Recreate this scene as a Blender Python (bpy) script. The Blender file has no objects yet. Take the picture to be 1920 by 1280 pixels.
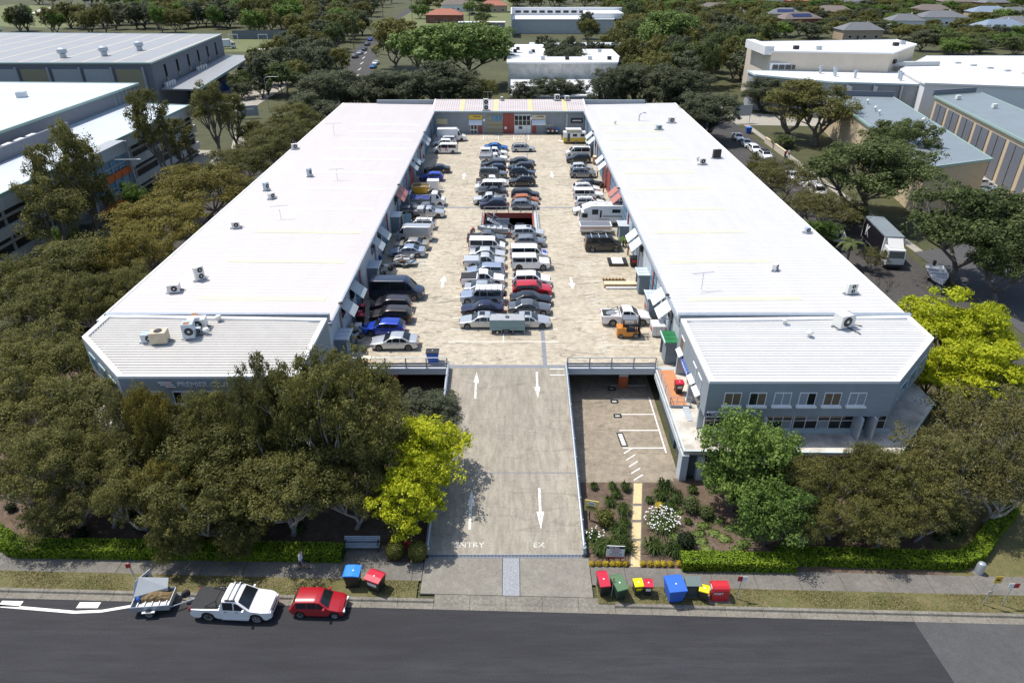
import bpy, math, random
import numpy as np
from mathutils import Vector, Matrix

# ---------------------------------------------------------------- camera, sky, sun, exposure
scn = bpy.context.scene
PITCH = math.radians(29.6)
CAM_H = 37.5
FPX = 1280.0                      # focal length in pixels of the 1920 px wide photograph
cam_data = bpy.data.cameras.new('camera')
cam_data.sensor_width = 36.0
cam_data.lens = 36.0 * FPX / 1920.0
cam_data.clip_start = 0.5
cam_data.clip_end = 4000
camera = bpy.data.objects.new('camera', cam_data)
scn.collection.objects.link(camera)
camera.location = (0, 0, CAM_H)
camera.rotation_euler = (math.pi / 2 - PITCH, 0, 0)
scn.camera = camera

SUN_DIR = Vector((0.43, -0.22, -1.0)).normalized()      # direction the light travels
world = bpy.data.worlds.new('World')
scn.world = world
world.use_nodes = True
wn = world.node_tree.nodes
wl = world.node_tree.links
sky = wn.new('ShaderNodeTexSky')
sky.sky_type = 'NISHITA'
sky.sun_disc = False
sky.sun_elevation = math.asin(-SUN_DIR.z)
sky.sun_rotation = math.atan2(-SUN_DIR.x, -SUN_DIR.y)
sky.air_density = 1.0
sky.dust_density = 1.5
bg = wn['Background']
bg.inputs[1].default_value = 0.15
wl.new(sky.outputs[0], bg.inputs[0])
sun_data = bpy.data.lights.new('sun', 'SUN')
sun_data.energy = 4.2
sun_data.angle = math.radians(0.53)
sun_data.color = (1.0, 0.955, 0.88)
sun = bpy.data.objects.new('sun', sun_data)
scn.collection.objects.link(sun)
sun.location = (-40, 60, 120)
sun.rotation_euler = (-SUN_DIR).to_track_quat('Z', 'Y').to_euler()
scn.view_settings.view_transform = 'Standard'
scn.view_settings.look = 'None'
scn.view_settings.exposure = 0.22
scn.view_settings.gamma = 1.0
scn.view_settings.use_curve_mapping = False
scn.cycles.max_bounces = 5
scn.cycles.diffuse_bounces = 2
scn.cycles.glossy_bounces = 2
scn.cycles.transmission_bounces = 2
scn.cycles.transparent_max_bounces = 4
scn.cycles.caustics_reflective = False
scn.cycles.caustics_refractive = False

COL = scn.collection
R = math.radians
random.seed(7)

# ---------------------------------------------------------------- layout helpers (metres; ground z = 0, yard deck z = 3)
SP, CP = math.sin(PITCH), math.cos(PITCH)
DECK = 3.0
def ray(u, v):
    r = (u - 960) / FPX; k = (640 - v) / FPX
    return r, CP + k * SP, -SP + k * CP
def at(u, v, z=0.0):
    r, dy, dz = ray(u, v); t = (CAM_H - z) / -dz
    return Vector((r * t, dy * t, z))
def on_x(u, v, x):
    r, dy, dz = ray(u, v); t = x / r
    return dy * t, CAM_H + dz * t
def on_y(u, v, y):
    r, dy, dz = ray(u, v); t = y / dy
    return r * t, CAM_H + dz * t

# ---------------------------------------------------------------- materials
MATS = {}
def _nt(name):
    m = bpy.data.materials.new(name); m.use_nodes = True
    nt = m.node_tree; b = nt.nodes['Principled BSDF']
    return m, nt, b
def rgb(c): return (c[0], c[1], c[2], 1.0)
def mat(name, col, rough=0.6, metal=0.0, var=0.12, scale=2.0, bump=0.0, bscale=30.0, coat=0.0, spec=0.5, coord='pos', alpha=None, emit=None):
    if name in MATS: return MATS[name]
    m, nt, b = _nt(name)
    b.inputs['Roughness'].default_value = rough
    b.inputs['Metallic'].default_value = metal
    b.inputs['Specular IOR Level'].default_value = spec
    b.inputs['Coat Weight'].default_value = coat
    b.inputs['Coat Roughness'].default_value = 0.05
    if var > 0:
        g = nt.nodes.new('ShaderNodeNewGeometry')
        n = nt.nodes.new('ShaderNodeTexNoise'); n.inputs['Scale'].default_value = scale; n.inputs['Detail'].default_value = 5
        n.inputs['Roughness'].default_value = 0.65
        nt.links.new(g.outputs['Position'], n.inputs['Vector'])
        r = nt.nodes.new('ShaderNodeValToRGB')
        r.color_ramp.elements[0].position = 0.3; r.color_ramp.elements[1].position = 0.7
        r.color_ramp.elements[0].color = rgb([max(0, c * (1 - var)) for c in col])
        r.color_ramp.elements[1].color = rgb([min(1, c * (1 + var)) for c in col])
        nt.links.new(n.outputs['Fac'], r.inputs[0]); nt.links.new(r.outputs[0], b.inputs['Base Color'])
        if bump > 0:
            n2 = nt.nodes.new('ShaderNodeTexNoise'); n2.inputs['Scale'].default_value = bscale
            nt.links.new(g.outputs['Position'], n2.inputs['Vector'])
            bp = nt.nodes.new('ShaderNodeBump'); bp.inputs['Strength'].default_value = bump; bp.inputs['Distance'].default_value = 0.05
            nt.links.new(n2.outputs['Fac'], bp.inputs['Height']); nt.links.new(bp.outputs[0], b.inputs['Normal'])
    else:
        b.inputs['Base Color'].default_value = rgb(col)
    MATS[name] = m
    return m

def concrete(name, light, dark, stain, tyre=0.0, stretch=(1, 1, 1), s1=0.22, s2=1.6):
    """weathered concrete: broad blotches, streaks, fine grain, optional rubber marks"""
    m, nt, b = _nt(name); N = nt.nodes.new; L = nt.links.new
    g = N('ShaderNodeNewGeometry')
    mp = N('ShaderNodeMapping'); mp.inputs['Scale'].default_value = stretch; L(g.outputs['Position'], mp.inputs[0])
    def noise(sc, det, ro, src):
        n = N('ShaderNodeTexNoise'); n.inputs['Scale'].default_value = sc; n.inputs['Detail'].default_value = det
        n.inputs['Roughness'].default_value = ro; L(src, n.inputs['Vector']); return n
    n1 = noise(s1, 6, 0.62, mp.outputs[0]); n2 = noise(s2, 6, 0.7, mp.outputs[0]); n3 = noise(9, 4, 0.7, g.outputs['Position'])
    def ramp(src, p0, p1, c0, c1):
        r = N('ShaderNodeValToRGB'); r.color_ramp.elements[0].position = p0; r.color_ramp.elements[1].position = p1
        r.color_ramp.elements[0].color = rgb(c0); r.color_ramp.elements[1].color = rgb(c1); L(src, r.inputs[0]); return r
    a = ramp(n1.outputs['Fac'], .34, .66, dark, light)
    s = ramp(n2.outputs['Fac'], .38, .60, (1, 1, 1), (0, 0, 0))
    mx = N('ShaderNodeMixRGB'); mx.blend_type = 'MIX'; L(a.outputs[0], mx.inputs[1]); mx.inputs[2].default_value = rgb(stain)
    mm = N('ShaderNodeMath'); mm.operation = 'MULTIPLY'; mm.inputs[1].default_value = .55; L(s.outputs[0], mm.inputs[0]); L(mm.outputs[0], mx.inputs[0])
    f = ramp(n3.outputs['Fac'], .3, .7, (.80, .80, .80), (1.12, 1.12, 1.12))
    mu = N('ShaderNodeMixRGB'); mu.blend_type = 'MULTIPLY'; mu.inputs[0].default_value = 1; L(mx.outputs[0], mu.inputs[1]); L(f.outputs[0], mu.inputs[2])
    out = mu.outputs[0]
    if tyre > 0:
        mp2 = N('ShaderNodeMapping'); mp2.inputs['Scale'].default_value = (0.10, 0.55, 1); mp2.inputs['Rotation'].default_value = (0, 0, .12)
        L(g.outputs['Position'], mp2.inputs[0])
        n4 = noise(1.0, 3, .55, mp2.outputs[0]); n4.inputs['Distortion'].default_value = 1.2
        sub = N('ShaderNodeMath'); sub.operation = 'SUBTRACT'; sub.inputs[1].default_value = .5; L(n4.outputs['Fac'], sub.inputs[0])
        ab = N('ShaderNodeMath'); ab.operation = 'ABSOLUTE'; L(sub.outputs[0], ab.inputs[0])
        t = ramp(ab.outputs[0], 0.0, .016, (1 - tyre,) * 3, (1, 1, 1))
        m3 = N('ShaderNodeMixRGB'); m3.blend_type = 'MULTIPLY'; m3.inputs[0].default_value = 1; L(out, m3.inputs[1]); L(t.outputs[0], m3.inputs[2])
        out = m3.outputs[0]
    L(out, b.inputs['Base Color'])
    b.inputs['Roughness'].default_value = .85; b.inputs['Specular IOR Level'].default_value = .25
    bp = N('ShaderNodeBump'); bp.inputs['Strength'].default_value = .25; bp.inputs['Distance'].default_value = .03
    L(n3.outputs['Fac'], bp.inputs['Height']); L(bp.outputs[0], b.inputs['Normal'])
    MATS[name] = m
    return m

def striped(name, col, axis, pitch, depth=.3, rough=.45, var=.05, grime=.0, grimecol=(.3, .3, .3), metal=0.0):
    """sheet metal / brick coursing: fine ribs as bump along a world axis"""
    m, nt, b = _nt(name); N = nt.nodes.new; L = nt.links.new
    g = N('ShaderNodeNewGeometry'); sx = N('ShaderNodeSeparateXYZ'); L(g.outputs['Position'], sx.inputs[0])
    k = N('ShaderNodeMath'); k.operation = 'MULTIPLY'; k.inputs[1].default_value = 2 * math.pi / pitch; L(sx.outputs[axis], k.inputs[0])
    si = N('ShaderNodeMath'); si.operation = 'SINE'; L(k.outputs[0], si.inputs[0])
    bp = N('ShaderNodeBump'); bp.inputs['Strength'].default_value = depth; bp.inputs['Distance'].default_value = pitch * .2
    L(si.outputs[0], bp.inputs['Height']); L(bp.outputs[0], b.inputs['Normal'])
    n = N('ShaderNodeTexNoise'); n.inputs['Scale'].default_value = .35; n.inputs['Detail'].default_value = 6; n.inputs['Roughness'].default_value = .7
    mp = N('ShaderNodeMapping'); sc = [1.4, 1.4, 1.4]; sc[axis] = .25; mp.inputs['Scale'].default_value = sc
    L(g.outputs['Position'], mp.inputs[0]); L(mp.outputs[0], n.inputs['Vector'])
    r = N('ShaderNodeValToRGB'); r.color_ramp.elements[0].position = .3; r.color_ramp.elements[1].position = .62
    lo = [c * (1 - var) * (1 - grime) + gc * grime for c, gc in zip(col, grimecol)]
    r.color_ramp.elements[0].color = rgb(lo); r.color_ramp.elements[1].color = rgb([min(1, c * (1 + var)) for c in col])
    L(n.outputs['Fac'], r.inputs[0]); L(r.outputs[0], b.inputs['Base Color'])
    b.inputs['Roughness'].default_value = rough; b.inputs['Metallic'].default_value = metal; b.inputs['Specular IOR Level'].default_value = .3
    MATS[name] = m
    return m

def worn(name, col, thr=.5, scale=7):
    """old road paint: worn through to the concrete in patches"""
    m, nt, b = _nt(name); N = nt.nodes.new; L = nt.links.new
    g = N('ShaderNodeNewGeometry'); n = N('ShaderNodeTexNoise'); n.inputs['Scale'].default_value = scale; n.inputs['Detail'].default_value = 6; n.inputs['Roughness'].default_value = .7
    L(g.outputs['Position'], n.inputs['Vector'])
    r = N('ShaderNodeValToRGB'); r.color_ramp.elements[0].position = thr - .05; r.color_ramp.elements[1].position = thr + .08; L(n.outputs['Fac'], r.inputs[0])
    b.inputs['Base Color'].default_value = rgb(col); b.inputs['Roughness'].default_value = .8
    t = N('ShaderNodeBsdfTransparent'); ms = N('ShaderNodeMixShader'); L(r.outputs[0], ms.inputs[0]); L(t.outputs[0], ms.inputs[1]); L(b.outputs[0], ms.inputs[2]); L(ms.outputs[0], nt.nodes['Material Output'].inputs[0])
    MATS[name] = m
    return m

def leafmat(name, c_lo, c_mid, c_hi, trans=.4):
    m, nt, b = _nt(name); N = nt.nodes.new; L = nt.links.new
    g = N('ShaderNodeNewGeometry'); oi = N('ShaderNodeObjectInfo')
    n = N('ShaderNodeTexNoise'); n.inputs['Scale'].default_value = .8; n.inputs['Detail'].default_value = 3
    L(g.outputs['Position'], n.inputs['Vector'])
    a1 = N('ShaderNodeMath'); a1.operation = 'MULTIPLY_ADD'; a1.inputs[1].default_value = .45; L(g.outputs['Random Per Island'], a1.inputs[0])
    a2 = N('ShaderNodeMath'); a2.operation = 'MULTIPLY'; a2.inputs[1].default_value = .6; L(n.outputs['Fac'], a2.inputs[0]); L(a2.outputs[0], a1.inputs[2])
    a3 = N('ShaderNodeMath'); a3.operation = 'MULTIPLY_ADD'; a3.inputs[1].default_value = .22; L(oi.outputs['Random'], a3.inputs[0]); L(a1.outputs[0], a3.inputs[2])
    r = N('ShaderNodeValToRGB'); r.color_ramp.elements[0].position = .3; r.color_ramp.elements[1].position = .95
    r.color_ramp.elements[0].color = rgb(c_lo); r.color_ramp.elements[1].color = rgb(c_hi)
    e = r.color_ramp.elements.new(.62); e.color = rgb(c_mid)
    L(a3.outputs[0], r.inputs[0]); L(r.outputs[0], b.inputs['Base Color'])
    b.inputs['Roughness'].default_value = .62; b.inputs['Specular IOR Level'].default_value = .25
    if trans > 0:
        t = N('ShaderNodeBsdfTranslucent'); L(r.outputs[0], t.inputs[0])
        ms = N('ShaderNodeMixShader'); ms.inputs[0].default_value = trans
        L(b.outputs[0], ms.inputs[1]); L(t.outputs[0], ms.inputs[2]); L(ms.outputs[0], nt.nodes['Material Output'].inputs[0])
    MATS[name] = m
    return m

# ---------------------------------------------------------------- mesh builder
class MB:
    def __init__(s): s.v = []; s.f = []
    def add(s, vs, fs):
        k = len(s.v); s.v += [tuple(p) for p in vs]; s.f += [tuple(i + k for i in f) for f in fs]; return s
    def box(s, c, d, rz=0.0, M=None):
        x, y, z = d[0] / 2, d[1] / 2, d[2] / 2
        vs = [Vector((a * x, b * y, e * z)) for a, b, e in ((-1, -1, -1), (1, -1, -1), (1, 1, -1), (-1, 1, -1), (-1, -1, 1), (1, -1, 1), (1, 1, 1), (-1, 1, 1))]
        if rz: vs = [Matrix.Rotation(rz, 3, 'Z') @ p for p in vs]
        if M is not None: vs = [M @ p for p in vs]
        return s.add([p + Vector(c) for p in vs], [(0, 3, 2, 1), (4, 5, 6, 7), (0, 1, 5, 4), (1, 2, 6, 5), (2, 3, 7, 6), (3, 0, 4, 7)])
    def b2(s, x0, x1, y0, y1, z0, z1): return s.box(((x0 + x1) / 2, (y0 + y1) / 2, (z0 + z1) / 2), (abs(x1 - x0), abs(y1 - y0), abs(z1 - z0)))
    def prism(s, pts, z0, z1):
        a = sum(pts[i][0] * pts[(i + 1) % len(pts)][1] - pts[(i + 1) % len(pts)][0] * pts[i][1] for i in range(len(pts)))
        if a < 0: pts = list(reversed(pts))
        n = len(pts)
        zt = z1 if callable(z1) else (lambda x, y: z1)
        vs = [(p[0], p[1], z0) for p in pts] + [(p[0], p[1], zt(p[0], p[1])) for p in pts]
        return s.add(vs, [tuple(reversed(range(n))), tuple(range(n, 2 * n))] + [(i, (i + 1) % n, n + (i + 1) % n, n + i) for i in range(n)])
    def tube(s, p, q, r0, r1=None, n=6, caps=True):
        p, q = Vector(p), Vector(q); r1 = r0 if r1 is None else r1
        d = (q - p).normalized(); a = d.orthogonal().normalized(); b = d.cross(a)
        vs = []
        for c, r in ((p, r0), (q, r1)):
            for i in range(n):
                t = 2 * math.pi * i / n; vs.append(c + a * (r * math.cos(t)) + b * (r * math.sin(t)))
        fs = [(i, (i + 1) % n, n + (i + 1) % n, n + i) for i in range(n)]
        if caps: fs += [tuple(reversed(range(n))), tuple(range(n, 2 * n))]
        return s.add(vs, fs)
    def path(s, pts, r, n=6):
        for a, b in zip(pts[:-1], pts[1:]): s.tube(a, b, r, r, n)
        return s
    def quad(s, a, b, c, d): return s.add([a, b, c, d], [(0, 1, 2, 3)])
    def panel(s, a, b, c, d, t):
        """four-cornered plate of thickness t behind a,b,c,d"""
        a, b, c, d = map(Vector, (a, b, c, d)); n = (b - a).cross(d - a).normalized() * t
        return s.add([a, b, c, d, a - n, b - n, c - n, d - n], [(0, 1, 2, 3), (7, 6, 5, 4), (0, 4, 5, 1), (1, 5, 6, 2), (2, 6, 7, 3), (3, 7, 4, 0)])
    def lathe(s, prof, c=(0, 0, 0), n=12, axis='Z'):
        vs = []; fs = []
        for r, h in prof:
            for i in range(n):
                t = 2 * math.pi * i / n; x, y = r * math.cos(t), r * math.sin(t)
                p = (x, y, h) if axis == 'Z' else ((x, h, y) if axis == 'Y' else (h, x, y))
                vs.append((p[0] + c[0], p[1] + c[1], p[2] + c[2]))
        m = len(prof)
        for j in range(m - 1):
            for i in range(n):
                q = (j * n + i, j * n + (i + 1) % n, (j + 1) * n + (i + 1) % n, (j + 1) * n + i)
                fs.append(q if axis != 'Y' else tuple(reversed(q)))
        fs.append(tuple(reversed(range(n)))); fs.append(tuple(range((m - 1) * n, m * n)))
        return s.add(vs, fs)
    def mesh(s, name, m=None, smooth=False, off=(0, 0, 0)):
        me = bpy.data.meshes.new(name)
        o = Vector(off)
        me.from_pydata([(p[0] - o.x, p[1] - o.y, p[2] - o.z) for p in s.v], [], s.f)
        if m is not None: me.materials.append(m)
        if smooth:
            me.polygons.foreach_set('use_smooth', [True] * len(me.polygons)); me.set_sharp_from_angle(angle=.62)
        me.update()
        return me
    def build(s, name, m, parent=None, smooth=False):
        """link as one mesh object; vertices are world coordinates, moved into the parent's frame"""
        return link(name, s.mesh(name, m, smooth, origin(parent)), parent)
def origin(o):
    v = Vector((0, 0, 0))
    while o is not None: v += o.location; o = o.parent
    return v
def link(name, me, parent=None, loc=(0, 0, 0), rot=(0, 0, 0)):
    o = bpy.data.objects.new(name, me); COL.objects.link(o); o.parent = parent; o.location = loc; o.rotation_euler = rot
    return o
def tag(o, label, cat, group=None):
    o['label'] = label; o['category'] = cat
    if group: o['group'] = group
    return o
def thing(name, label, cat, loc=(0, 0, 0), rz=0.0, group=None):
    o = bpy.data.objects.new(name, None); COL.objects.link(o); o.empty_display_size = .3
    o.location = loc; o.rotation_euler = (0, 0, rz)
    return tag(o, label, cat, group)
def struct(name, mb, m, label=None):
    o = mb.build(name, m); o['kind'] = 'structure'
    if label: o['label'] = label
    return o
def piece(name, mb, m, parent): return mb.build(name, m, parent)
def lmesh(name, mb, m, parent, loc=(0, 0, 0), rot=(0, 0, 0), smooth=False):
    """part given in the parent's own local coordinates"""
    return link(name, mb.mesh(name, m, smooth), parent, loc, rot)
def text(name, body, size, m, parent, loc, rot=(0, 0, 0), depth=.008, sx=1.0, align='CENTER', bold=0.0):
    cu = bpy.data.curves.new(name, 'FONT'); cu.body = body; cu.size = size; cu.extrude = depth; cu.align_x = align; cu.align_y = 'CENTER'; cu.offset = bold
    cu.resolution_u = 3
    t = bpy.data.objects.new(name, cu); COL.objects.link(t)
    me = bpy.data.meshes.new_from_object(t); bpy.data.objects.remove(t); me.name = name
    me.materials.clear(); me.materials.append(m)
    o = link(name, me, parent, loc, rot); o.scale = (sx, 1, 1)
    return o
def copy_tree(o, parent=None):
    c = o.copy(); COL.objects.link(c); c.parent = parent
    for ch in o.children: copy_tree(ch, c)
    return c
# ================================================================ materials of the place
concrete('yard_concrete', (.57, .51, .40), (.46, .405, .31), (.285, .245, .185), tyre=.5)
concrete('ramp_concrete', (.41, .37, .30), (.315, .282, .228), (.20, .178, .145), tyre=.2, stretch=(1.6, .35, 1))
concrete('park_concrete', (.38, .325, .245), (.29, .245, .185), (.17, .145, .115), tyre=.3)
concrete('path_concrete', (.215, .20, .175), (.16, .15, .132), (.12, .112, .10), s1=.6, s2=4)
concrete('drive_concrete', (.285, .265, .22), (.23, .212, .18), (.17, .158, .137), s1=.5, s2=3)
concrete('kerb_concrete', (.28, .26, .215), (.20, .185, .155), (.11, .10, .088), s1=.8, s2=5)
concrete('terrace_concrete', (.80, .76, .68), (.52, .48, .42), (.24, .21, .175), s1=.28, s2=.7)
concrete('far_concrete', (.42, .39, .33), (.34, .315, .27), (.26, .24, .205), s1=.1)
concrete('asphalt', (.05, .05, .055), (.036, .036, .040), (.027, .027, .030), stretch=(.12, 1.0, 1), s1=.3, s2=2)
concrete('old_asphalt', (.10, .10, .10), (.085, .085, .086), (.07, .07, .071), s1=.3)
concrete('side_asphalt', (.085, .08, .075), (.065, .062, .058), (.05, .048, .046), s1=.2)
concrete('grass', (.135, .125, .048), (.10, .11, .036), (.20, .155, .085), s1=.5, s2=2.2)
concrete('far_grass', (.075, .082, .034), (.048, .056, .023), (.11, .10, .055), s1=.06, s2=.5)
concrete('field_grass', (.15, .17, .065), (.11, .135, .05), (.17, .165, .085), s1=.06, s2=.5)
concrete('mulch', (.185, .135, .10), (.12, .085, .062), (.065, .045, .032), s1=1.2, s2=6)
concrete('soil_ground', (.10, .095, .05), (.06, .062, .032), (.075, .055, .035), s1=.09, s2=.8)
mat('white_paint', (.78, .77, .73), .7, var=.1, scale=6)
worn('faded_white', (.70, .68, .62), .43); worn('ramp_paint', (.76, .75, .71), .40, 5)
mat('grey_strip', (.20, .21, .235), .7, var=.12)
mat('galv', (.46, .50, .54), .38, .55, var=.1)
mat('rail_blue', (.30, .345, .41), .5, .25, var=.08)
mat('dark_gap', (.025, .024, .024), .9, var=0)
mat('ochre_tile', (.60, .47, .25), .8, var=.14, scale=6)
mat('terracotta', (.52, .22, .095), .75, var=.13, scale=9)
mat('cobble', (.27, .28, .30), .8, var=.4, scale=14)
striped('grey_wall', (.275, .31, .34), 2, .12, .35, .8, .07)
striped('light_wall', (.45, .49, .53), 2, .12, .3, .8, .05)
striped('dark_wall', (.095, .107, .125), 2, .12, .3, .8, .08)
mat('red_paint', (.31, .065, .05), .6, var=.08)
mat('orange_paint', (.42, .10, .035), .6, var=.08)
mat('white_trim', (.80, .80, .80), .5, var=.04)
mat('aqua_trim', (.52, .63, .65), .5, var=.05)
mat('teal_door', (.035, .075, .10), .4, var=.06)
mat('glass', (.014, .018, .022), .06, var=0, spec=.6)
mat('glass_blue', (.12, .24, .34), .12, var=.12, scale=.4, spec=.6)
mat('blind', (.155, .115, .07), .7, var=.15, scale=3)
mat('grey_blind', (.28, .31, .35), .6, var=.08)
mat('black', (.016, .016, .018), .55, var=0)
mat('rubber', (.02, .02, .021), .8, var=0)
striped('wing_roof_west', (.555, .52, .51), 1, .76, .6, .5, .03, grime=.2, grimecol=(.55, .50, .48))
striped('wing_roof_east', (.575, .565, .56), 1, .76, .5, .5, .02, grime=.2, grimecol=(.46, .44, .42))
striped('north_roof', (.50, .45, .44), 0, .5, .4, .55, .08, grime=.15, grimecol=(.4, .33, .3))
mat('rib_roof', (.53, .51, .475), .5, var=.05, scale=.8)
mat('rib_roof_white', (.62, .615, .605), .5, var=.05, scale=.8)
mat('skylight', (.66, .66, .44), .4, var=.06, scale=1)
mat('skylight_old', (.62, .53, .27), .5, var=.15, scale=2)

# ================================================================ ground, road, verge, paths
SL = -0.031                                  # the street runs a touch askew of the building
def fy(x, d): return d + SL * x
def strip(mb, x0, x1, d0, d1, z, n=1):
    for i in range(n):
        a = x0 + (x1 - x0) * i / n; b = x0 + (x1 - x0) * (i + 1) / n
        mb.quad((a, fy(a, d0), z), (b, fy(b, d0), z), (b, fy(b, d1), z), (a, fy(a, d1), z))
    return mb
struct('ground', MB().b2(-1500, 1500, -300, 3000, -1.0, -.03), MATS['far_grass'])
struct('road', strip(MB(), -140, 140, -12, 30.2, 0.0, 8), MATS['asphalt'])
a, b = at(1712, 1162), at(1790, 1280)
struct('road_patch', MB().quad((a.x, fy(a.x, 30.2), .004), (b.x, b.y, .004), (b.x + 14, fy(60, 4), .004), (60, fy(60, 30.2), .004)), MATS['old_asphalt'])
verge = MB()
for x0, x1 in ((-140, -6.4), (5.7, 140)): strip(verge, x0, x1, 30.93, 32.42, .12, 6)
struct('verge_grass', verge, MATS['grass'])
# kerb and gutter in cast lengths
kerb = MB(); kerb_root = struct('kerb', strip(MB(), -140, 140, 30.2, 30.98, -.012, 4), MATS['dark_gap'])
def seg(name, x0, x1, prof, m, parent):
    """cast length of kerb: profile (d, z) swept from x0 to x1"""
    mb = MB(); n = len(prof)
    vs = [(x0, fy(x0, d), z) for d, z in prof] + [(x1, fy(x1, d), z) for d, z in prof]
    mb.add(vs, [(i, i + 1, n + i + 1, n + i) for i in range(n - 1)] + [tuple(reversed(range(n))), tuple(range(n, 2 * n))])
    # orient so that tops face up
    mb.f = [tuple(reversed(f)) for f in mb.f]
    return mb.build(name, m, parent)
KP = [(30.2, -.05), (30.2, .012), (30.68, .0), (30.74, .13), (30.95, .145), (30.95, -.05)]
KL = [(30.2, -.05), (30.2, .012), (30.62, .0), (30.72, .035), (31.35, .10), (31.35, -.05)]
x = -46.0
while x < 46:
    L = 2.4
    drive = -6.3 < x + L / 2 < 5.6
    seg('kerb_length', x + .012, x + L - .012, KL if drive else KP, MATS['kerb_concrete'], kerb_root)
    x += L
for s in (-1, 1):
    seg('kerb_run', s * 46 if s > 0 else -140, 140 if s > 0 else -46, KP, MATS['kerb_concrete'], kerb_root)
# footpath slabs
fp = struct('footpath', strip(MB(), -140, 140, 32.4, 34.05, .085, 4), MATS['dark_gap'])
x = -60.0; k = 0
while x < 60:
    L = 2.95
    if not (-6.3 < x + L / 2 < 5.3) or True:
        x0, x1 = x, x + L
        if x0 < -6.2 < x1: x1 = -6.22
        if x0 < 5.45 < x1: x0 = 5.47
        if not (x0 >= -6.2 and x1 <= 5.4) and x1 - x0 > .3:
            mb = MB(); mb.prism([(x0 + .014, fy(x0, 32.42)), (x1 - .014, fy(x1, 32.42)), (x1 - .014, fy(x1, 34.02)), (x0 + .014, fy(x0, 34.02))], .07, .125 + .006 * math.sin(k * 2.1))
            mb.build('slab', MATS['path_concrete'], fp)
    x += L; k += 1
# driveway crossover
dv = struct('driveway', MB().prism([(-6.2, fy(-6.2, 31.3)), (5.45, fy(5.45, 31.3)), (5.35, 34.9), (-6.1, 34.9)], -.02, .08), MATS['dark_gap'])
for x0, x1, m in ((-6.18, -.68, 'drive_concrete'), (-.64, .52, 'cobble'), (.56, 5.43, 'drive_concrete')):
    MB().prism([(x0, fy(x0, 31.37)), (x1, fy(x1, 31.37)), (x1, 34.62), (x0, 34.62)], .0, .122).build('slab', MATS[m], dv)
# planting beds and lawns
struct('mulch_bed_west', MB().prism([(-75, 36.6), (-75, 60), (-6.3, 60), (-6.3, 34.0), (-25, 34.7)], -.02, .06), MATS['mulch'])
struct('mulch_bed_east', MB().prism([(5.4, fy(5.4, 34.04)), (5.4, 42.7), (13.2, 42.7), (13.2, 43.2), (44, 43.2), (44, fy(44, 34.04))], -.02, .06), MATS['mulch'])
struct('lawn_east', MB().prism([(30.5, fy(30.5, 34.06)), (30.6, 36), (33.5, 38.8), (38, 46), (58, 46), (58, fy(58, 34.06))], .0, .075), MATS['grass'])
struct('bed_east_side', MB().prism([(36, 43.1), (36.9, 52), (36.9, 170), (43.4, 170), (43.4, 43.1)], -.02, .05), MATS['soil_ground'])
struct('bed_west_side', MB().prism([(-38.3, 60), (-38.3, 172), (-47.5, 172), (-47.5, 60)], -.02, .05), MATS['soil_ground'])
struct('soil_north', MB().prism([(-47, 161), (-47, 186), (43, 186), (43, 161)], -.02, .05), MATS['far_grass'])
# side streets left and right, long street into the distance
struct('street_west', MB().prism([(-48.5, 40), (-48.5, 250), (-60, 330), (-74, 640), (-84, 640), (-71, 330), (-58, 250), (-58, 40)], -.02, .012), MATS['side_asphalt'])
struct('street_east', MB().prism([(45, 30), (45, 250), (56.5, 250), (56.5, 30)], -.02, .012), MATS['side_asphalt'])
struct('path_east', MB().prism([(58.2, 46), (58.2, 215), (59.6, 215), (59.6, 46)], -.02, .03), MATS['far_concrete'])
struct('driveway_east', MB().prism([(56.6, 176), (56.6, 186), (66, 190), (84, 182), (84, 174)], -.02, .036), MATS['far_concrete'])
struct('car_park_east', MB().prism([(58, 60), (58, 92), (70, 96), (96, 90), (96, 56)], -.02, .036), MATS['old_asphalt'])
struct('lane_east', MB().prism([(79, 108), (90, 172), (98, 172), (90, 108)], -.02, .036), MATS['far_concrete'])
struct('driveway_west', MB().prism([(-58, 138), (-58, 150), (-84, 152), (-84, 146), (-67, 140)], -.02, .036), MATS['far_concrete'])
struct('path_west', MB().prism([(-59, 152), (-62, 152), (-68, 172), (-66, 172)], -.02, .036), MATS['far_concrete'])
struct('dock_yard', MB().prism([(-93, 189), (-72, 192), (-74, 262), (-101, 262)], -.02, .036), MATS['far_concrete'])
struct('playing_field', MB().prism([(-132, 322), (-96, 322), (-104, 372), (-142, 372)], -.02, .05), MATS['field_grass'])
struct('oval_field', MB().prism([(-420, 470), (-260, 430), (-260, 560), (-420, 640)], -.02, .05), MATS['field_grass'])
# street markings
st = MB()
def flat(mb, pts, z): return mb.add([(p[0], p[1], z) for p in pts], [tuple(range(len(pts)))])
sl = None
for (u0, v0, u1, v1, w) in ((-60, 1130, 140, 1147, .22), (140, 1147, 190, 1145, .22), (190, 1145, 262, 1133, .22)):
    p, q = at(u0, v0), at(u1, v1); n = Vector((-(q - p).y, (q - p).x, 0)).normalized() * w / 2
    o_ = flat(MB(), [p - n, q - n, q + n, p + n], .006).build('edge_line' if sl is None else 'line_length', MATS['white_paint'], sl)
    if sl is None: sl = o_; sl['kind'] = 'structure'
for u0 in (0, 146, -150):
    p, q = at(u0, 1131 if u0 < 100 else 1134), at(u0 + 40, 1132 if u0 < 100 else 1134)
    flat(MB(), [p + Vector((0, -.22, 0)), q + Vector((0, -.22, 0)), q + Vector((0, .24, 0)), p + Vector((0, .24, 0))], .006).build('dash', MATS['white_paint'], sl)
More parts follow.
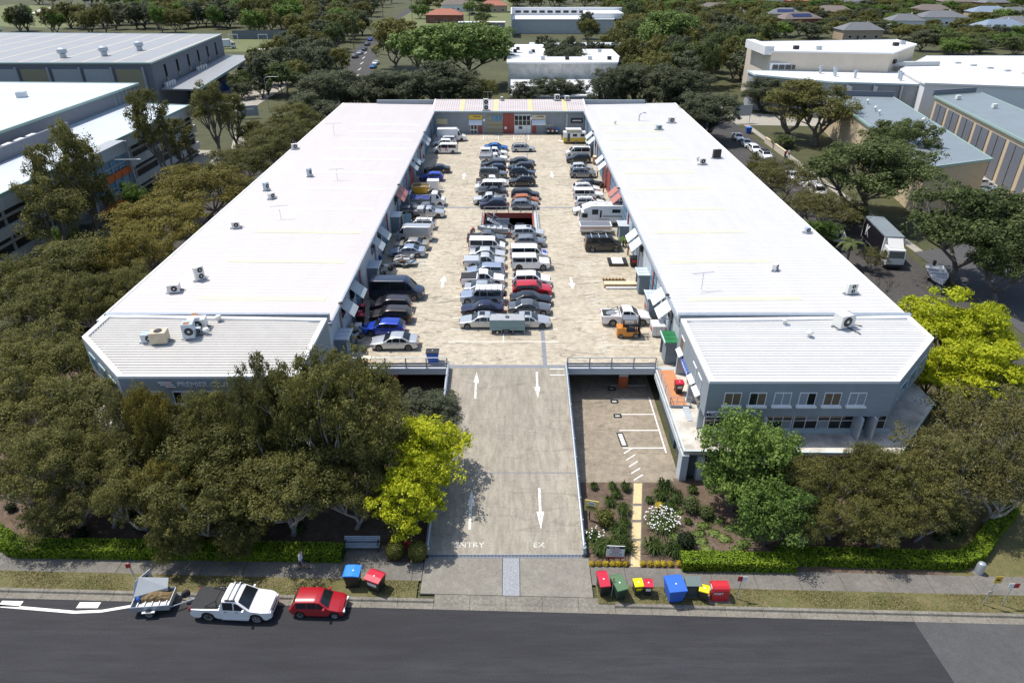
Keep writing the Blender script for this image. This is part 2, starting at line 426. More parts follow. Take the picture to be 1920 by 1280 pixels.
# far street markings
fs = struct('street_line', MB().b2(-78.3, -78.1, 600, 610, .0, .02), MATS['white_paint'])
for y in range(236, 330, 16): MB().b2(-54.4 - (max(0, y - 250) * .14), -54.1 - (max(0, y - 250) * .14), y, y + 6, .0, .02).build('dash', MATS['white_paint'], fs)

# ================================================================ ramp, deck, lower car park
RX0, RX1, RY0, RY1 = -6.0, 5.1, 35.0, 55.6
def rz_(y): return max(0.0, min(1.0, (y - RY0) / (RY1 - RY0))) * (DECK - .12) + .12
ramp = MB()
def ramp_seg(y0, y1):
    return MB().add([(RX0, y0, -.1), (RX1, y0, -.1), (RX1, y1, -.1), (RX0, y1, -.1), (RX0, y0, rz_(y0)), (RX1, y0, rz_(y0)), (RX1, y1, rz_(y1)), (RX0, y1, rz_(y1))],
                    [(0, 3, 2, 1), (4, 5, 6, 7), (0, 1, 5, 4), (1, 2, 6, 5), (2, 3, 7, 6), (3, 0, 4, 7)])
ramp = ramp_seg(35.0, 42.5).build('ramp', MATS['ramp_concrete']); ramp['kind'] = 'structure'
ramp_seg(42.6, RY1).build('slab', MATS['ramp_concrete'], ramp)
def sheet(x0, x1, y0, y1, lift):
    return MB().quad((x0, y0, rz_(y0) + lift), (x1, y0, rz_(y0) + lift), (x1, y1, rz_(y1) + lift), (x0, y1, rz_(y1) + lift))
MB().quad((RX0, 42.5, rz_(42.5) - .012), (RX1, 42.5, rz_(42.5) - .012), (RX1, 42.6, rz_(42.6) - .012), (RX0, 42.6, rz_(42.6) - .012)).build('joint', MATS['grey_strip'], ramp)
def ramp_arrow(xc, y0, y1, up):
    """long painted arrow lying on the slope"""
    hl = (y1 - y0) * .42; w = .10; hw = .29
    pts = [(xc - w, y0), (xc + w, y0), (xc + w, y1 - hl), (xc + hw, y1 - hl), (xc, y1), (xc - hw, y1 - hl), (xc - w, y1 - hl)]
    if not up: pts = [(p[0], y0 + y1 - p[1]) for p in reversed(pts)]
    return MB().add([(p[0], p[1], rz_(p[1]) + .005) for p in pts], [tuple(range(7))]).build('arrow', MATS['ramp_paint'], ramp)
ramp_arrow(-3.15, 37.1, 40.9, True); ramp_arrow(2.15, 37.1, 41.0, False)
ramp_arrow(-3.35, 51.3, 55.0, True); ramp_arrow(2.35, 51.4, 55.0, False)
SLOPE = math.atan2(DECK - .12, RY1 - RY0)
for body, xc, sz in (('ENTRY', -3.1, .62), ('EX', 1.95, .62)):
    text('lettering', body, sz, MATS['faded_white'], ramp, Vector((xc, 35.75, rz_(35.75) + .006)), (SLOPE, 0, 0), .001, 1.15)
flat(MB(), [(3.6, 54.5), (5.0, 54.5), (5.0, 54.62), (3.6, 54.62)], rz_(54.5) + .02).build('box_line', MATS['white_paint'], ramp)
flat(MB(), [(3.6, 55.38), (5.0, 55.38), (5.0, 55.5), (3.6, 55.5)], rz_(55.4) + .02).build('box_line', MATS['white_paint'], ramp)
# drain grate across the ramp foot
gr = thing('drain_grate', 'long steel drain grate across the foot of the ramp', 'drain grate', (0, 34.8, .1))
MB().b2(RX0, RX1, 34.64, 34.98, -.05, .118).build('channel', MATS['dark_gap'], gr)
bars = MB()
for i in range(110):
    x = RX0 + .05 + i * .1
    bars.b2(x, x + .03, 34.66, 34.96, .11, .13)
bars = bars.build('bars', MATS['rail_blue'], gr); bars['kind'] = 'stuff'
for y in (34.655, 34.965): MB().b2(RX0, RX1, y - .02, y + .02, .11, .136).build('frame_bar', MATS['galv'], gr)
# guard rails on the ramp sides
def guard_rail(x, side, label):
    t = thing('guard_rail', label, 'guard rail', (x, RY0, .1))
    def zz(y): return rz_(y)
    MB().add([(x - .12, RY0, -.05), (x + .12, RY0, -.05), (x + .12, RY1, -.05), (x - .12, RY1, -.05), (x - .12, RY0, zz(RY0) + .18), (x + .12, RY0, zz(RY0) + .18), (x + .12, RY1, DECK + .18), (x - .12, RY1, DECK + .18)],
             [(0, 3, 2, 1), (4, 5, 6, 7), (0, 1, 5, 4), (1, 2, 6, 5), (2, 3, 7, 6), (3, 0, 4, 7)]).build('upstand_wall', MATS['light_wall'], t)
    y = RY0 + .25
    while y < RY1:
        MB().b2(x - .05, x + .05, y - .05, y + .05, zz(y) + .15, zz(y) + .80).build('post', MATS['galv'], t)
        MB().b2(x - side * .1, x - side * .26, y - .03, y + .03, zz(y) + .60, zz(y) + .66).build('bracket', MATS['galv'], t)
        y += 2.05
    for h in (.42, .68):
        MB().tube((x - side * .09, RY0 + .1, zz(RY0) + h), (x - side * .09, RY1, DECK + h), .085, n=8).build('rail', MATS['galv'], t)
    MB().lathe([(.16, -.12), (.2, 0), (.16, .12)], (x - side * .09, RY0 + .05, zz(RY0) + .55), 10).build('end_cap', MATS['galv'], t)
guard_rail(RX1 + .13, 1, 'galvanised guard rail on ramp edge above the open car park')
guard_rail(RX0 - .13, -1, 'galvanised guard rail on ramp edge beside the yellow-green tree')

# deck with the stair void left open
VX0, VX1, VY0, VY1 = -4.2, 3.1, 91.5, 100.0
YX0, YX1, YY1 = -17.1, 15.9, 153.5
deck = MB().b2(YX0, YX1, 55.75, VY0, DECK - .4, DECK).build('yard_deck', MATS['yard_concrete']); deck['kind'] = 'structure'
MB().b2(YX0, VX0, VY0, VY1, DECK - .4, DECK).build('slab', MATS['yard_concrete'], deck)
MB().b2(VX1, YX1, VY0, VY1, DECK - .4, DECK).build('slab', MATS['yard_concrete'], deck)
MB().b2(YX0, YX1, VY1, YY1, DECK - .4, DECK).build('slab', MATS['yard_concrete'], deck)
MB().b2(-6.2, 5.3, 55.6, 56.15, DECK - .3, DECK + .006).build('drain_strip', MATS['grey_strip'], deck)
for x0, x1, y0, y1 in ((3.0, 3.4, 56.15, VY0), (3.1, 3.4, VY1 + .4, 102.8), (2.85, 3.1, 103.3, 153), ):
    MB().quad((x0, y0, DECK + .005), (x1, y0, DECK + .005), (x1, y1, DECK + .005), (x0, y1, DECK + .005)).build('drain_strip', MATS['grey_strip'], deck)
MB().quad((YX0, 102.8, DECK + .005), (YX1, 102.8, DECK + .005), (YX1, 103.3, DECK + .005), (YX0, 103.3, DECK + .005)).build('joint_strip', MATS['grey_strip'], deck)
for x0, x1 in ((YX0, -6.2), (5.3, YX1)):
    MB().b2(x0, x1, 55.4, 55.75, DECK - .62, DECK + .03).build('edge_beam', MATS['light_wall'], deck)
for y in (118.2, 128.7, 143.0):
    MB().quad((YX0, y, DECK + .003), (YX1, y, DECK + .003), (YX1, y + .04, DECK + .003), (YX0, y + .04, DECK + .003)).build('joint', MATS['grey_strip'], deck)
# yard markings
marks = struct('bay_line', MB().b2(-.94, -.84, 60.5, VY0 - .3, DECK + .001, DECK + .006), MATS['white_paint'])
MB().b2(-.94, -.84, VY1 + 1, 140, DECK + .001, DECK + .006).build('centre_line', MATS['white_paint'], marks)
y = 60.7
while y < 141:
    if not (VY0 - 1 < y < VY1 + 1):
        for x0, x1 in ((-6.5, -.9), (-.9, 4.8)):
            MB().b2(x0, x1, y - .05, y + .05, DECK + .001, DECK + .007).build('bay_line', MATS['white_paint'], marks)
    y += 2.62
for (y0, side) in ((59.5, -1), (78.5, -1), (101, -1), (110.5, -1), (127, -1), (58.5, 1), (68.6, 1), (77.5, 1), (92, 1), (112, 1), (122, 1), (134, 1)):
    xe = -11.0 if side < 0 else 9.2
    for i in range(5):
        yy = y0 + i * .85
        flat(MB(), [(xe - .75, yy), (xe - .62, yy - .05), (xe + .75, yy + .55), (xe + .62, yy + .6)], DECK + .006).build('hatch_bar', MATS['faded_white'], marks)
y = 60.0
while y < 150:
    for x0, x1 in ((YX0 + 2.2, -10.6), (8.8, YX1 - 1.8)):
        if random.random() < .8: MB().b2(x0, x1, y - .05, y + .05, DECK + .001, DECK + .006).build('bay_line', MATS['faded_white'], marks)
    y += 5.2
for x0, x1 in ((-6.2, -3.0), (.35, 3.5)):
    for a_, b_ in ((x0, x0 + .1), (x1, x1 + .1)): MB().b2(a_, b_, 147.5, 153, DECK + .001, DECK + .006).build('bay_line', MATS['white_paint'], marks)
    for i in range(4): flat(MB(), [(x0 + .3 + i * .7, 148.2), (x0 + .42 + i * .7, 148.2), (x0 + .9 + i * .7, 152), (x0 + .78 + i * .7, 152)], DECK + .006).build('hatch_bar', MATS['faded_white'], marks)
def yard_arrow(xc, yc, up, L=3.2):
    s = 1 if up else -1
    pts = [(-.14, -L / 2), (.14, -L / 2), (.14, 0), (.42, 0), (0, L / 2), (-.42, 0), (-.14, 0)]
    flat(MB(), [(xc + s * p[0], yc + s * p[1]) for p in pts], DECK + .007).build('arrow', MATS['white_paint'], marks)
for u, v, up in ((831, 527, True), (870, 330, True), (1072, 531, False), (1035, 328, False)):
    p = at(u, v, DECK); yard_arrow(p.x, p.y, up, 3.4 if v > 400 else 4.2)
# lower car park
park = struct('car_park_floor', MB().b2(5.25, 13.75, 42.7, 110, -.05, .03), MATS['park_concrete'])
MB().b2(-17.1, -6.15, 44, 110, -.05, .03).build('floor_slab', MATS['park_concrete'], park)
for v, u0, u1 in ((748, 1150, 1240), (777, 1155, 1250), (807, 1161, 1252), (840, 1168, 1268), (723, 1145, 1236)):
    p, q = at(u0, v), at(u1, v)
    MB().b2(p.x, 13.4, p.y - .06, p.y + .06, .03, .036).build('bay_line', MATS['white_paint'], park)
MB().b2(13.25, 13.37, 46.5, 55, .03, .037).build('bay_line', MATS['white_paint'], park)
for i in range(5):
    p = at(1170 + i * 4.6, 850 + i * 12.5); q = at(1186 + i * 4.8, 840 + i * 12.5)
    flat(MB(), [p + Vector((0, -.07, 0)), q + Vector((0, -.07, 0)), q + Vector((0, .07, 0)), p + Vector((0, .07, 0))], .037).build('hatch_bar', MATS['white_paint'], park)
for u, v in ((1147, 729), (1152, 753), (1158, 780)):
    p = at(u, v); flat(MB(), [(p.x - .38, p.y - .32), (p.x + .38, p.y - .32), (p.x + .38, p.y + .32), (p.x - .38, p.y + .32)], .036).build('bay_plate', MATS['black'], park)
    for i in range(3): flat(MB(), [(p.x - .2 + i * .14, p.y - .1), (p.x - .1 + i * .14, p.y - .1), (p.x - .1 + i * .14, p.y + .1), (p.x - .2 + i * .14, p.y + .1)], .041).build('digit_mark', MATS['white_paint'], park)
p = at(1167.5, 824); flat(MB(), [(p.x - .3, p.y - 1.0), (p.x + .35, p.y - 1.0), (p.x + .15, p.y + 1.0), (p.x - .45, p.y + 1.0)], .036).build('bay_plate', MATS['black'], park)
for i in range(8): flat(MB(), [(p.x - .18 - i * .02, p.y - .82 + i * .21), (p.x + .2 - i * .02, p.y - .82 + i * .21), (p.x + .2 - i * .02, p.y - .67 + i * .21), (p.x - .18 - i * .02, p.y - .67 + i * .21)], .041).build('letter_mark', MATS['white_paint'], park)
# deck columns
def column(x, y, label):
    t = thing('column', label, 'column', (x, y, .03))
    MB().b2(x - .45, x + .45, y - .3, y + .3, .03, 1.3).build('painted_base', MATS['orange_paint'], t)
    MB().b2(x - .449, x + .449, y - .299, y + .299, 1.3, DECK - .41).build('shaft', MATS['light_wall'], t)
column(11.0, 57.0, 'deck column with orange base beside the open car park bays')
column(-11.8, 57.2, 'deck column with orange base in the shaded bay beyond the trees')
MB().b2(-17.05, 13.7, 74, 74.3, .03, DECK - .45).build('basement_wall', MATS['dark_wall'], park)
# railings along the deck edge
def deck_railing(x0, x1, label):
    t = thing('railing', label, 'railing', (x0, 55.5, DECK))
    n = round((x1 - x0) / 2.05)
    for i in range(n + 1):
        x = x0 + (x1 - x0) * i / n
        MB().b2(x - .05, x + .05, 55.5, 55.6, DECK + .03, DECK + 1.15).build('post', MATS['rail_blue'], t)
    MB().tube((x0, 55.55, DECK + 1.15), (x1, 55.55, DECK + 1.15), .045, n=8).build('rail', MATS['galv'], t)
    for h in (.28, .55): MB().b2(x0, x1, 55.44, 55.5, DECK + h - .09, DECK + h + .09).build('rail', MATS['rail_blue'], t)
deck_railing(-16.0, -6.2, 'blue-grey deck railing above the shaded parking bay on the tree side')
deck_railing(5.3, 13.7, 'blue-grey deck railing above the sunlit lower car park')

# stair void
sv = thing('stairwell', 'open stairwell with red lining and blue-grey railings in the middle of the yard', 'stairwell', (VX0, VY0, 0))
W = MATS['red_paint']
MB().b2(VX0, VX1, VY1 - .02, VY1 + .12, 2.35, DECK + .16).build('lining', W, sv)
MB().b2(VX0 - .1, VX0 + .06, VY0, VY1, 2.3, DECK + .16).build('lining', W, sv)
MB().b2(VX1 - .06, VX1 + .1, VY0, VY1, 2.3, DECK + .16).build('lining', W, sv)
MB().b2(VX0, VX1, VY0 - .1, VY0 + .06, 2.3, DECK + .16).build('lining', W, sv)
MB().b2(VX0, -.4, VY1 - .25, VY1 - .03, .03, 2.33).build('back_wall', MATS['light_wall'], sv)
MB().b2(.6, 1.9, VY1 - .3, VY1 - .05, .03, 1.6).build('back_panel', MATS['grey_wall'], sv)
for i in range(16):
    x = VX0 + .5 + i * .3; z = DECK - .02 - i * .18
    MB().b2(x, x + .36, 97.2, 98.6, z - .07, z).build('tread', MATS['grey_wall'], sv)
for yy in (97.15, 98.65):
    MB().panel((VX0 + .4, yy, DECK + .02), (VX0 + 5.3, yy, .1), (VX0 + 5.3, yy, -.15 + .1), (VX0 + .4, yy, DECK - .28), .05).build('stringer', MATS['black'], sv)
    for h in (.5, .95):
        MB().tube((VX0 + .4, yy, DECK + h), (VX0 + 5.3, yy, .1 + h), .03, n=6).build('handrail', MATS['galv'], sv)
    for i in range(5):
        x = VX0 + .5 + i * 1.15; z = DECK - (x - VX0 - .4) * .595
        MB().tube((x, yy, z), (x, yy, z + .95), .025, n=6).build('baluster', MATS['galv'], sv)
for (x0, y0, x1, y1) in ((VX0 - .05, VY1 + .3, VX1 + .05, VY1 + .3), (VX1 + .55, VY0, VX1 + .55, VY1), (VX0 - .2, VY0, VX0 - .2, VY1 - 1.6), (VX0, VY0 - .2, VX1, VY0 - .2)):
    n = 4
    for i in range(n + 1):
        x = x0 + (x1 - x0) * i / n; y = y0 + (y1 - y0) * i / n
        MB().b2(x - .04, x + .04, y - .04, y + .04, DECK, DECK + 1.05).build('post', MATS['rail_blue'], sv)
    for h in (.35, 1.05): MB().tube((x0, y0, DECK + h), (x1, y1, DECK + h), .04, n=6).build('rail', MATS['rail_blue'], sv)
MB().b2(VX1 + .25, VX1 + .8, VY0, VY1, DECK, DECK + .2).build('kerb_upstand', MATS['light_wall'], sv)
# ================================================================ the U-shaped industrial building
def ribbed_sheet(poly, z, pitch, h, axis='x'):
    """corrugated roof sheet over a convex polygon: ribs run along x, real ridges"""
    ys = [p[1] for p in poly]; y0, y1 = min(ys), max(ys)
    def span(y):
        xs = []
        for i in range(len(poly)):
            (xa, ya), (xb, yb) = poly[i], poly[(i + 1) % len(poly)]
            if (ya - y) * (yb - y) <= 0 and abs(ya - yb) > 1e-6: xs.append(xa + (xb - xa) * (y - ya) / (yb - ya))
        return (min(xs), max(xs)) if xs else (poly[0][0], poly[0][0])
    mb = MB(); rows = []; y = y0 + .002
    while y < y1 - .002:
        for dy, dz in ((0, 0), (.58, 0), (.66, h), (.92, h)):
            yy = y + dy * pitch
            if yy < y1 - .002: rows.append((yy, z + dz))
        y += pitch
    for (ya, za), (yb, zb) in zip(rows[:-1], rows[1:]):
        a0, a1 = span(ya); b0, b1 = span(yb)
        mb.quad((a0, ya, za), (a1, ya, za), (b1, yb, zb), (b0, yb, zb))
    return mb
def inset(poly, d):
    """inset a convex CCW polygon by d"""
    a = sum(poly[i][0] * poly[(i + 1) % len(poly)][1] - poly[(i + 1) % len(poly)][0] * poly[i][1] for i in range(len(poly)))
    if a < 0: poly = list(reversed(poly))
    out = []; n = len(poly)
    for i in range(n):
        p0, p1, p2 = Vector(poly[i - 1]), Vector(poly[i]), Vector(poly[(i + 1) % n])
        d1 = (p1 - p0).normalized(); d2 = (p2 - p1).normalized()
        n1 = Vector((-d1.y, d1.x)); n2 = Vector((-d2.y, d2.x)); k = (n1 + n2); k = k / (1 + n1.dot(n2))
        q = p1 + k * d; out.append((q.x, q.y))
    return out
def ring(mb, outer, inner, z0, z1):
    a = sum(outer[i][0] * outer[(i + 1) % len(outer)][1] - outer[(i + 1) % len(outer)][0] * outer[i][1] for i in range(len(outer)))
    if a < 0: outer = list(reversed(outer))
    n = len(outer)
    for i in range(n):
        j = (i + 1) % n
        mb.add([(*outer[i], z0), (*outer[j], z0), (*inner[j], z0), (*inner[i], z0), (*outer[i], z1), (*outer[j], z1), (*inner[j], z1), (*inner[i], z1)],
               [(0, 3, 2, 1), (4, 5, 6, 7), (0, 1, 5, 4), (2, 3, 7, 6)])
    return mb

bld = thing('industrial_building', 'large U-shaped grey industrial unit building with pale metal roofs round a yard', 'building', (0, 100, 0))
WZ = 7.7
def wing(x0, x1, roofm, inner):
    MB().b2(x0, x1, 55.9, 160.5, 0, WZ - .12).build('wing_wall', MATS['light_wall'], bld)
    zi, zo = WZ + .12, WZ + .38
    xi, xo = (x1 + .35, x0 - .35) if inner > 0 else (x0 - .35, x1 + .35)
    a, b = min(xi, xo), max(xi, xo); za, zb = (zo, zi) if inner > 0 else (zi, zo)
    y0, y1 = 55.6, 161.0
    rf = MB().add([(a, y0, za - .12), (b, y0, zb - .12), (b, y1, zb - .12), (a, y1, za - .12), (a, y0, za), (b, y0, zb), (b, y1, zb), (a, y1, za)],
             [(0, 3, 2, 1), (4, 5, 6, 7), (0, 1, 5, 4), (1, 2, 6, 5), (2, 3, 7, 6), (3, 0, 4, 7)]).build('wing_roof', roofm, bld)
    MB().b2(xi - .09, xi + .09, y0, y1 - 8, zi - .3, zi + .02).build('gutter', MATS['galv'], rf)
    MB().b2(xo - .12, xo + .12, y0, y1, zo - .3, zo + .05).build('capping', MATS['white_trim'], rf)
    return rf, (lambda x: za + (zb - za) * (x - a) / (b - a))
roof_w, zw = wing(-37.8, -17.1, MATS['wing_roof_west'], 1)
roof_e, ze = wing(15.9, 36.5, MATS['wing_roof_east'], -1)
for v in (560, 490, 435, 392, 354, 324, 299, 279, 262, 247, 234):
    y = at(500, v, 7.9).y
    for sx, zf, rf, m in (((-31.2, -18.4), zw, roof_w, 'skylight'), ((17.4, 28.5), ze, roof_e, 'skylight')):
        if v < 400 and m == 'skylight' and rf is roof_w: mm = 'white_trim'
        else: mm = m
        a, b = sx; w = .42
        MB().add([(a, y - w, zf(a) + .02), (b, y - w, zf(b) + .02), (b, y + w, zf(b) + .02), (a, y + w, zf(a) + .02)], [(0, 1, 2, 3)]).build('skylight_strip', MATS[mm], rf)
# north wing
MB().b2(-17.0, 15.8, 153.5, 160.4, 0, WZ - .05).build('north_wall', MATS['grey_wall'], bld)
nr = MB().add([(-17.4, 153.1, 7.66), (16.2, 153.1, 7.66), (16.2, 161.3, 8.66), (-17.4, 161.3, 8.66), (-17.4, 153.1, 7.8), (16.2, 153.1, 7.8), (16.2, 161.3, 8.8), (-17.4, 161.3, 8.8)],
         [(0, 3, 2, 1), (4, 5, 6, 7), (0, 1, 5, 4), (1, 2, 6, 5), (2, 3, 7, 6), (3, 0, 4, 7)]).build('north_roof', MATS['north_roof'], bld)
MB().b2(-17.4, 16.2, 152.95, 153.1, 7.6, 7.86).build('gutter', MATS['aqua_trim'], nr)
for x in (-17.3, 16.1): MB().panel((x - .15, 153.1, 7.86), (x + .15, 153.1, 7.86), (x + .15, 161.3, 8.9), (x - .15, 161.3, 8.9), .2).build('capping', MATS['white_trim'], nr)
for u in (868, 930, 994, 1058):
    x = (u - 960) / 1280 * 152
    MB().quad((x - .45, 153.2, 7.84), (x + .45, 153.2, 7.84), (x + .45, 161.2, 8.82), (x - .45, 161.2, 8.82)).build('skylight_strip', MATS['skylight_old'], nr)
for x0, x1 in ((-30.5, -17.6), (16.4, 30)):
    MB().b2(x0, x1, 160.6, 161.1, 7.5, 8.75).build('back_parapet', MATS['grey_wall'], bld)

def window(parent, x0, x1, z0, z1, y, m, nm=2, sill=True, fr=.07, rows=1):
    """framed window on a wall facing the camera (-y)"""
    f = MB().b2(x0, x1, y - .05, y + .02, z0, z1).build('window', MATS['white_trim'], parent)
    w = (x1 - x0 - fr) / nm; h = (z1 - z0 - fr) / rows
    for i in range(nm):
        for j in range(rows):
            MB().b2(x0 + fr + i * w, x0 + (i + 1) * w, y - .062, y - .045, z0 + fr + j * h, z0 + (j + 1) * h).build('pane', MATS[m[(i + j * nm) % len(m)]] if isinstance(m, (list, tuple)) else MATS[m], f)
    if sill: MB().b2(x0 - .12, x1 + .12, y - .28, y + .0, z0 - .14, z0 - .002).build('sill', MATS['white_trim'], f)
    return f

def front_block(poly, roofm, wallm, facade_y, label):
    """two-storey office end with chamfered corner, parapet capping, ribbed roof"""
    t = MB().prism(poly, 5.2, 8.32).build('upper_wall', MATS[wallm], bld)
    MB().prism(inset(poly, .9), 2.9, 5.21).build('recessed_wall', MATS['grey_wall'], bld)
    cap = ring(MB(), poly, inset(poly, .42), 8.318, 8.55).build('parapet_capping', MATS['white_trim'], bld)
    sheet_ = ribbed_sheet(inset(poly, .45), 8.36, .42, .075).build('block_roof', MATS[roofm], bld)
    return t
EP = [(15.4, 55.2), (15.4, 44.7), (30.2, 44.7), (36.6, 51.6), (36.6, 55.8)]
WP = [(-16.9, 55.3), (-16.9, 45.4), (-31.1, 45.4), (-37.4, 51.8), (-37.4, 56.0)]
eb = front_block(EP, 'rib_roof_white', 'grey_wall', 44.7, '')
wb = front_block(WP, 'rib_roof', 'grey_wall', 45.4, '')
for (xa, xb) in ((15.4, 36.8), (-37.6, -16.9)):
    MB().b2(xa, xb, 55.9 if xa < 0 else 55.75, 56.25, 7.9, 8.62).build('upstand', MATS['galv'], bld)
# east block: upper windows
WM = [('blind', 'blind'), ('glass', 'blind'), ('grey_blind', 'grey_blind'), ('grey_blind', 'glass'), ('blind', 'blind'), ('grey_blind', 'grey_blind')]
for i in range(6): window(eb, 16.75 + 1.97 * i, 18.1 + 1.97 * i, 6.3, 7.5, 44.7, list(WM[i]))
for i in range(5): window(wb, -29.5 + 2.4 * i, -28.1 + 2.4 * i, 6.0, 7.15, 45.4, ['glass', 'grey_blind'])
# chamfer window strips
for P, s in ((((30.2, 44.7), (36.6, 51.6)), 1), (((-31.1, 45.4), (-37.4, 51.8)), -1)):
    a, b = Vector(P[0]), Vector(P[1]); d = (b - a).normalized(); n = Vector((d.y, -d.x)) * s
    for k in range(3):
        p = a + d * (1.2 + k * 2.6) + n * .05; q = p + d * 1.7
        f = MB().panel((p.x, p.y, 6.2), (q.x, q.y, 6.2), (q.x, q.y, 7.4), (p.x, p.y, 7.4), .05 * s).build('window', MATS['aqua_trim'], bld)
        p2, q2 = p + d * .1 + n * .03, q - d * .1 + n * .03
        MB().panel((p2.x, p2.y, 6.3), (q2.x, q2.y, 6.3), (q2.x, q2.y, 7.3), (p2.x, p2.y, 7.3), .02 * s).build('pane', MATS['glass_blue'], f)
# shopfront under the overhang
for x0, x1, nm in ((15.75, 18.3, 3), (18.6, 20.2, 2), (20.6, 23.0, 3), (23.1, 28.0, 5), (29.3, 30.7, 2)):
    window(eb, x0, x1, 3.35, 5.05, 45.55, ['glass', 'glass', 'grey_blind', 'glass'] if x0 > 20 else 'glass', nm, False, .08, 2)
MB().b2(15.62, 31.2, 45.35, 45.6, 3.0, 3.34).build('plinth', MATS['aqua_trim'], eb)
MB().b2(28.1, 29.1, 45.5, 45.62, 3.02, 5.1).build('door', MATS['teal_door'], eb)
for x in (20.35, 28.05, 29.15): MB().b2(x - .1, x + .1, 44.3, 45.55, 3.0, 5.19).build('fin_wall', MATS['light_wall'], eb)
sg = MB().b2(15.6, 18.35, 44.55, 44.68, 5.22, 5.72).build('fascia_sign', MATS['white_trim'], eb)
MB().b2(15.6, 18.35, 44.53, 44.69, 5.1, 5.215).build('sign_band', mat('sign_navy', (.03, .03, .16), .5, var=0), sg)
text('lettering', 'McCarry', .46, MATS['sign_navy'], sg, Vector((16.35, 44.535, 5.47)) - origin(sg), (math.pi / 2, 0, 0), .01, 1.0, bold=.012)
for i in range(2): MB().b2(17.35, 18.1, 44.53, 44.555, 5.36 + i * .1, 5.4 + i * .1).build('small_print', MATS['grey_wall'], sg)
# west face of the east block: small windows, signs, doors on the landing
for y in (53.5, 49.0, 47.2):
    f = MB().b2(15.34, 15.42, y - .7, y + .5, 6.2, 7.5).build('window', MATS['white_trim'], eb)
    for k in range(2): MB().b2(15.325, 15.345, y - .62 + k * .57, y - .12 + k * .57, 6.3, 7.42).build('pane', MATS['blind' if y > 50 else 'grey_blind'], f)
    MB().panel((15.36, y - .85, 6.2), (15.36, y + .6, 6.2), (14.98, y + .6, 5.95), (14.98, y - .85, 5.95), .08).build('sill', MATS['white_trim'], f)
s2 = MB().b2(15.28, 15.39, 50.2, 53.2, 5.25, 5.85).build('blue_sign', mat('sign_blue', (.05, .13, .45), .5, var=.05), eb)
for k in range(5): MB().b2(15.265, 15.285, 50.5 + k * .5, 50.85 + k * .5, 5.45, 5.68).build('sign_mark', MATS['white_trim'], s2)
MB().b2(15.28, 15.39, 46.2, 49.6, 5.22, 5.6).build('cream_sign', mat('cream', (.60, .50, .36), .6, var=.06), eb)
for y, m in ((52.6, 'glass'), (51.2, 'grey_wall'), (48.6, 'teal_door')):
    MB().b2(16.18, 16.31, y - .55, y + .55, 3.02, 5.1).build('door', MATS[m], eb)
for y in (54.6, 50.0, 46.2): MB().b2(15.42, 16.3, y - .12, y + .12, 3.02, 5.19).build('fin_wall', MATS['light_wall'], eb)
# terraces
def terrace(poly, wall_in, label):
    t = MB().prism(poly, 2.66, 2.995).build('terrace_slab', MATS['terrace_concrete'], bld)
    ring(MB(), poly, inset(poly, .14), 2.99, 3.04).build('edge_trim', MATS['aqua_trim'], t)
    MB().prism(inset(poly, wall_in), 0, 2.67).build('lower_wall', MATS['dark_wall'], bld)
    return t
ET = [(13.7, 43.0), (30.9, 42.7), (37.3, 49.7), (36.9, 55.3), (13.7, 55.35)]
WT = [(-15.6, 43.6), (-31.6, 43.6), (-38.4, 50.4), (-37.7, 55.8), (-15.6, 55.35)]
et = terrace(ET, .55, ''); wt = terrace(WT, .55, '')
MB().b2(13.6, 14.15, 42.85, 43.9, 0, 2.66).build('pier', MATS['light_wall'], bld)
MB().b2(13.62, 13.75, 44, 55.3, 2.2, 2.64).build('edge_beam', MATS['light_wall'], bld)
MB().b2(15.0, 15.5, 42.95, 43.9, 0, 2.4).build('pier', MATS['light_wall'], bld)
for x in (18, 22.6, 27.5): MB().b2(x, x + .5, 42.95, 43.3, 0, 2.65).build('pier', MATS['grey_wall'], bld)
MB().b2(16.2, 17.8, 43.1, 43.28, .05, 2.2).build('basement_door', MATS['glass'], bld)
MB().b2(14.06, 14.24, 47.2, 49.1, .04, 2.3).build('teal_door', MATS['teal_door'], bld)
# landing with terracotta tiles and its railing
ld = thing('entry_landing', 'terracotta tiled landing with grey steel railing beside the office block', 'landing', (14.6, 51.5, DECK))
MB().b2(13.85, 15.38, 49.2, 55.2, DECK - .0, DECK + .045).build('tiled_floor', MATS['terracotta'], ld)
for i in range(5): MB().b2(13.84, 15.38, 50.1 + i, 50.125 + i, DECK + .04, DECK + .05).build('tile_joint', MATS['ochre_tile'], ld)
MB().b2(13.8, 15.7, 49.0, 49.2, DECK, DECK + .16).build('step_edge', MATS['grey_wall'], ld)
for (p, q) in (((13.8, 49.15), (13.8, 55.2)), ((13.8, 49.15), (15.6, 49.15))):
    for h in (.15, .55, 1.0): MB().tube((*p, DECK + h), (*q, DECK + h), .03, n=6).build('rail', MATS['galv'], ld)
    for i in range(4):
        x = p[0] + (q[0] - p[0]) * i / 3; y = p[1] + (q[1] - p[1]) * i / 3
        MB().tube((x, y, DECK), (x, y, DECK + 1.0), .03, n=6).build('post', MATS['galv'], ld)
# stepped end of the terrace stairs
for i in range(6): MB().b2(14.9, 15.38, 48.9 - .3 * (i + 1), 48.9 - .3 * i, DECK + .001, DECK + .2 - .03 * i).build('tread', MATS['light_wall'], ld)
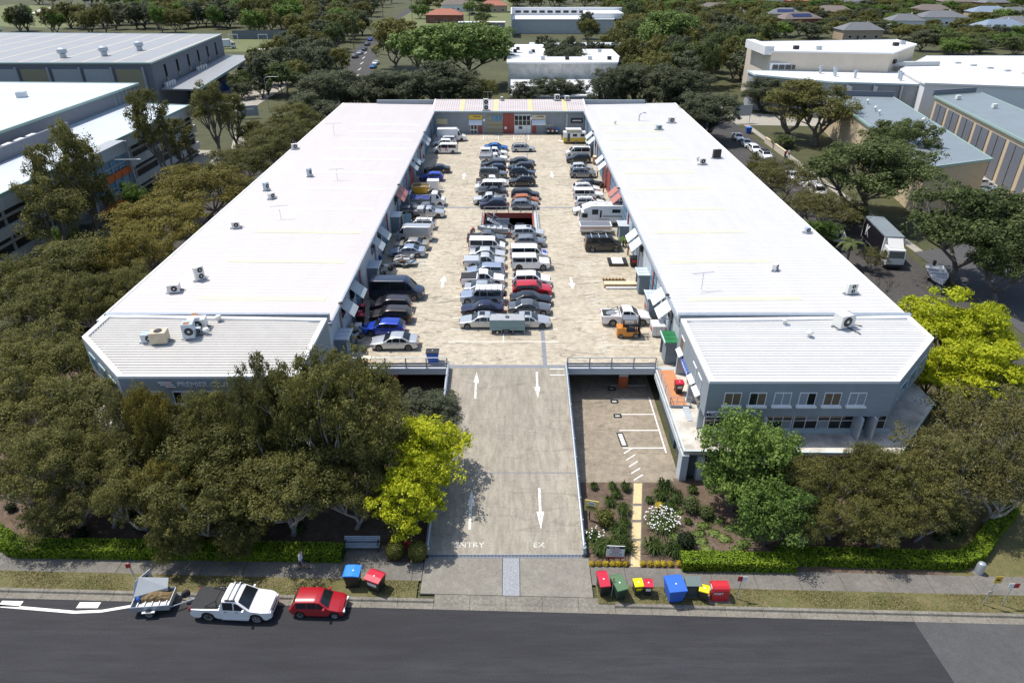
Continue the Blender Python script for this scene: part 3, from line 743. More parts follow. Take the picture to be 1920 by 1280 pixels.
# lettering on the west block
text('lettering', 'PREMIER CLUB CO', .60, MATS['white_trim'], wb, Vector((-26.55, 45.37, 8.02 - .24)) - origin(wb), (math.pi / 2, 0, 0), .03, 1.08, align='LEFT')
lg = MB().panel((-27.9, 45.36, 8.05), (-27.2, 45.36, 7.4), (-26.9, 45.36, 7.4), (-27.0, 45.36, 8.1), .03).build('logo_mark', mat('logo_red', (.35, .04, .10), .5, var=0), wb)
for k, (a_, b_) in enumerate(((-28.0, -26.95), (-27.85, -26.85), (-27.45, -26.7))):
    MB().panel((a_, 45.34, 7.92 - k * .2), (b_, 45.34, 7.92 - k * .2), (b_ + .02, 45.34, 8.05 - k * .2), (a_ - .05, 45.34, 8.05 - k * .2), .03).build('logo_stroke', MATS['white_trim'], wb)

# ---------------------------------------------------------------- unit fronts facing the yard
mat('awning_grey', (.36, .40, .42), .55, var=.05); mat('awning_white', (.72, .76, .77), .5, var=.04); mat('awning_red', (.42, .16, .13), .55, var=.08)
mat('poly_roof', (.50, .56, .62), .3, var=.15, scale=3); mat('poly_green', (.02, .16, .055), .4, var=.2, scale=4); mat('poly_blue', (.06, .17, .5), .4, var=.2, scale=4)
mat('porch_wall', (.17, .215, .25), .6, var=.08); mat('door_blue', (.10, .22, .33), .4, var=.1)
def sidebox(parent, name, s, wall, d0, d1, y0, y1, z0, z1, m):
    """box standing d0..d1 metres out from a wing wall; s = +1 for the west wing (faces +x)"""
    return MB().b2(wall + s * d0, wall + s * d1, y0, y1, z0, z1).build(name, MATS[m], parent)
def awning(s, wall, u, v, m, w=2.3):
    y, z = on_x(u, v, wall + s * .75)
    z = min(max(z, 5.6), 6.7)
    t = MB().panel((wall + s * .04, y - w / 2, z + .75), (wall + s * 1.45, y - w / 2, z - .55), (wall + s * 1.45, y + w / 2, z - .55), (wall + s * .04, y + w / 2, z + .75), .06 * s).build('awning', MATS[m], bld)
    for k in (-1, 1): MB().tube((wall + s * .05, y + k * w * .46, z - .7), (wall + s * 1.3, y + k * w * .46, z - .45), .03, n=5).build('strut', MATS['galv'], t)
    sidebox(bld, 'shop_window', s, wall, -.02, .06, y - w * .42, y + w * .42, z - 1.2, z + .6, 'glass')
    return y
def porch(s, wall, u, v, m, wallm='porch_wall'):
    y, z = on_x(u, v, wall + s * .8); y = max(57.5, y); d = 1.2; w = 2.4; z = 5.3
    p = sidebox(bld, 'porch', s, wall, .0, d, y - w / 2, y - w / 2 + .12, DECK, z, wallm)
    sidebox(p, 'porch_wall', s, wall, .0, d, y + w / 2 - .12, y + w / 2, DECK, z, wallm)
    sidebox(p, 'porch_front', s, wall, d - .1, d, y - w / 2 + .12, y + .2, DECK, z - .4, wallm)
    sidebox(p, 'porch_door', s, wall, .02, .1, y - .6, y + .9, DECK + .02, 5.2, 'black')
    for k in range(3):
        sidebox(p, 'roof_panel', s, wall, .02, d + .12, y - w / 2 + k * w / 3 + .03, y - w / 2 + (k + 1) * w / 3 - .03, z + .02, z + .06, m)
    sidebox(p, 'roof_rim', s, wall, d + .1, d + .2, y - w / 2, y + w / 2, z - .06, z + .1, 'aqua_trim')
    return y
used_w, used_e = [], []
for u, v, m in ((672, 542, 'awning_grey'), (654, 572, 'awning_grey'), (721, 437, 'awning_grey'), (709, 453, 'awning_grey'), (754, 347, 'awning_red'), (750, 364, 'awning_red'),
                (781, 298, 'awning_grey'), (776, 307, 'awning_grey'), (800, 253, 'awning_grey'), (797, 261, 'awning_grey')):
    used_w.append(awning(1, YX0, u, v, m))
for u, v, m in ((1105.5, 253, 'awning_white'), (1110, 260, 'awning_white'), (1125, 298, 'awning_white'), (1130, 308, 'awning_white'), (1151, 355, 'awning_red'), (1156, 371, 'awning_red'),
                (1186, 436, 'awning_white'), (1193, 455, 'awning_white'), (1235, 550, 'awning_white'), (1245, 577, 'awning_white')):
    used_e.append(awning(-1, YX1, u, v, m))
for u, v, m in ((700, 466, 'poly_roof'), (641, 592, 'poly_roof'), (742, 373, 'awning_white'), (760, 327, 'poly_blue'), (787, 275, 'poly_roof')): used_w.append(porch(1, YX0, u, v, m))
for u, v, m in ((1170, 378, 'poly_roof'), (1208, 463, 'poly_roof'), (1226, 507, 'poly_roof'), (1263, 592, 'poly_green'), (1106, 238, 'poly_roof')): used_e.append(porch(-1, YX1, u, v, m))
# roller doors, glazing and pilasters between them
for s, wall, used in ((1, YX0, used_w), (-1, YX1, used_e)):
    y = 58.5
    while y < 152:
        free = all(abs(y + 1.6 - q) > 2.9 for q in used)
        if free:
            d = sidebox(bld, 'roller_door', s, wall, -.02, .07, y, y + 3.2, DECK + .02, 7.0, 'door_blue')
            for k in range(3): sidebox(d, 'door_rail', s, wall, .06, .1, y, y + 3.2, 4.0 + k * .95, 4.06 + k * .95, 'galv')
            sidebox(d, 'door_post', s, wall, .06, .11, y + 1.55, y + 1.65, DECK + .02, 7.0, 'galv')
            y += 4.0
        else: y += .7
    for k in range(10):
        yy = 60 + k * 9.6
        sidebox(bld, 'pilaster', s, wall, -.02, .16, yy, yy + .45, DECK, 7.5, 'red_paint' if k % 2 else 'grey_wall')
    sidebox(bld, 'red_bay', s, wall, -.02, .045, 108, 117, DECK, 7.55, 'red_paint')
# north wing front
nw = bld
def nb(name, u0, u1, v0, v1, m, d=.06, yb=153.5, parent=None):
    x0, z1 = on_y(u0, v0, yb); x1, z0 = on_y(u1, v1, yb)
    return MB().b2(x0, x1, yb - d, yb + .02, max(z0, DECK + .01), z1).build(name, MATS[m], parent or bld)
mat('olive_door', (.27, .245, .16), .6, var=.08); mat('sign_yellow', (.72, .47, .05), .5, var=.05); mat('sign_cream', (.62, .54, .42), .5, var=.06); mat('sign_black', (.01, .01, .014), .4, var=0)
mat('pale_yellow', (.62, .55, .33), .6, var=.06); mat('car_blue', (.03, .16, .33), .3, var=.05)
rd = nb('roller_door', 912, 943, 215, 251, 'olive_door', .08)
for k in range(4): nb('door_rib', 912, 943, 222 + k * 8, 222.6 + k * 8, 'galv', .11, parent=rd)
cs = nb('window_row', 920, 942.5, 216.5, 227.5, 'glass_blue', .12, parent=rd)
for k in range(4): nb('mullion', 920 + k * 7.3, 920.7 + k * 7.3, 216.5, 227.5, 'galv', .15, parent=rd)
nb('red_panel', 943.5, 953.5, 213, 252, 'red_paint', .16); nb('red_panel', 954, 963.5, 213, 252, 'red_paint', .14)
rd2 = nb('glazed_door', 964.5, 995, 215, 251, 'awning_white', .08)
for i in range(4):
    for j in range(2): nb('pane', 965.2 + i * 7.5, 971.6 + i * 7.5, 217 + j * 9.3, 225.5 + j * 9.3, 'glass', .11, parent=rd2)
for i in range(3): nb('mullion', 971.9 + i * 7.5, 972.5 + i * 7.5, 235, 251, 'galv', .11, parent=rd2)
nb('pane', 973, 979, 237, 242, 'glass', .12, parent=rd2)
for u0, u1, sm, bm in ((879, 904, 'sign_yellow', 'awning_white'), (997.5, 1023, 'sign_cream', 'awning_white')):
    s_ = nb('sign_board', u0, u1, 215.5, 224, sm, .12)
    for k in range(4): nb('sign_mark', u0 + 9 + k * 3.4, u0 + 11.6 + k * 3.4, 217.5, 219.8, 'blind', .135, parent=s_)
    x0, z0 = on_y(u0, 225, 153.4); x1, z1 = on_y(u1, 233, 153.4)
    MB().panel((x0, 152.4, z1), (x1, 152.4, z1), (x1, 153.38, z0), (x0, 153.38, z0), .06).build('awning', MATS[bm], bld)
f_ = nb('window', 882, 895, 234, 250, 'white_trim', .07)
for i in range(2): nb('pane', 883 + i * 6, 888 + i * 6, 235, 242.5, 'glass', .09, parent=f_); nb('pane', 883 + i * 6, 888 + i * 6, 244.5, 249.5, 'glass', .09, parent=f_)
nb('red_door', 897, 904, 233.5, 252, 'red_paint', .08); nb('red_door', 998, 1005, 233.5, 252, 'red_paint', .08)
f_ = nb('window', 1024, 1037, 234, 246, 'cream', .07)
for i in range(2): nb('pane', 1025 + i * 6, 1030 + i * 6, 235.5, 244.5, 'grey_blind', .09, parent=f_)
s_ = nb('black_sign', 1070.5, 1092, 222, 230.5, 'sign_black', .12)
for k in range(7): nb('sign_mark', 1073.5 + k * 2.4, 1075.3 + k * 2.4, 225, 227.5, 'white_trim', .135, parent=s_)
nb('pale_panel', 818, 839, 223, 233, 'pale_yellow', .05)
for u in (848, 1062): nb('downpipe', u, u + 1.2, 213, 251, 'galv', .1)
for u, v in ((948, 240), (907.5, 225.5), (996, 222)):
    x, z = on_y(u, v, 153.3); MB().lathe([(.05, 0), (.3, .06), (.3, .1)], (x, 153.2, z), 10, 'Y').build('wall_lamp', MATS['white_trim'], bld)
# small eave lamps
for u, v in ((632, 551), (744, 338), (793, 238)):
    y, z = on_x(u, v, YX0 + .3); MB().lathe([(.05, .0), (.22, .08), (.22, .2), (.05, .26)], (YX0 + .5, y, 7.95), 8).build('flood_lamp', MATS['black'], bld)
for u, v in ((1257, 538), (1164, 340), (1114, 240)):
    y, z = on_x(u, v, YX1 - .3); MB().lathe([(.05, .0), (.22, .08), (.22, .2), (.05, .26)], (YX1 - .5, y, 7.95), 8).build('flood_lamp', MATS['black'], bld)

# ---------------------------------------------------------------- roof plant
mat('ac_white', (.66, .66, .63), .45, var=.06); mat('ac_cream', (.55, .47, .35), .5, var=.12, scale=2); mat('ac_blue', (.45, .53, .60), .4, .2, var=.08); mat('rust', (.33, .14, .05), .8, var=.3, scale=3)
def ac_unit(x, y, z, w, d, h, rz, label, m='ac_white', fans=1, top=False, group='air conditioners on the roofs'):
    t = thing('air_conditioner', label, 'air conditioner', (x, y, z), rz, group)
    lmesh('casing', MB().b2(-w / 2, w / 2, -d / 2, d / 2, .14, .14 + h), MATS[m], t)
    for k in (-1, 1):
        lmesh('foot_rail', MB().b2(-w / 2 - .25, w / 2 + .25, k * d * .32 - .04, k * d * .32 + .04, 0, .14), MATS['galv'], t)
    if top:
        lmesh('fan_grille', MB().lathe([(.34, 0), (.34, .05), (.1, .06)], (0, 0, .14 + h), 14), MATS['black'], t)
    else:
        for k in range(fans):
            zc = .14 + h * (k + .5) / fans; r = min(w * .4, h / fans * .4)
            g = lmesh('fan_grille', MB().lathe([(r, 0), (r * .96, .025), (.04, .03)], (0, 0, 0), 14, 'Y'), MATS['black'], t, (w * .08, -d / 2 - .0, zc), (0, 0, math.pi))
            lmesh('hub', MB().lathe([(r * .3, 0), (r * .3, .045)], (0, 0, 0), 8, 'Y'), MATS[m], t, (w * .08, -d / 2, zc), (0, 0, math.pi))
    lmesh('pipe', MB().tube((w / 2, 0, .3), (w / 2 + .5, .1, .05), .03, n=5), MATS['black'], t)
    return t
def roofpt(u, v, z): p = at(u, v, z); return p.x, p.y
def ra(u, v, side, *a, **k):
    z = 8.0
    for _ in range(3):
        x, y = roofpt(u, v, z); z = zw(x) if side == 'w' else ze(x)
    return ac_unit(x, y, z, *a, **k)
ra(328, 547, 'w', 1.1, .9, .75, .25, 'squat cream-white air conditioner with a bracket arm near the front of the west roof', 'ac_white', 1)
ra(376, 525, 'w', .95, .4, 1.35, .9, 'tall twin-fan air conditioner near the outer edge of the west roof', 'ac_white', 2)
ra(443, 428, 'w', .9, .5, .7, .3, 'small single-fan air conditioner at the outer edge of the west roof', 'ac_white', 1)
ra(500, 357, 'w', .8, .45, 1.0, 1.2, 'upright grey air conditioner on the west roof behind another', 'ac_blue', 1)
ra(510, 373, 'w', .9, .45, .7, .9, 'small air conditioner on long rails on the west roof', 'ac_white', 1)
ra(581, 331, 'w', .8, .4, 1.1, 1.2, 'slim upright air conditioner mid west roof', 'ac_blue', 1)
ra(553, 280, 'w', 1.0, .5, .8, .5, 'air conditioner far along the outer edge of the west roof', 'ac_white', 1)
ra(1343, 297, 'e', 1.3, .5, 1.3, .2, 'dark upright air conditioner on the east roof', 'black', 1)
ra(1316, 309, 'e', 1.0, .5, .9, .1, 'white air conditioner on rails beside the dark one on the east roof', 'ac_white', 1)
ra(1258, 231, 'e', 1.4, .6, 1.0, 0, 'white air conditioner at the far end of the east roof', 'ac_white', 1)
ra(1235, 244, 'e', 1.2, .6, .8, 0, 'grey air conditioner at the far end of the east roof', 'ac_blue', 1)
ra(1453, 507, 'e', .7, .4, .6, .8, 'small dark-faced fan unit mid east roof', 'ac_white', 1)
ra(1594, 551, 'e', 1.0, .45, 1.0, .15, 'twin-fan white air conditioner near the outer edge of the east roof', 'ac_white', 2)
ra(1513, 437, 'e', .6, .5, .6, 0, 'tiny grey unit on the outer edge of the east roof', 'ac_blue', 1)
BZ = 8.42
for (u, v, w, d, h, rz, lab, m, f, tp) in ((302, 642, 1.35, 1.0, 1.0, .12, 'cream air conditioner with round top fan on the west end roof', 'ac_cream', 1, True),
        (282, 640, 1.1, .8, .7, .12, 'blue-grey box unit beside the cream one on the west end roof', 'ac_blue', 1, False),
        (358, 633, .95, .9, 1.35, .2, 'rust-stained blue air conditioner on the west end roof', 'ac_blue', 1, False),
        (373, 616, 1.5, .9, .95, .15, 'cream-white air conditioner behind the rusty one on the west end roof', 'ac_white', 1, False),
        (1577, 613, 1.2, 1.0, 1.2, .35, 'large white air conditioner with black hoses on the east end roof', 'ac_white', 1, False),
        (373, 626, .5, .4, .5, .2, 'small grey box between the units on the west end roof', 'ac_blue', 1, False)):
    x, y = roofpt(u, v, BZ); t = ac_unit(x, y, BZ, w, d, h, rz, lab, m, f, tp)
    if 'rust' in lab: lmesh('rust_patch', MB().b2(-.3, .2, -.35, .1, 1.491, 1.5), MATS['rust'], t)
    if 'hoses' in lab:
        lmesh('louvre', MB().b2(.55, .95, -.5, .5, .2, 1.25), MATS['galv'], t)
        lmesh('hose', MB().path([(.2, -.5, .2), (.5, -1.0, .06), (.6, -1.7, .05)], .05), MATS['black'], t)
        lmesh('hose', MB().path([(.9, -.2, .3), (1.5, -.3, .06), (1.8, -.6, .05)], .05), MATS['black'], t)
for u, v, w, h, lab in ((911, 203, 1.1, 2.3, 'tall twin-fan white unit on the north roof'), (1043, 188, 1.2, 1.1, 'white unit at the back of the north roof'), (1062, 190, 1.0, .8, 'second small unit at the back of the north roof'), (941, 190, .5, .6, 'tiny vent box at the back of the north roof')):
    x, y = roofpt(u, v, 8.4); y = min(y, 160.5); ac_unit(x, y, 7.85 + (y - 153.1) / 8.2, w, .7, h, 0, lab, 'ac_white', 2 if h > 2 else 1)
def vent(u, v, z, lab):
    x, y = roofpt(u, v, z); t = thing('roof_vent', lab, 'roof vent', (x, y, z), 0, 'whirly roof vents')
    lmesh('neck', MB().lathe([(.16, 0), (.16, .25)], n=10), MATS['galv'], t)
    lmesh('turbine', MB().lathe([(.16, .25), (.28, .32), (.3, .45), (.22, .58), (.05, .64)], n=12), MATS['ac_white'], t, smooth=True)
vent(411, 602, BZ, 'whirly vent by the back edge of the west end roof'); vent(388, 626, BZ, 'whirly vent beside the units on the west end roof')
vent(1471, 607, BZ, 'whirly vent near the back of the east end roof'); vent(1517, 631, BZ, 'whirly vent in the middle of the east end roof')
vent(1153, 232, 8.0, 'stub vent pipe at the far end of the east roof'); vent(1308, 300, 8.1, 'whirly vent near the dark unit on the east roof')
def antenna(u, v, z, lab, s=1.0):
    x, y = roofpt(u, v, z); t = thing('tv_antenna', lab, 'antenna', (x, y, z), .3, 'roof antennas')
    lmesh('mast', MB().tube((0, 0, 0), (0, 0, 1.7 * s), .03, n=5), MATS['galv'], t)
    lmesh('boom', MB().tube((-1.1 * s, 0, 1.7 * s), (1.1 * s, 0, 1.65 * s), .025, n=5), MATS['galv'], t)
    for k in range(7):
        xx = (-1.0 + k * .33) * s; lmesh('element', MB().tube((xx, -.35 * s, 1.68 * s), (xx, .35 * s, 1.68 * s), .014, n=4), MATS['galv'], t)
antenna(527, 410, 8.0, 'television antenna mid west roof'); antenna(627, 254, 8.0, 'television antenna at the far end of the west roof', 1.3)
antenna(633, 338, 7.9, 'television antenna near the inner side of the west roof'); antenna(1315, 543, 7.95, 'television antenna near the front of the east roof', 1.1)
antenna(915, 187, 8.7, 'television antenna on the north roof')
# curved flue
x, y = roofpt(1198, 226, 8.0); t = thing('flue_pipe', 'curved grey flue pipe at the far end of the east roof', 'flue', (x, y, 7.9))
lmesh('pipe', MB().path([(0, 0, 0), (0, 0, 1.0), (.25, 0, 1.5), (.8, 0, 1.7), (1.3, 0, 1.5)], .12, 8), MATS['galv'], t)
x, y = roofpt(1590, 801, DECK); t = ac_unit(x, y, DECK, .95, .4, .75, -.5, 'white air conditioner standing on the terrace by the shopfront', 'ac_white', 1)
# ================================================================ vehicles
def paint(name, col, metal=0.0, rough=.3):
    return mat('paint_' + name, col, rough, metal, var=0, coat=.6)
PAINT = {k: paint(k, *v) for k, v in {
    'white': ((.78, .78, .78),), 'silver': ((.50, .52, .54), .45), 'pale_silver': ((.62, .63, .64), .35), 'bluesilver': ((.36, .42, .52), .45), 'grey': ((.14, .15, .165), .4),
    'darkgrey': ((.05, .054, .06), .35), 'black': ((.012, .012, .014),), 'navy': ((.012, .016, .05), .2), 'blue': ((.01, .05, .42), .25), 'sky': ((.02, .16, .50), .25),
    'red': ((.46, .012, .025),), 'darkred': ((.36, .012, .02),), 'orange': ((.50, .13, .02), .3), 'beige': ((.36, .34, .30), .4), 'brown': ((.045, .037, .033), .35),
    'plum': ((.045, .038, .05), .35), 'slate': ((.03, .042, .075), .3), 'yellow': ((.60, .36, .02),), 'amber': ((.62, .22, .01),), 'midgrey': ((.24, .26, .29), .45)}.items()}
mat('lamp_clear', (.75, .77, .78), .15, var=0); mat('lamp_red', (.40, .01, .01), .2, var=0); mat('lamp_amber', (.65, .2, .01), .2, var=0)
mat('alloy', (.56, .57, .58), .35, .25, var=0); mat('trim_black', (.02, .02, .022), .5, var=0); mat('canvas', (.022, .023, .026), .8, var=.15, scale=4)
mat('tray_grey', (.30, .31, .32), .45, .4, var=.1); mat('plate', (.7, .65, .3), .5, var=0)
GL = MATS['glass']
# s = 0 front ... 1 rear ; (s, z) top line
TYPES = {
 'sedan': dict(L=4.75, W=1.82, belt=.93, top=[(0, .55), (.02, .72), (.27, .93), (.43, 1.40), (.52, 1.45), (.68, 1.41), (.83, 1.06), (.97, 1.02), (1, .62)], ws=(.275, .425), rs=(.69, .825), sw=(.33, .47, .63, .76), wh=(.185, .80), tum=.36, wr=.32),
 'coupe': dict(L=4.5, W=1.84, belt=.86, top=[(0, .5), (.02, .65), (.32, .86), (.47, 1.22), (.55, 1.26), (.66, 1.22), (.86, .96), (.97, .93), (1, .6)], ws=(.325, .465), rs=(.67, .855), sw=(.38, .5, .6, .72), wh=(.19, .80), tum=.4, wr=.32),
 'hatch': dict(L=4.2, W=1.78, belt=.95, top=[(0, .55), (.02, .75), (.25, .97), (.43, 1.43), (.55, 1.49), (.86, 1.42), (.975, 1.02), (1, .62)], ws=(.255, .425), rs=(.87, .968), sw=(.31, .48, .66, .86), wh=(.185, .82), tum=.34, wr=.31),
 'kei': dict(L=3.5, W=1.55, belt=.86, top=[(0, .45), (.03, .64), (.10, .74), (.27, .88), (.43, 1.34), (.52, 1.40), (.88, 1.36), (.97, .95), (1, .55)], ws=(.275, .425), rs=(.885, .965), sw=(.335, .49, .67, .87), wh=(.175, .82), tum=.30, wr=.27),
 'wagon': dict(L=4.75, W=1.82, belt=.94, top=[(0, .55), (.02, .74), (.26, .95), (.42, 1.42), (.5, 1.48), (.90, 1.44), (.98, 1.0), (1, .62)], ws=(.265, .415), rs=(.905, .975), sw=(.32, .46, .63, .90), wh=(.185, .80), tum=.34, wr=.32),
 'suv': dict(L=4.6, W=1.86, belt=1.08, top=[(0, .62), (.02, .88), (.25, 1.10), (.40, 1.60), (.5, 1.67), (.88, 1.60), (.975, 1.12), (1, .7)], ws=(.255, .395), rs=(.89, .968), sw=(.30, .46, .65, .88), wh=(.185, .81), tum=.32, wr=.35),
 'fourwd': dict(L=4.9, W=1.92, belt=1.15, top=[(0, .7), (.015, 1.02), (.27, 1.16), (.355, 1.76), (.40, 1.83), (.965, 1.82), (.992, 1.15), (1, .75)], ws=(.275, .35), rs=(.967, .99), sw=(.30, .46, .63, .94), wh=(.175, .79), tum=.2, wr=.39),
 'van': dict(L=4.9, W=1.92, belt=1.16, top=[(0, .6), (.015, .92), (.15, 1.14), (.29, 1.84), (.36, 1.93), (.965, 1.92), (.99, 1.16), (1, .65)], ws=(.155, .285), rs=(.967, .988), sw=(.20, .34, .62, .94), wh=(.165, .80), tum=.16, wr=.33),
 'cabvan': dict(L=5.0, W=1.90, belt=1.22, top=[(0, .6), (.012, 1.0), (.06, 1.22), (.19, 2.0), (.27, 2.16), (.965, 2.14), (.992, 1.2), (1, .65)], ws=(.065, .185), rs=(.967, .99), sw=(.09, .23, .6, .94), wh=(.20, .78), tum=.13, wr=.33, solid=True),
 'sprinter': dict(L=6.2, W=2.0, belt=1.25, top=[(0, .65), (.012, 1.0), (.13, 1.25), (.26, 2.3), (.32, 2.62), (.965, 2.6), (.992, 1.3), (1, .7)], ws=(.135, .235), rs=None, sw=(.165, .28, .6, .94), wh=(.16, .78), tum=.08, wr=.35, solid=True),
 'minibus': dict(L=6.2, W=2.04, belt=1.3, top=[(0, .65), (.012, 1.0), (.14, 1.25), (.27, 2.2), (.34, 2.44), (.965, 2.42), (.992, 1.3), (1, .7)], ws=(.145, .255), rs=(.967, .99), sw=(.175, .3, .6, .94), wh=(.16, .78), tum=.08, wr=.35),
 'ute': dict(L=5.3, W=1.88, belt=1.10, top=[(0, .62), (.02, .90), (.07, 1.0), (.245, 1.12), (.385, 1.70), (.45, 1.79), (.575, 1.77), (.62, 1.12), (.99, 1.08), (1, .7)], ws=(.25, .38), rs=(.578, .612), sw=(.30, .435, .575, .60), wh=(.18, .775), tum=.26, wr=.38, tub=(.635, .985)),
 'singleute': dict(L=5.2, W=1.84, belt=1.02, top=[(0, .6), (.015, .85), (.26, 1.02), (.38, 1.52), (.43, 1.58), (.52, 1.55), (.55, .75), (.99, .75), (1, .6)], ws=(.265, .375), rs=(.522, .54), sw=(.31, .44, .5, .52), wh=(.18, .775), tum=.28, wr=.34),
 'cabtruck': dict(L=5.6, W=1.98, belt=1.25, top=[(0, .7), (.012, 1.05), (.10, 1.25), (.21, 2.05), (.26, 2.15), (.36, 2.12), (.38, .8), (.99, .8), (1, .6)], ws=(.105, .205), rs=(.362, .378), sw=(.14, .24, .3, .355), wh=(.15, .74), tum=.1, wr=.36),
}
CACHE = {}
def interp(pts, s):
    for (a, za), (b, zb) in zip(pts[:-1], pts[1:]):
        if s <= b: return za + (zb - za) * (s - a) / (b - a)
    return pts[-1][1]
def car_parts(kind):
    if kind in CACHE: return CACHE[kind]
    T = TYPES[kind]; L, W, belt, top = T['L'], T['W'], T['belt'], T['top']; hw = W / 2; tum = T['tum']; wr = T['wr']
    X = lambda s: L / 2 - s * L
    def plan(s):
        e = max(0, (.12 - s) / .12); g = max(0, (s - .93) / .07)
        return hw * (1 - .19 * min(1, e) ** 2 - .12 * min(1, g) ** 2)
    def half(s, z): return plan(s) - max(0, z - belt) * tum
    ss = set([p[0] for p in top]) | {.005, .05, .12}
    for w in T['wh']:
        for k in range(-6, 7): ss.add(w + k * (wr + .07) / L / 6)
    for k in range(21): ss.add(k / 20)
    ss = sorted(s for s in ss if 0 <= s <= 1)
    ss = [s for i, s in enumerate(ss) if i == 0 or s - ss[i - 1] > .004 or s == 1]
    sill = wr * .72
    def zbot(s):
        z = sill + .10 * max(0, (.05 - s) / .05) + .12 * max(0, (s - .93) / .07)
        for w in T['wh']:
            d = (s - w) * L; rr = wr + .07
            if abs(d) < rr: z = max(z, wr + math.sqrt(rr * rr - d * d))
        return z
    rings = []
    for s in ss:
        zt = interp(top, s); zb = min(zbot(s), zt - .12); p = plan(s)
        zs = min(belt, zt - .05); zm = zb + (zs - zb) * .5
        pts = [(0, zb + .02), (p * .86, zb), (p * .985, zb + .03), (p, zm), (p * .985, zs)]
        zsh = max(zs + .012, zt - .07)
        pts += [(half(s, zsh) * .985, zsh), (half(s, zt) * .985 - .10, zt - .006), (half(s, zt) * .5, zt + .02), (0, zt + .028)]
        rings.append((X(s), pts))
    body = MB(); n = len(rings[0][1])
    for x, pts in rings:
        body.v += [(x, y, z) for y, z in pts] + [(x, -y, z) for y, z in pts[1:-1]]
    m = 2 * n - 2
    order = list(range(n)) + [n + i - 1 for i in range(n - 2, 0, -1)]
    for i in range(len(rings) - 1):
        for k in range(m):
            a, b = order[k], order[(k + 1) % m]
            body.f.append((i * m + a, i * m + b, (i + 1) * m + b, (i + 1) * m + a))
    body.f.append(tuple(reversed(order))); body.f.append(tuple((len(rings) - 1) * m + o for o in order))
    P = []
    # glass
    def screen(s0, s1, off, inset_=.10):
        mb = MB(); rows = 4; cols = 6
        ds, dz = (s1 - s0) * L, interp(top, s1) - interp(top, s0); l = math.hypot(ds, dz); nx, nz = (dz / l), abs(ds) / l
        for i in range(rows + 1):
            s = s0 + (s1 - s0) * i / rows; z = interp(top, s); w = half(s, z) * .985 - inset_
            for j in range(cols + 1):
                t = -1 + 2 * j / cols; mb.v.append((X(s) + nx * off * (1 if dz > 0 else 1), w * t, z + .026 * (1 - t * t) + nz * off + .004))
        for i in range(rows):
            for j in range(cols):
                a = i * (cols + 1) + j; mb.f.append((a, a + 1, a + cols + 2, a + cols + 1))
        return mb
    P.append(('windscreen', screen(T['ws'][0] + .006, T['ws'][1] - .004, .012), 'glass', None))
    if T['rs']: P.append(('rear_window', screen(T['rs'][0] + .003, T['rs'][1] - .003, .012), 'glass', None))
    def side(sa, sb, sgn, slope_a=0.0, slope_b=0.0):
        z0 = belt + .035
        def topz(s): return interp(top, s) - .115
        N = 6; mb = MB()
        for i in range(N + 1):
            s = sa + (sb - sa) * i / N; z1 = max(z0 + .02, topz(s))
            for z in (z0, z1): mb.v.append((X(s), sgn * (half(s, z) * .985 + .012), z))
        for i in range(N):
            q = (2 * i, 2 * i + 1, 2 * i + 3, 2 * i + 2); mb.f.append(q if sgn > 0 else tuple(reversed(q)))
        return mb
    a, b, c, d = T['sw']
    for sgn in (1, -1):
        P.append(('side_window', side(a, b - .008, sgn), 'glass', None))
        if kind not in ('singleute', 'cabtruck') and not T.get('solid'):
            P.append(('side_window', side(b + .008, c - .008, sgn), 'glass', None))
            if d - c > .06 and kind != 'ute': P.append(('side_window', side(c + .008, d, sgn), 'glass', None))
            elif kind == 'ute': pass
    # lamps, grille, bumper, plate, mirrors, handles
    zf = interp(top, .03); z_l = zf - .14
    for sgn in (1, -1):
        P.append(('headlight', MB().box((X(.028), sgn * (plan(.03) - .22), z_l), (.22, .34, .13), -sgn * .35), 'lamp_clear', None))
        zr = min(belt - .08, interp(top, .985) - .16)
        P.append(('tail_light', MB().box((X(.987), sgn * (plan(.98) - .12), zr), (.14, .22, .2 if kind in ('sedan', 'coupe') else .3)), 'lamp_red', None))
        P.append(('mirror', MB().box((X(T['sw'][0] + .012), sgn * (hw + .09), belt + .09), (.12, .19, .14)), 'body', None))
        for q in ((a + b) / 2 + .035, (b + c) / 2 + .035):
            if kind not in ('singleute', 'cabtruck', 'sprinter') or q < b: P.append(('door_handle', MB().box((X(q), sgn * (plan(q) + .012), belt - .12), (.17, .025, .03)), 'trim_black', None))
    P.append(('grille', MB().box((X(.004), 0, z_l - .03), (.06, W * .42, .16)), 'trim_black', None))
    P.append(('lower_grille', MB().box((X(.004), 0, wr * .72 + .16), (.08, W * .55, .12)), 'trim_black', None))
    P.append(('number_plate', MB().box((X(1.0), 0, min(.85, belt - .2)), (.03, .38, .12)), 'plate', None))
    # wheels
    for w in T['wh']:
        for sgn in (1, -1):
            P.append(('wheel', (X(w), sgn * (hw - .125), wr, sgn), 'WHEEL', wr))
    if T.get('tub'):
        pass
    CACHE[kind] = (body, P, {})
    return CACHE[kind]
WHEELS = {}
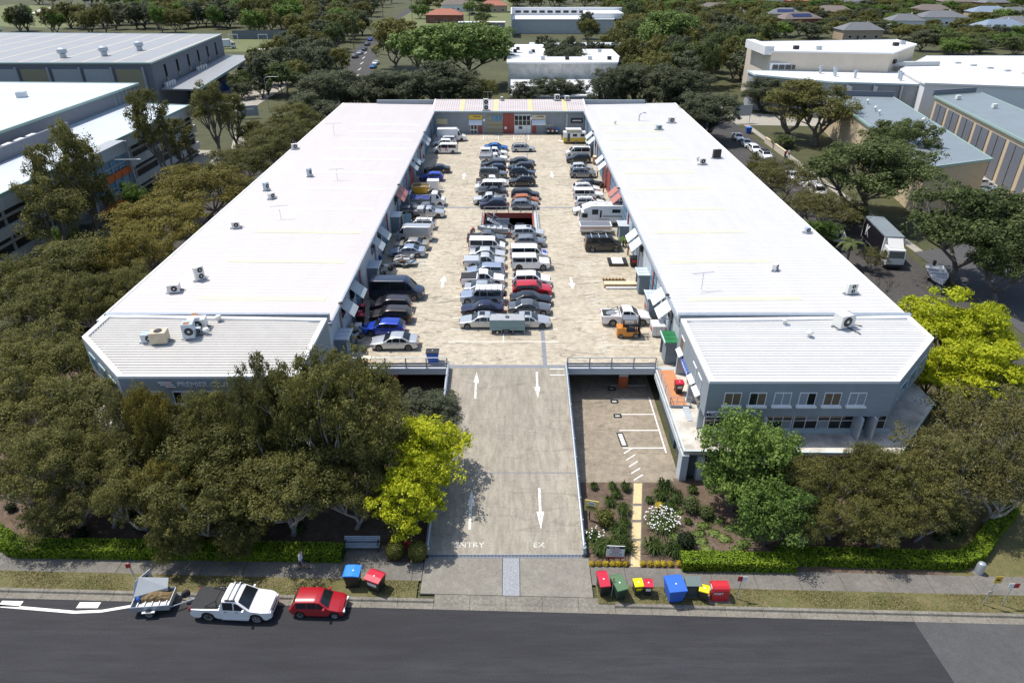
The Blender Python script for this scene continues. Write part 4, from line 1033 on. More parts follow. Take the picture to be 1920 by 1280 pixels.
def wheel_meshes(wr, alloy=True):
    k = (round(wr, 3), alloy)
    if k not in WHEELS:
        ty = MB().lathe([(wr * .62, -.10), (wr * .93, -.105), (wr, -.07), (wr, .07), (wr * .93, .105), (wr * .62, .10)], n=18, axis='Y').mesh('tyre', MATS['rubber'])
        rim = MB().lathe([(wr * .64, -.02), (wr * .66, .108), (wr * .56, .095), (wr * .2, .08), (.02, .1)], n=18, axis='Y')
        for i in range(5):
            t = 2 * math.pi * i / 5
            rim.add([(wr * .16 * math.cos(t - .5), .105, wr * .16 * math.sin(t - .5)), (wr * .58 * math.cos(t - .13), .112, wr * .58 * math.sin(t - .13)), (wr * .58 * math.cos(t + .13), .112, wr * .58 * math.sin(t + .13)), (wr * .16 * math.cos(t + .5), .105, wr * .16 * math.sin(t + .5))], [(0, 1, 2, 3), (3, 2, 1, 0)])
        WHEELS[k] = (ty, rim.mesh('rim', MATS['alloy']))
    return WHEELS[k]
BODY = {}
def add_wheel(root, x, y, z, sgn, wr):
    ty, rim = wheel_meshes(wr)
    w = link('wheel', ty, root, (x, y, z), (0, 0, 0 if sgn > 0 else math.pi))
    link('rim', rim, w)
    return w
def make_car(kind, color, loc, rz, label, cat='car', group=None, **opt):
    body, parts, meshes = car_parts(kind)
    T = TYPES[kind]; L, W = T['L'], T['W']
    name = {'sedan': 'sedan', 'coupe': 'coupe', 'hatch': 'hatchback', 'kei': 'small_hatchback', 'wagon': 'station_wagon', 'suv': 'sport_utility_car', 'fourwd': 'off_road_car', 'van': 'van', 'cabvan': 'delivery_van',
            'sprinter': 'tall_van', 'minibus': 'minibus', 'ute': 'pickup', 'singleute': 'tray_pickup', 'cabtruck': 'tray_truck'}[kind]
    root = thing(name, label, cat, loc, rz, group)
    pm = PAINT[color]
    bk = (kind, color)
    if bk not in BODY: BODY[bk] = body.mesh('body', pm, True); BODY[bk].materials[0] = pm
    b = link('body', BODY[bk], root)
    for i, (pn, mb, mm, ex) in enumerate(parts):
        if mm == 'WHEEL':
            x, y, z, s = mb; add_wheel(root, x, y, z, s, ex); continue
        key = (i, color if mm == 'body' else '')
        if key not in meshes: meshes[key] = mb.mesh(pn, pm if mm == 'body' else MATS[mm], mm == 'glass')
        link(pn, meshes[key], b if pn in ('door_handle', 'number_plate', 'grille', 'lower_grille') else root)
    X = lambda s: L / 2 - s * L
    roofz = max(z for s, z in T['top'])
    if opt.get('roofcol'):
        s0, s1 = T['ws'][1] + .01, (T['rs'] or (.96,))[0] - .01; w = W / 2 - (roofz - T['belt']) * T['tum'] - .02
        lmesh('roof_panel', MB().b2(X(s1), X(s0), -w, w, roofz - .01, roofz + .035), PAINT[opt['roofcol']] if opt['roofcol'] in PAINT else MATS[opt['roofcol']], root)
    if opt.get('sunroof'):
        s0 = T['ws'][1] + .03; lmesh('sunroof', MB().b2(X(s0 + .12), X(s0), -.38, .38, roofz + .0, roofz + .04), GL, root)
    if opt.get('rack'):
        s0, s1 = T['ws'][1] + .03, (T['rs'] or (.95,))[0] - .04; w = W / 2 - (roofz - T['belt']) * T['tum'] - .05
        k = opt['rack']
        for j in range(k):
            s = s0 + (s1 - s0) * (j + .5) / k
            lmesh('roof_bar', MB().b2(X(s) - .04, X(s) + .04, -w, w, roofz + .05, roofz + .11), MATS['alloy' if opt.get('rackm') is None else opt['rackm']], root)
        for sg_ in (-1, 1): lmesh('roof_rail', MB().b2(X(s1), X(s0), sg_ * w - .03, sg_ * w + .03, roofz - .03, roofz + .06), MATS['trim_black'], root)
    if opt.get('bullbar'):
        bb = MB(); bb.tube((L / 2 + .1, -W * .42, .75), (L / 2 + .1, W * .42, .75), .06); bb.tube((L / 2 + .08, -W * .4, .45), (L / 2 + .1, -W * .4, 1.05), .05); bb.tube((L / 2 + .08, W * .4, .45), (L / 2 + .1, W * .4, 1.05), .05); bb.tube((L / 2 + .08, -W * .4, 1.05), (L / 2 + .08, W * .4, 1.05), .05)
        lmesh('bull_bar', bb, MATS[opt['bullbar']], root)
    if opt.get('spare'):
        add_wheel(root, -L / 2 - .13, 0, 1.05, 1, .37).rotation_euler = (0, 0, math.pi / 2)
    if kind == 'ute':
        t0, t1 = T['tub']; x0, x1 = X(t1), X(t0); w = W / 2 - .06; bed = opt.get('bed', 'tonneau')
        if bed == 'tonneau': lmesh('tonneau_cover', MB().b2(x0, x1, -w + .03, w - .03, 1.10, 1.15), MATS['canvas'], root)
        elif bed == 'lid': lmesh('tub_lid', MB().b2(x0, x1, -w, w, 1.10, 1.24), PAINT[color], root)
        elif bed == 'canopy':
            cn = lmesh('canopy', MB().prism([(x0, -w), (x1, -w), (x1, w), (x0, w)], 1.09, 1.62), PAINT[color], root)
            for sg_ in (-1, 1): lmesh('canopy_window', MB().b2(x0 + .2, x1 - .2, sg_ * (w + .005) - .01, sg_ * (w + .005) + .01, 1.22, 1.52), GL, cn)
        else:
            lmesh('tub_liner', MB().b2(x0 + .06, x1 - .04, -w + .12, w - .12, 1.05, 1.118), MATS['canvas'], root)
            for sg_ in (-1, 1): lmesh('tub_rail', MB().b2(x0, x1, sg_ * w - .07, sg_ * w + .07, 1.08, 1.2), PAINT[color], root)
            lmesh('tailgate', MB().b2(x0 - .03, x0 + .07, -w, w, .8, 1.2), PAINT[color], root)
            lmesh('tub_load', MB().box(((x0 + x1) / 2 + .1, .1, 1.16), (.9, .7, .1), .5), MATS['tray_grey'], root)
        if opt.get('bar', True) and bed != 'canopy':
            sb = MB()
            for sg_ in (-1, 1): sb.tube((x1 - .1, sg_ * w * .85, 1.1), (x1 - .12, sg_ * w * .7, 1.62), .035); sb.tube((x1 - .9, sg_ * w * .85, 1.15), (x1 - .12, sg_ * w * .7, 1.60), .03)
            sb.tube((x1 - .12, -w * .7, 1.62), (x1 - .12, w * .7, 1.62), .035)
            lmesh('sports_bar', sb, MATS[opt.get('barm', 'trim_black')], root)
        if opt.get('step', True):
            for sg_ in (-1, 1): lmesh('side_step', MB().b2(X(.60), X(.27), sg_ * W / 2 - .08, sg_ * W / 2 + .1, .33, .39), MATS['alloy'], root)
    if kind in ('singleute', 'cabtruck'):
        x0, x1 = -L / 2 - .15, X(.565 if kind == 'singleute' else .40); w = W / 2 + .03; zt = .82 if kind == 'singleute' else .95
        tr = lmesh('tray_floor', MB().b2(x0, x1, -w, w, zt - .07, zt), MATS['tray_grey'], root)
        for (c_, d_) in (((x0 + x1) / 2, -w), ((x0 + x1) / 2, w)): lmesh('drop_side', MB().b2(x0, x1, d_ - .025, d_ + .025, zt - .05, zt + .32), MATS['tray_grey'], tr)
        lmesh('tail_board', MB().b2(x0 - .02, x0 + .03, -w, w, zt - .05, zt + .32), MATS['tray_grey'], tr)
        lmesh('headboard', MB().b2(x1 - .05, x1 + .02, -w, w, zt, zt + .75), MATS['tray_grey'], tr)
        if opt.get('tarp'):
            mb = MB(); nx, ny = 8, 5
            for i in range(nx + 1):
                for j in range(ny + 1):
                    mb.v.append((x0 + .1 + (x1 - x0 - .25) * i / nx, -w + .06 + (2 * w - .12) * j / ny, zt + .3 + .10 * math.sin(i * 1.7 + j) * math.cos(j * 1.3)))
            for i in range(nx):
                for j in range(ny):
                    a_ = i * (ny + 1) + j; mb.f.append((a_, a_ + ny + 1, a_ + ny + 2, a_ + 1))
            lmesh('tarp', mb, mat('tarp_blue', (.02, .04, .2), .6, var=.15, scale=3), tr)
        elif opt.get('cover'):
            lmesh('flat_cover', MB().b2(x0, x1 - .1, -w + .02, w - .02, zt + .33, zt + .38), MATS['tray_grey'], tr)
        elif opt.get('box'):
            lmesh('tool_box', MB().b2(x1 - 1.1, x1 - .15, -w + .1, w - .1, zt, zt + .65), MATS['alloy'], tr)
    if opt.get('stripes'):
        for k, s in enumerate((.30, .52, .58)):
            for sg_ in (-1, 1):
                y = sg_ * (W / 2 + .008)
                lmesh('stripe', MB().panel((X(s), y, .55), (X(s + .03), y, .55), (X(s - .01), y, 1.3), (X(s - .04), y, 1.3), .006 * sg_), PAINT['red'], root)
        for k in range(3):
            for sg_ in (-1, 1): lmesh('logo_mark', MB().b2(X(.76 + k * .07), X(.72 + k * .07), sg_ * (W / 2 - .06) - .01, sg_ * (W / 2 - .06) + .012, 1.3, 1.55), PAINT['red'], root)
    if opt.get('windows') :
        pass
    if opt.get('bonnet'):
        lmesh('bonnet_panel', MB().quad((X(.03), -.55, interp(T['top'], .03) + .05), (X(.03), .55, interp(T['top'], .03) + .05), (X(.14), .55, interp(T['top'], .14) + .045), (X(.14), -.55, interp(T['top'], .14) + .045)), PAINT[opt['bonnet']], root)
    return root

# ---------------------------------------------------------------- cars in the yard: (left px, right px, wheel px, type, heading, colour, label, options)
E_, W_ = 0.0, math.pi          # heading along +x or -x
SEEN = {}
def park_car(ul, ur, vb, kind, hd, color, label, group, row, **opt):
    p = at((ul + ur) / 2, vb, DECK); W = TYPES[kind]['W']
    y = p.y + W / 2
    last = SEEN.get(row)
    if last is not None and y - last[0] < (W + last[1]) / 2 + .12: y = last[0] + (W + last[1]) / 2 + .12
    SEEN[row] = (y, W)
    x = (((ul + ur) / 2) - 960) / FPX * (p.y / ray(960, vb)[1])
    if row == 'cl': x = min(x, -.95 - TYPES[kind]['L'] / 2 + .1)
    if row == 'cr': x = max(x, -.75 + TYPES[kind]['L'] / 2)
    if row == 'w': x = max(x, YX0 + TYPES[kind]['L'] / 2 + .8)
    if row == 'e': x = min(x, YX1 - TYPES[kind]['L'] / 2 - .3)
    return make_car(kind, color, (x, y, DECK + .006), hd + random.uniform(-.025, .025), label, opt.pop('cat', 'car'), group, **opt)
G1, G2, G3, G4 = 'cars parked in the middle row facing the west lane', 'cars parked in the middle row facing the east lane', 'cars parked along the west units', 'cars parked along the east units'
for r in [
 (868, 950, 617.7, 'sedan', W_, 'silver', 'silver sedan with black sunroof behind the slatted trailer, nose west', dict(sunroof=1)),
 (867, 944, 594, 'sedan', W_, 'navy', 'dark navy sedan second from the front of the middle row, nose west', {}),
 (866, 941, 573, 'fourwd', W_, 'bluesilver', 'silver-blue off-roader with white roof, roof ribs and rear spare wheel', dict(roofcol='white', rack=4, spare=1, rackm='alloy')),
 (884, 950, 556, 'sedan', E_, 'silver', 'silver sedan squeezed behind the white-roofed off-roader', {}),
 (881, 957, 539, 'ute', E_, 'white', 'white sports pickup with black tonneau next to the white hatchback', dict(bar=False, step=False)),
 (883, 946, 521, 'wagon', W_, 'bluesilver', 'pale blue station wagon between two pickups in the middle row', {}),
 (880, 954, 506, 'ute', E_, 'pale_silver', 'silver double-cab pickup with hard tub lid in the middle row', dict(bed='lid', bar=False)),
 (881, 946, 489, 'sedan', E_, 'pale_silver', 'pale silver sedan between a people van and a silver pickup', {}),
 (883, 952, 476, 'van', E_, 'white', 'white people van with dark side windows south of the boat', {}),
 (882, 952, 461, 'ute', E_, 'grey', 'dark grey pickup with black tub beside the boat trailer', dict(bar=False, step=False)),
]: park_car(*r[:7], G1, 'cl', cat={'ute': 'pickup', 'van': 'van'}.get(r[3], 'car'), **r[7])
SEEN['cl'] = None
for r in [
 (907, 952, 393, 'hatch', W_, 'navy', 'navy hatchback just behind the stairwell railing', {}),
 (894, 951, 386, 'ute', W_, 'pale_silver', 'silver double-cab pickup with sports bar behind the stairwell', dict(bed='open', barm='alloy')),
 (912, 948, 369, 'sedan', W_, 'darkgrey', 'dark sedan half hidden between a silver pickup and white van', {}),
 (890, 944, 365, 'van', W_, 'white', 'white van with long dark windows behind the stairwell, nose west', {}),
 (894, 954, 352, 'ute', E_, 'white', 'white pickup with dark tub beside the white van in the far middle row', dict(bar=False)),
 (905, 954, 337, 'fourwd', E_, 'grey', 'grey boxy off-roader in the far middle row', dict(rack=2)),
 (905, 949, 325, 'hatch', W_, 'navy', 'dark blue hatchback beside the grey off-roader', {}),
 (901, 949, 317, 'wagon', W_, 'black', 'black wagon next to the tray pickup at the far end', {}),
 (902, 954, 305, 'singleute', E_, 'white', 'white single-cab pickup with covered grey tray at the far end', dict(cover=1)),
 (907, 955, 296, 'ute', E_, 'white', 'white double-cab pickup behind the grey-tray pickup', dict(bed='canopy')),
 (913, 954, 284, 'sedan', E_, 'sky', 'bright blue sedan at the far end of the middle row', {}),
]: park_car(*r[:7], G1, 'cl', cat={'ute': 'pickup', 'van': 'van', 'singleute': 'pickup'}.get(r[3], 'car'), **r[7])
for r in [
 (948, 1032, 617.7, 'sedan', E_, 'silver', 'silver sedan with sunroof behind the slatted trailer, nose east', dict(sunroof=1)),
 (956, 1029, 593, 'sedan', E_, 'grey', 'dark grey sedan beside the navy one, nose east', {}),
 (958, 1032, 576, 'sedan', E_, 'black', 'black sedan next to the red hatchback', {}),
 (960, 1036, 559, 'suv', E_, 'red', 'bright red crossover hatchback in the middle row', {}),
 (963, 1030, 540, 'suv', E_, 'white', 'white crossover with black side glass next to the red one', {}),
 (960, 1029, 508, 'fourwd', E_, 'white', 'white boxy off-roader with dark wheels and three side windows', dict(bullbar='trim_black')),
 (957, 1026, 491, 'van', E_, 'white', 'white work van with blue bonnet badge in the middle row', dict(bonnet='blue')),
 (966, 1022, 465, 'hatch', E_, 'midgrey', 'mid grey hatchback near the stairwell, nose east', {}),
 (959, 1020, 450, 'suv', E_, 'pale_silver', 'pale silver crossover with sunroof beside the stairwell corner', dict(sunroof=1)),
]: park_car(*r[:7], G2, 'cr', cat={'ute': 'pickup', 'van': 'van'}.get(r[3], 'car'), **r[7])
SEEN['cr'] = None
for r in [
 (961, 1006, 394, 'hatch', E_, 'midgrey', 'silver-grey hatchback just behind the stairwell, nose east', {}),
 (961, 1010, 385, 'hatch', E_, 'orange', 'burnt orange hatchback behind the stairwell', {}),
 (958, 1012, 376, 'suv', E_, 'black', 'black crossover beside the orange hatchback', {}),
 (955, 1003, 351, 'suv', W_, 'black', 'black crossover with silver roof bars, nose west', dict(rack=2)),
 (955, 1003, 334, 'suv', E_, 'slate', 'dark blue-grey crossover with silver roof bars', dict(rack=2)),
 (954, 999, 322, 'wagon', W_, 'black', 'black wagon squeezed beside the blue-grey crossover', {}),
 (958, 1000, 312, 'sedan', E_, 'darkgrey', 'dark grey sedan in the far middle row, nose east', {}),
 (961, 1001, 286, 'wagon', E_, 'silver', 'silver wagon alone at the far end of the middle row', dict(rack=2)),
]: park_car(*r[:7], G2, 'cr', cat='car', **r[7])
for r in [
 (696, 782, 658, 'sedan', W_, 'silver', 'silver sedan with dark five-spoke wheels nearest the deck railing', {}),
 (683, 757, 631, 'hatch', W_, 'blue', 'bright blue hatchback next to the silver sedan by the west units', {}),
 (695, 769, 609, 'suv', W_, 'brown', 'brown-black crossover next to the bright blue hatchback', {}),
 (696, 768, 588, 'suv', W_, 'plum', 'plum-black crossover beside the minibus', {}),
 (681, 782, 564, 'minibus', E_, 'slate', 'dark blue minibus with tinted windows by the west units', dict(cat='minibus')),
]: 
    o = dict(r[7]); park_car(*r[:7], G3, 'w', **o)
SEEN['w'] = None
for r in [
 (734, 792, 484, 'sedan', W_, 'bluesilver', 'blue-silver sedan behind the junk trailer', {}),
 (739, 802, 471, 'sedan', W_, 'beige', 'beige-silver sedan beside the silver delivery van', {}),
 (741, 812, 454, 'cabvan', W_, 'silver', 'long silver delivery van by the west units', dict(cat='van')),
 (764, 806, 432, 'wagon', W_, 'white', 'white wagon with roof bars hidden behind the silver van', dict(rack=2)),
 (774, 827, 410, 'singleute', E_, 'silver', 'silver pickup with metal service boxes beside the yellow forklift', dict(box=1, cat='pickup')),
 (777, 826, 401, 'sedan', E_, 'grey', 'dark grey sedan between the service pickup and tray truck', {}),
 (767, 835, 388, 'cabtruck', E_, 'white', 'white tray truck with blue tarpaulin load', dict(tarp=1, cat='truck')),
 (788, 829, 341, 'hatch', W_, 'blue', 'blue hatchback with white door panel near the yellow skip', {}),
 (797, 842, 326, 'sedan', W_, 'black', 'black sedan beside the blue hatchback far along the west units', {}),
 (812, 858, 289, 'van', W_, 'white', 'white van with red stripes and red marks', dict(stripes=1, cat='van')),
 (808, 840, 276, 'hatch', W_, 'white', 'white hatchback behind the red-striped van', {}),
 (806, 845, 270, 'wagon', W_, 'pale_silver', 'pale silver wagon beside the tall white van', {}),
 (816, 876, 267, 'sprinter', E_, 'white', 'tall white panel van in the far west corner', dict(cat='van')),
]:
    o = dict(r[7]); park_car(*r[:7], G3, 'w', **o)
for r in [
 (1128, 1220, 612, 'ute', E_, 'white', 'white double-cab pickup with open tub behind the orange forklift', dict(bed='open', cat='pickup')),
 (1096, 1166, 473, 'van', E_, 'black', 'black van with silver roof rails by the east units', dict(rack=3, cat='van')),
]:
    o = dict(r[7]); park_car(*r[:7], G4, 'e', **o)
SEEN['e'] = None
for r in [
 (1079, 1122, 405, 'hatch', W_, 'white', 'white hatchback hidden behind the motorhome, nose west', {}),
 (1085, 1127, 390, 'wagon', E_, 'white', 'white wagon with roof rails two cars behind the motorhome', dict(rack=2)),
 (1078, 1128, 377, 'fourwd', E_, 'white', 'white off-roader with three side windows by the red unit', {}),
 (1073, 1126, 365, 'suv', E_, 'white', 'white crossover with roof rails by the red unit', dict(rack=2)),
 (1088, 1138, 353, 'coupe', E_, 'black', 'low black coupe nosed up to the red unit', {}),
 (1070, 1116, 335, 'suv', E_, 'midgrey', 'grey crossover with roof bars far along the east units', dict(rack=2)),
 (1071, 1111, 323, 'hatch', E_, 'pale_silver', 'pale silver hatchback beside the grey crossover', {}),
 (1063, 1107, 307, 'suv', W_, 'black', 'black crossover far along the east units, nose west', {}),
 (1062, 1106, 296, 'van', W_, 'white', 'white van with long windows far along the east units', dict(cat='van', rack=2)),
]:
    o = dict(r[7]); park_car(*r[:7], G4, 'e', **o)
# street cars
KA = math.atan(SL)
p = at(432, 1168); bt = make_car('ute', 'white', (p.x + .1, p.y + 1.0, .004), KA - .02, 'white double-cab pickup with black tonneau and silver roof bars parked at the kerb', 'pickup', 'cars parked along the front kerb', rack=2)
p = at(596, 1160); make_car('kei', 'darkred', (p.x, p.y + .8, .004), KA + .0, 'small red hatchback parked at the front kerb', 'car', 'cars parked along the front kerb')
for u, v, kind, col, hd, lab in ((1386, 265, 'sedan', 'white', -math.pi / 2, 'white sedan farthest along the east street'), (1402, 277, 'hatch', 'white', -math.pi / 2, 'white hatchback second from the far end of the east street'),
        (1418, 288, 'wagon', 'white', -math.pi / 2, 'white wagon third along the east street'), (1438, 301, 'suv', 'white', -math.pi / 2, 'white crossover with dark roof on the east street'),
        (1490, 340, 'sedan', 'white', -math.pi / 2, 'white sedan half under the brown gum on the east street'), (1512, 352, 'sedan', 'white', -math.pi / 2, 'white sedan behind the brown gum on the east street'),
        (1536, 370, 'van', 'white', -math.pi / 2, 'white van under the trees on the east street'), (1580, 408, 'ute', 'pale_silver', -math.pi / 2, 'silver pickup under the big fig on the east street')):
    p = at(u, v); o = make_car(kind, col, (p.x, p.y + 1.5, .014), hd, lab, 'pickup' if kind == 'ute' else 'car', 'cars along the east street', **(dict(roofcol='black') if 'dark roof' in lab else {}))
for i, (u, v, kind, col) in enumerate(((666, 109, 'suv', 'black'), (675, 102, 'sedan', 'silver'), (683, 95, 'hatch', 'darkgrey'), (689, 86, 'suv', 'black'), (694, 77, 'hatch', 'blue'), (705, 121, 'sedan', 'white'), (700, 128, 'hatch', 'sky'), (708, 66, 'van', 'white'))):
    p = at(u, v); make_car(kind, col, (p.x, p.y, .014), -math.pi / 2 - .14, ['black crossover nearest on the far street kerb', 'silver sedan second on the far street kerb', 'dark hatchback third on the far street kerb', 'black crossover fourth on the far street kerb', 'blue hatchback at the end of the far street row', 'white sedan on the near side of the far street', 'pale blue hatchback on the near side of the far street', 'white van far up the street'][i], 'car', 'cars on the far street')
# ================================================================ trees and plants
rng = np.random.default_rng(11)
LEAF = {
 'gum': leafmat('leaf_gum', (.075, .08, .022), (.145, .145, .04), (.24, .225, .065)),
 'gold': leafmat('leaf_gold', (.10, .092, .018), (.20, .172, .034), (.34, .275, .06)),
 'brown': leafmat('leaf_brown', (.072, .076, .027), (.138, .136, .044), (.225, .202, .07)),
 'oak': leafmat('leaf_oak', (.055, .066, .038), (.105, .12, .066), (.17, .185, .10)),
 'green': leafmat('leaf_green', (.05, .095, .018), (.12, .20, .04), (.25, .34, .075)),
 'fig': leafmat('leaf_fig', (.055, .078, .026), (.105, .135, .044), (.19, .22, .075)),
 'lime': leafmat('leaf_lime', (.22, .27, .014), (.44, .49, .018), (.62, .62, .035), .4),
 'plane': leafmat('leaf_plane', (.08, .13, .032), (.165, .24, .06), (.28, .36, .11), .3),
 'hedge': leafmat('leaf_hedge', (.08, .13, .008), (.20, .31, .016), (.34, .46, .03)),
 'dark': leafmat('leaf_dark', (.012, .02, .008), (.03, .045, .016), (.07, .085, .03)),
 'yellow': leafmat('leaf_yellow', (.3, .2, .01), (.55, .42, .03), (.72, .58, .06)),
 'strap': leafmat('leaf_strap', (.03, .05, .012), (.075, .12, .028), (.15, .2, .05)),
 'pale': leafmat('leaf_pale', (.12, .17, .04), (.22, .30, .08), (.34, .40, .14)),
 'ball': leafmat('leaf_ball', (.06, .07, .015), (.14, .15, .03), (.24, .235, .055)),
}
mat('bark', (.16, .14, .12), .9, var=.3, scale=3); mat('pale_bark', (.36, .33, .30), .85, var=.25, scale=3); mat('dark_bark', (.07, .058, .05), .9, var=.3, scale=3)
mat('flower_white', (.85, .85, .83), .7, var=0)
def leaf_mesh(name, C, Nrm, size, m, aspect=.5):
    """one rhombus per leaf spray: C centres, Nrm normals"""
    n = len(C)
    r = rng.normal(size=(n, 3)); t = np.cross(Nrm, r); t /= np.linalg.norm(t, axis=1, keepdims=True) + 1e-9
    b = np.cross(Nrm, t); s = (size * rng.uniform(.6, 1.45, n))[:, None]
    V = np.empty((n, 4, 3)); V[:, 0] = C - t * s; V[:, 1] = C - b * s * aspect; V[:, 2] = C + t * s; V[:, 3] = C + b * s * aspect
    me = bpy.data.meshes.new(name)
    me.vertices.add(4 * n); me.vertices.foreach_set('co', V.astype(np.float32).ravel())
    me.loops.add(4 * n); me.loops.foreach_set('vertex_index', np.arange(4 * n, dtype=np.int32))
    me.polygons.add(n); me.polygons.foreach_set('loop_start', np.arange(0, 4 * n, 4, dtype=np.int32)); me.polygons.foreach_set('loop_total', np.full(n, 4, dtype=np.int32))
    me.materials.append(m); me.update(); me.validate()
    return me
def blob_points(c, rad, n, up=.35):
    d = rng.normal(size=(n, 3)); d /= np.linalg.norm(d, axis=1, keepdims=True)
    d[:, 2] = np.where((d[:, 2] < 0) & (rng.random(n) < up), -d[:, 2], d[:, 2])
    rr = rng.uniform(.4, 1.0, n) ** .5 * rng.uniform(.75, 1.2, n)
    P = np.array(c) + d * rr[:, None] * np.array(rad)
    N = d * 1.2 + rng.normal(size=(n, 3)) * .42 + np.array([0, 0, .25]); N /= np.linalg.norm(N, axis=1, keepdims=True)
    return P, N
def make_proto(kind, seed, H, Rr, nclump, nleaf, leaf, size, trunk='bark', flat=.55, low=.42, spread=1.0, csize=.36, aspect=.5, sub=9):
    """unit tree: height H, crown radius Rr. returns (trunk mesh, crown mesh)"""
    global rng
    rng = np.random.default_rng(seed); rd = random.Random(seed)
    cents = []
    tries = 0
    while len(cents) < nclump and tries < 900:
        tries += 1
        a = rd.uniform(0, 2 * math.pi); q = math.sqrt(rd.random()) * .80 * spread
        zt = low + (1 - low) * (math.sqrt(max(0, 1 - q * q * .95)) * rd.uniform(.45, 1.0))
        r = Rr * csize * rd.uniform(.5, 1.4)
        c = (Rr * q * math.cos(a), Rr * q * math.sin(a), min(H * zt, H - r * flat * .9))
        if all((c[0] - e[0]) ** 2 + (c[1] - e[1]) ** 2 + ((c[2] - e[2]) * 1.3) ** 2 > (min(r, e[3]) * .78) ** 2 for e in cents): cents.append((*c, r))
    Ps, Ns = [], []
    tot = sum(c[3] ** 2 for c in cents)
    for c in cents:
        n = int(nleaf * c[3] ** 2 / tot)
        for k in range(sub):      # each clump is itself a cluster of small sprays
            a = rd.uniform(0, 2 * math.pi); q = rd.uniform(.25, 1.0)
            cc = (c[0] + c[3] * q * math.cos(a), c[1] + c[3] * q * math.sin(a), c[2] + c[3] * flat * rd.uniform(-.35, .55))
            rr = c[3] * rd.uniform(.22, .55)
            P, N = blob_points(cc, (rr, rr, rr * flat * 1.1), n // (sub + 1)); Ps.append(P); Ns.append(N)
        P, N = blob_points(c[:3], (c[3] * .8, c[3] * .8, c[3] * flat), n // (sub + 1)); Ps.append(P); Ns.append(N)
    crown = leaf_mesh('crown', np.concatenate(Ps), np.concatenate(Ns), size, LEAF[leaf], aspect)
    tr = MB(); r0 = .028 * H + .05
    lean = Vector((rd.uniform(-.06, .06) * H, rd.uniform(-.06, .06) * H, 0)); fork = Vector((0, 0, H * low * .55)) + lean
    tr.tube((0, 0, -.1), fork, r0, r0 * .75, 7, False)
    hubs = []
    for k in range(4):
        a = k * math.pi / 2 + rd.uniform(-.4, .4); h = fork + Vector((math.cos(a) * Rr * .3, math.sin(a) * Rr * .3, H * .2)); hubs.append(h)
        mid = fork.lerp(h, .5) + Vector((rd.uniform(-.1, .1) * Rr, rd.uniform(-.1, .1) * Rr, 0))
        tr.tube(fork, mid, r0 * .6, r0 * .48, 6, False); tr.tube(mid, h, r0 * .48, r0 * .36, 6, False)
    for c in cents:
        p = Vector(c[:3]); h = min(hubs, key=lambda q: (q - p).length)
        e = p + Vector((0, 0, -c[3] * flat * .3)); mid = h.lerp(e, .55) + Vector((rd.uniform(-.12, .12), rd.uniform(-.12, .12), rd.uniform(-.1, .05))) * Rr * .6
        tr.tube(h, mid, r0 * .30, r0 * .2, 5, False); tr.tube(mid, e, r0 * .2, r0 * .08, 5, False)
        for k in range(2):
            q = e + Vector((rd.uniform(-1, 1), rd.uniform(-1, 1), rd.uniform(-.1, .7))) * c[3] * .8
            tr.tube(mid.lerp(e, .6), q, r0 * .09, r0 * .03, 4, False)
    return (tr.mesh('trunk', MATS[trunk], True), crown, H, Rr)
PROTO = {
 'gum': [make_proto('gum', 100 + i, 9, 4.6, 36, 30000, 'gum', .088, 'pale_bark', .72, .20, csize=.31) for i in range(4)],
 'gold': [make_proto('gold', 120 + i, 9, 5.0, 36, 28000, 'gold', .092, 'bark', .65, .28, csize=.29) for i in range(2)],
 'brown': [make_proto('brown', 140 + i, 9, 4.6, 32, 22000, 'brown', .085, 'pale_bark', .7, .2, csize=.31) for i in range(2)],
 'oak': [make_proto('oak', 160 + i, 13, 4.0, 32, 20000, 'oak', .125, 'dark_bark', .95, .12, csize=.34) for i in range(3)],
 'green': [make_proto('green', 180 + i, 7, 3.6, 28, 17000, 'green', .10, 'bark', .75, .1, csize=.36, aspect=.7) for i in range(2)],
 'fig': [make_proto('fig', 200 + i, 11, 5.6, 36, 30000, 'fig', .12, 'bark', .8, .26, csize=.31, aspect=.65) for i in range(2)],
 'lime': [make_proto('lime', 220 + i, 8, 4.2, 36, 20000, 'lime', .11, 'bark', .5, .06, csize=.30, aspect=.6) for i in range(2)],
 'plane': [make_proto('plane', 240 + i, 15, 8.0, 34, 20000, 'plane', .24, 'bark', .8, .25, csize=.32, aspect=.7) for i in range(2)],
 'slim': [make_proto('slim', 260 + i, 12, 3.2, 24, 15000, 'gum', .11, 'bark', .9, .25, csize=.42) for i in range(2)],
 'far_gum': [make_proto('far_gum', 280 + i, 11, 5.2, 24, 6500, 'gum', .27, 'bark', .85, .1, csize=.4, sub=3) for i in range(3)],
 'far_oak': [make_proto('far_oak', 300 + i, 12, 4.6, 24, 6500, 'oak', .27, 'dark_bark', .95, .08, csize=.4, sub=3) for i in range(3)],
 'far_fig': [make_proto('far_fig', 320 + i, 10, 5.5, 24, 6500, 'fig', .27, 'bark', .85, .08, csize=.4, sub=3) for i in range(2)],
 'far_green': [make_proto('far_green', 340 + i, 9, 4.8, 24, 6500, 'green', .27, 'bark', .85, .08, csize=.4, sub=3) for i in range(2)],
}
TREES = 0
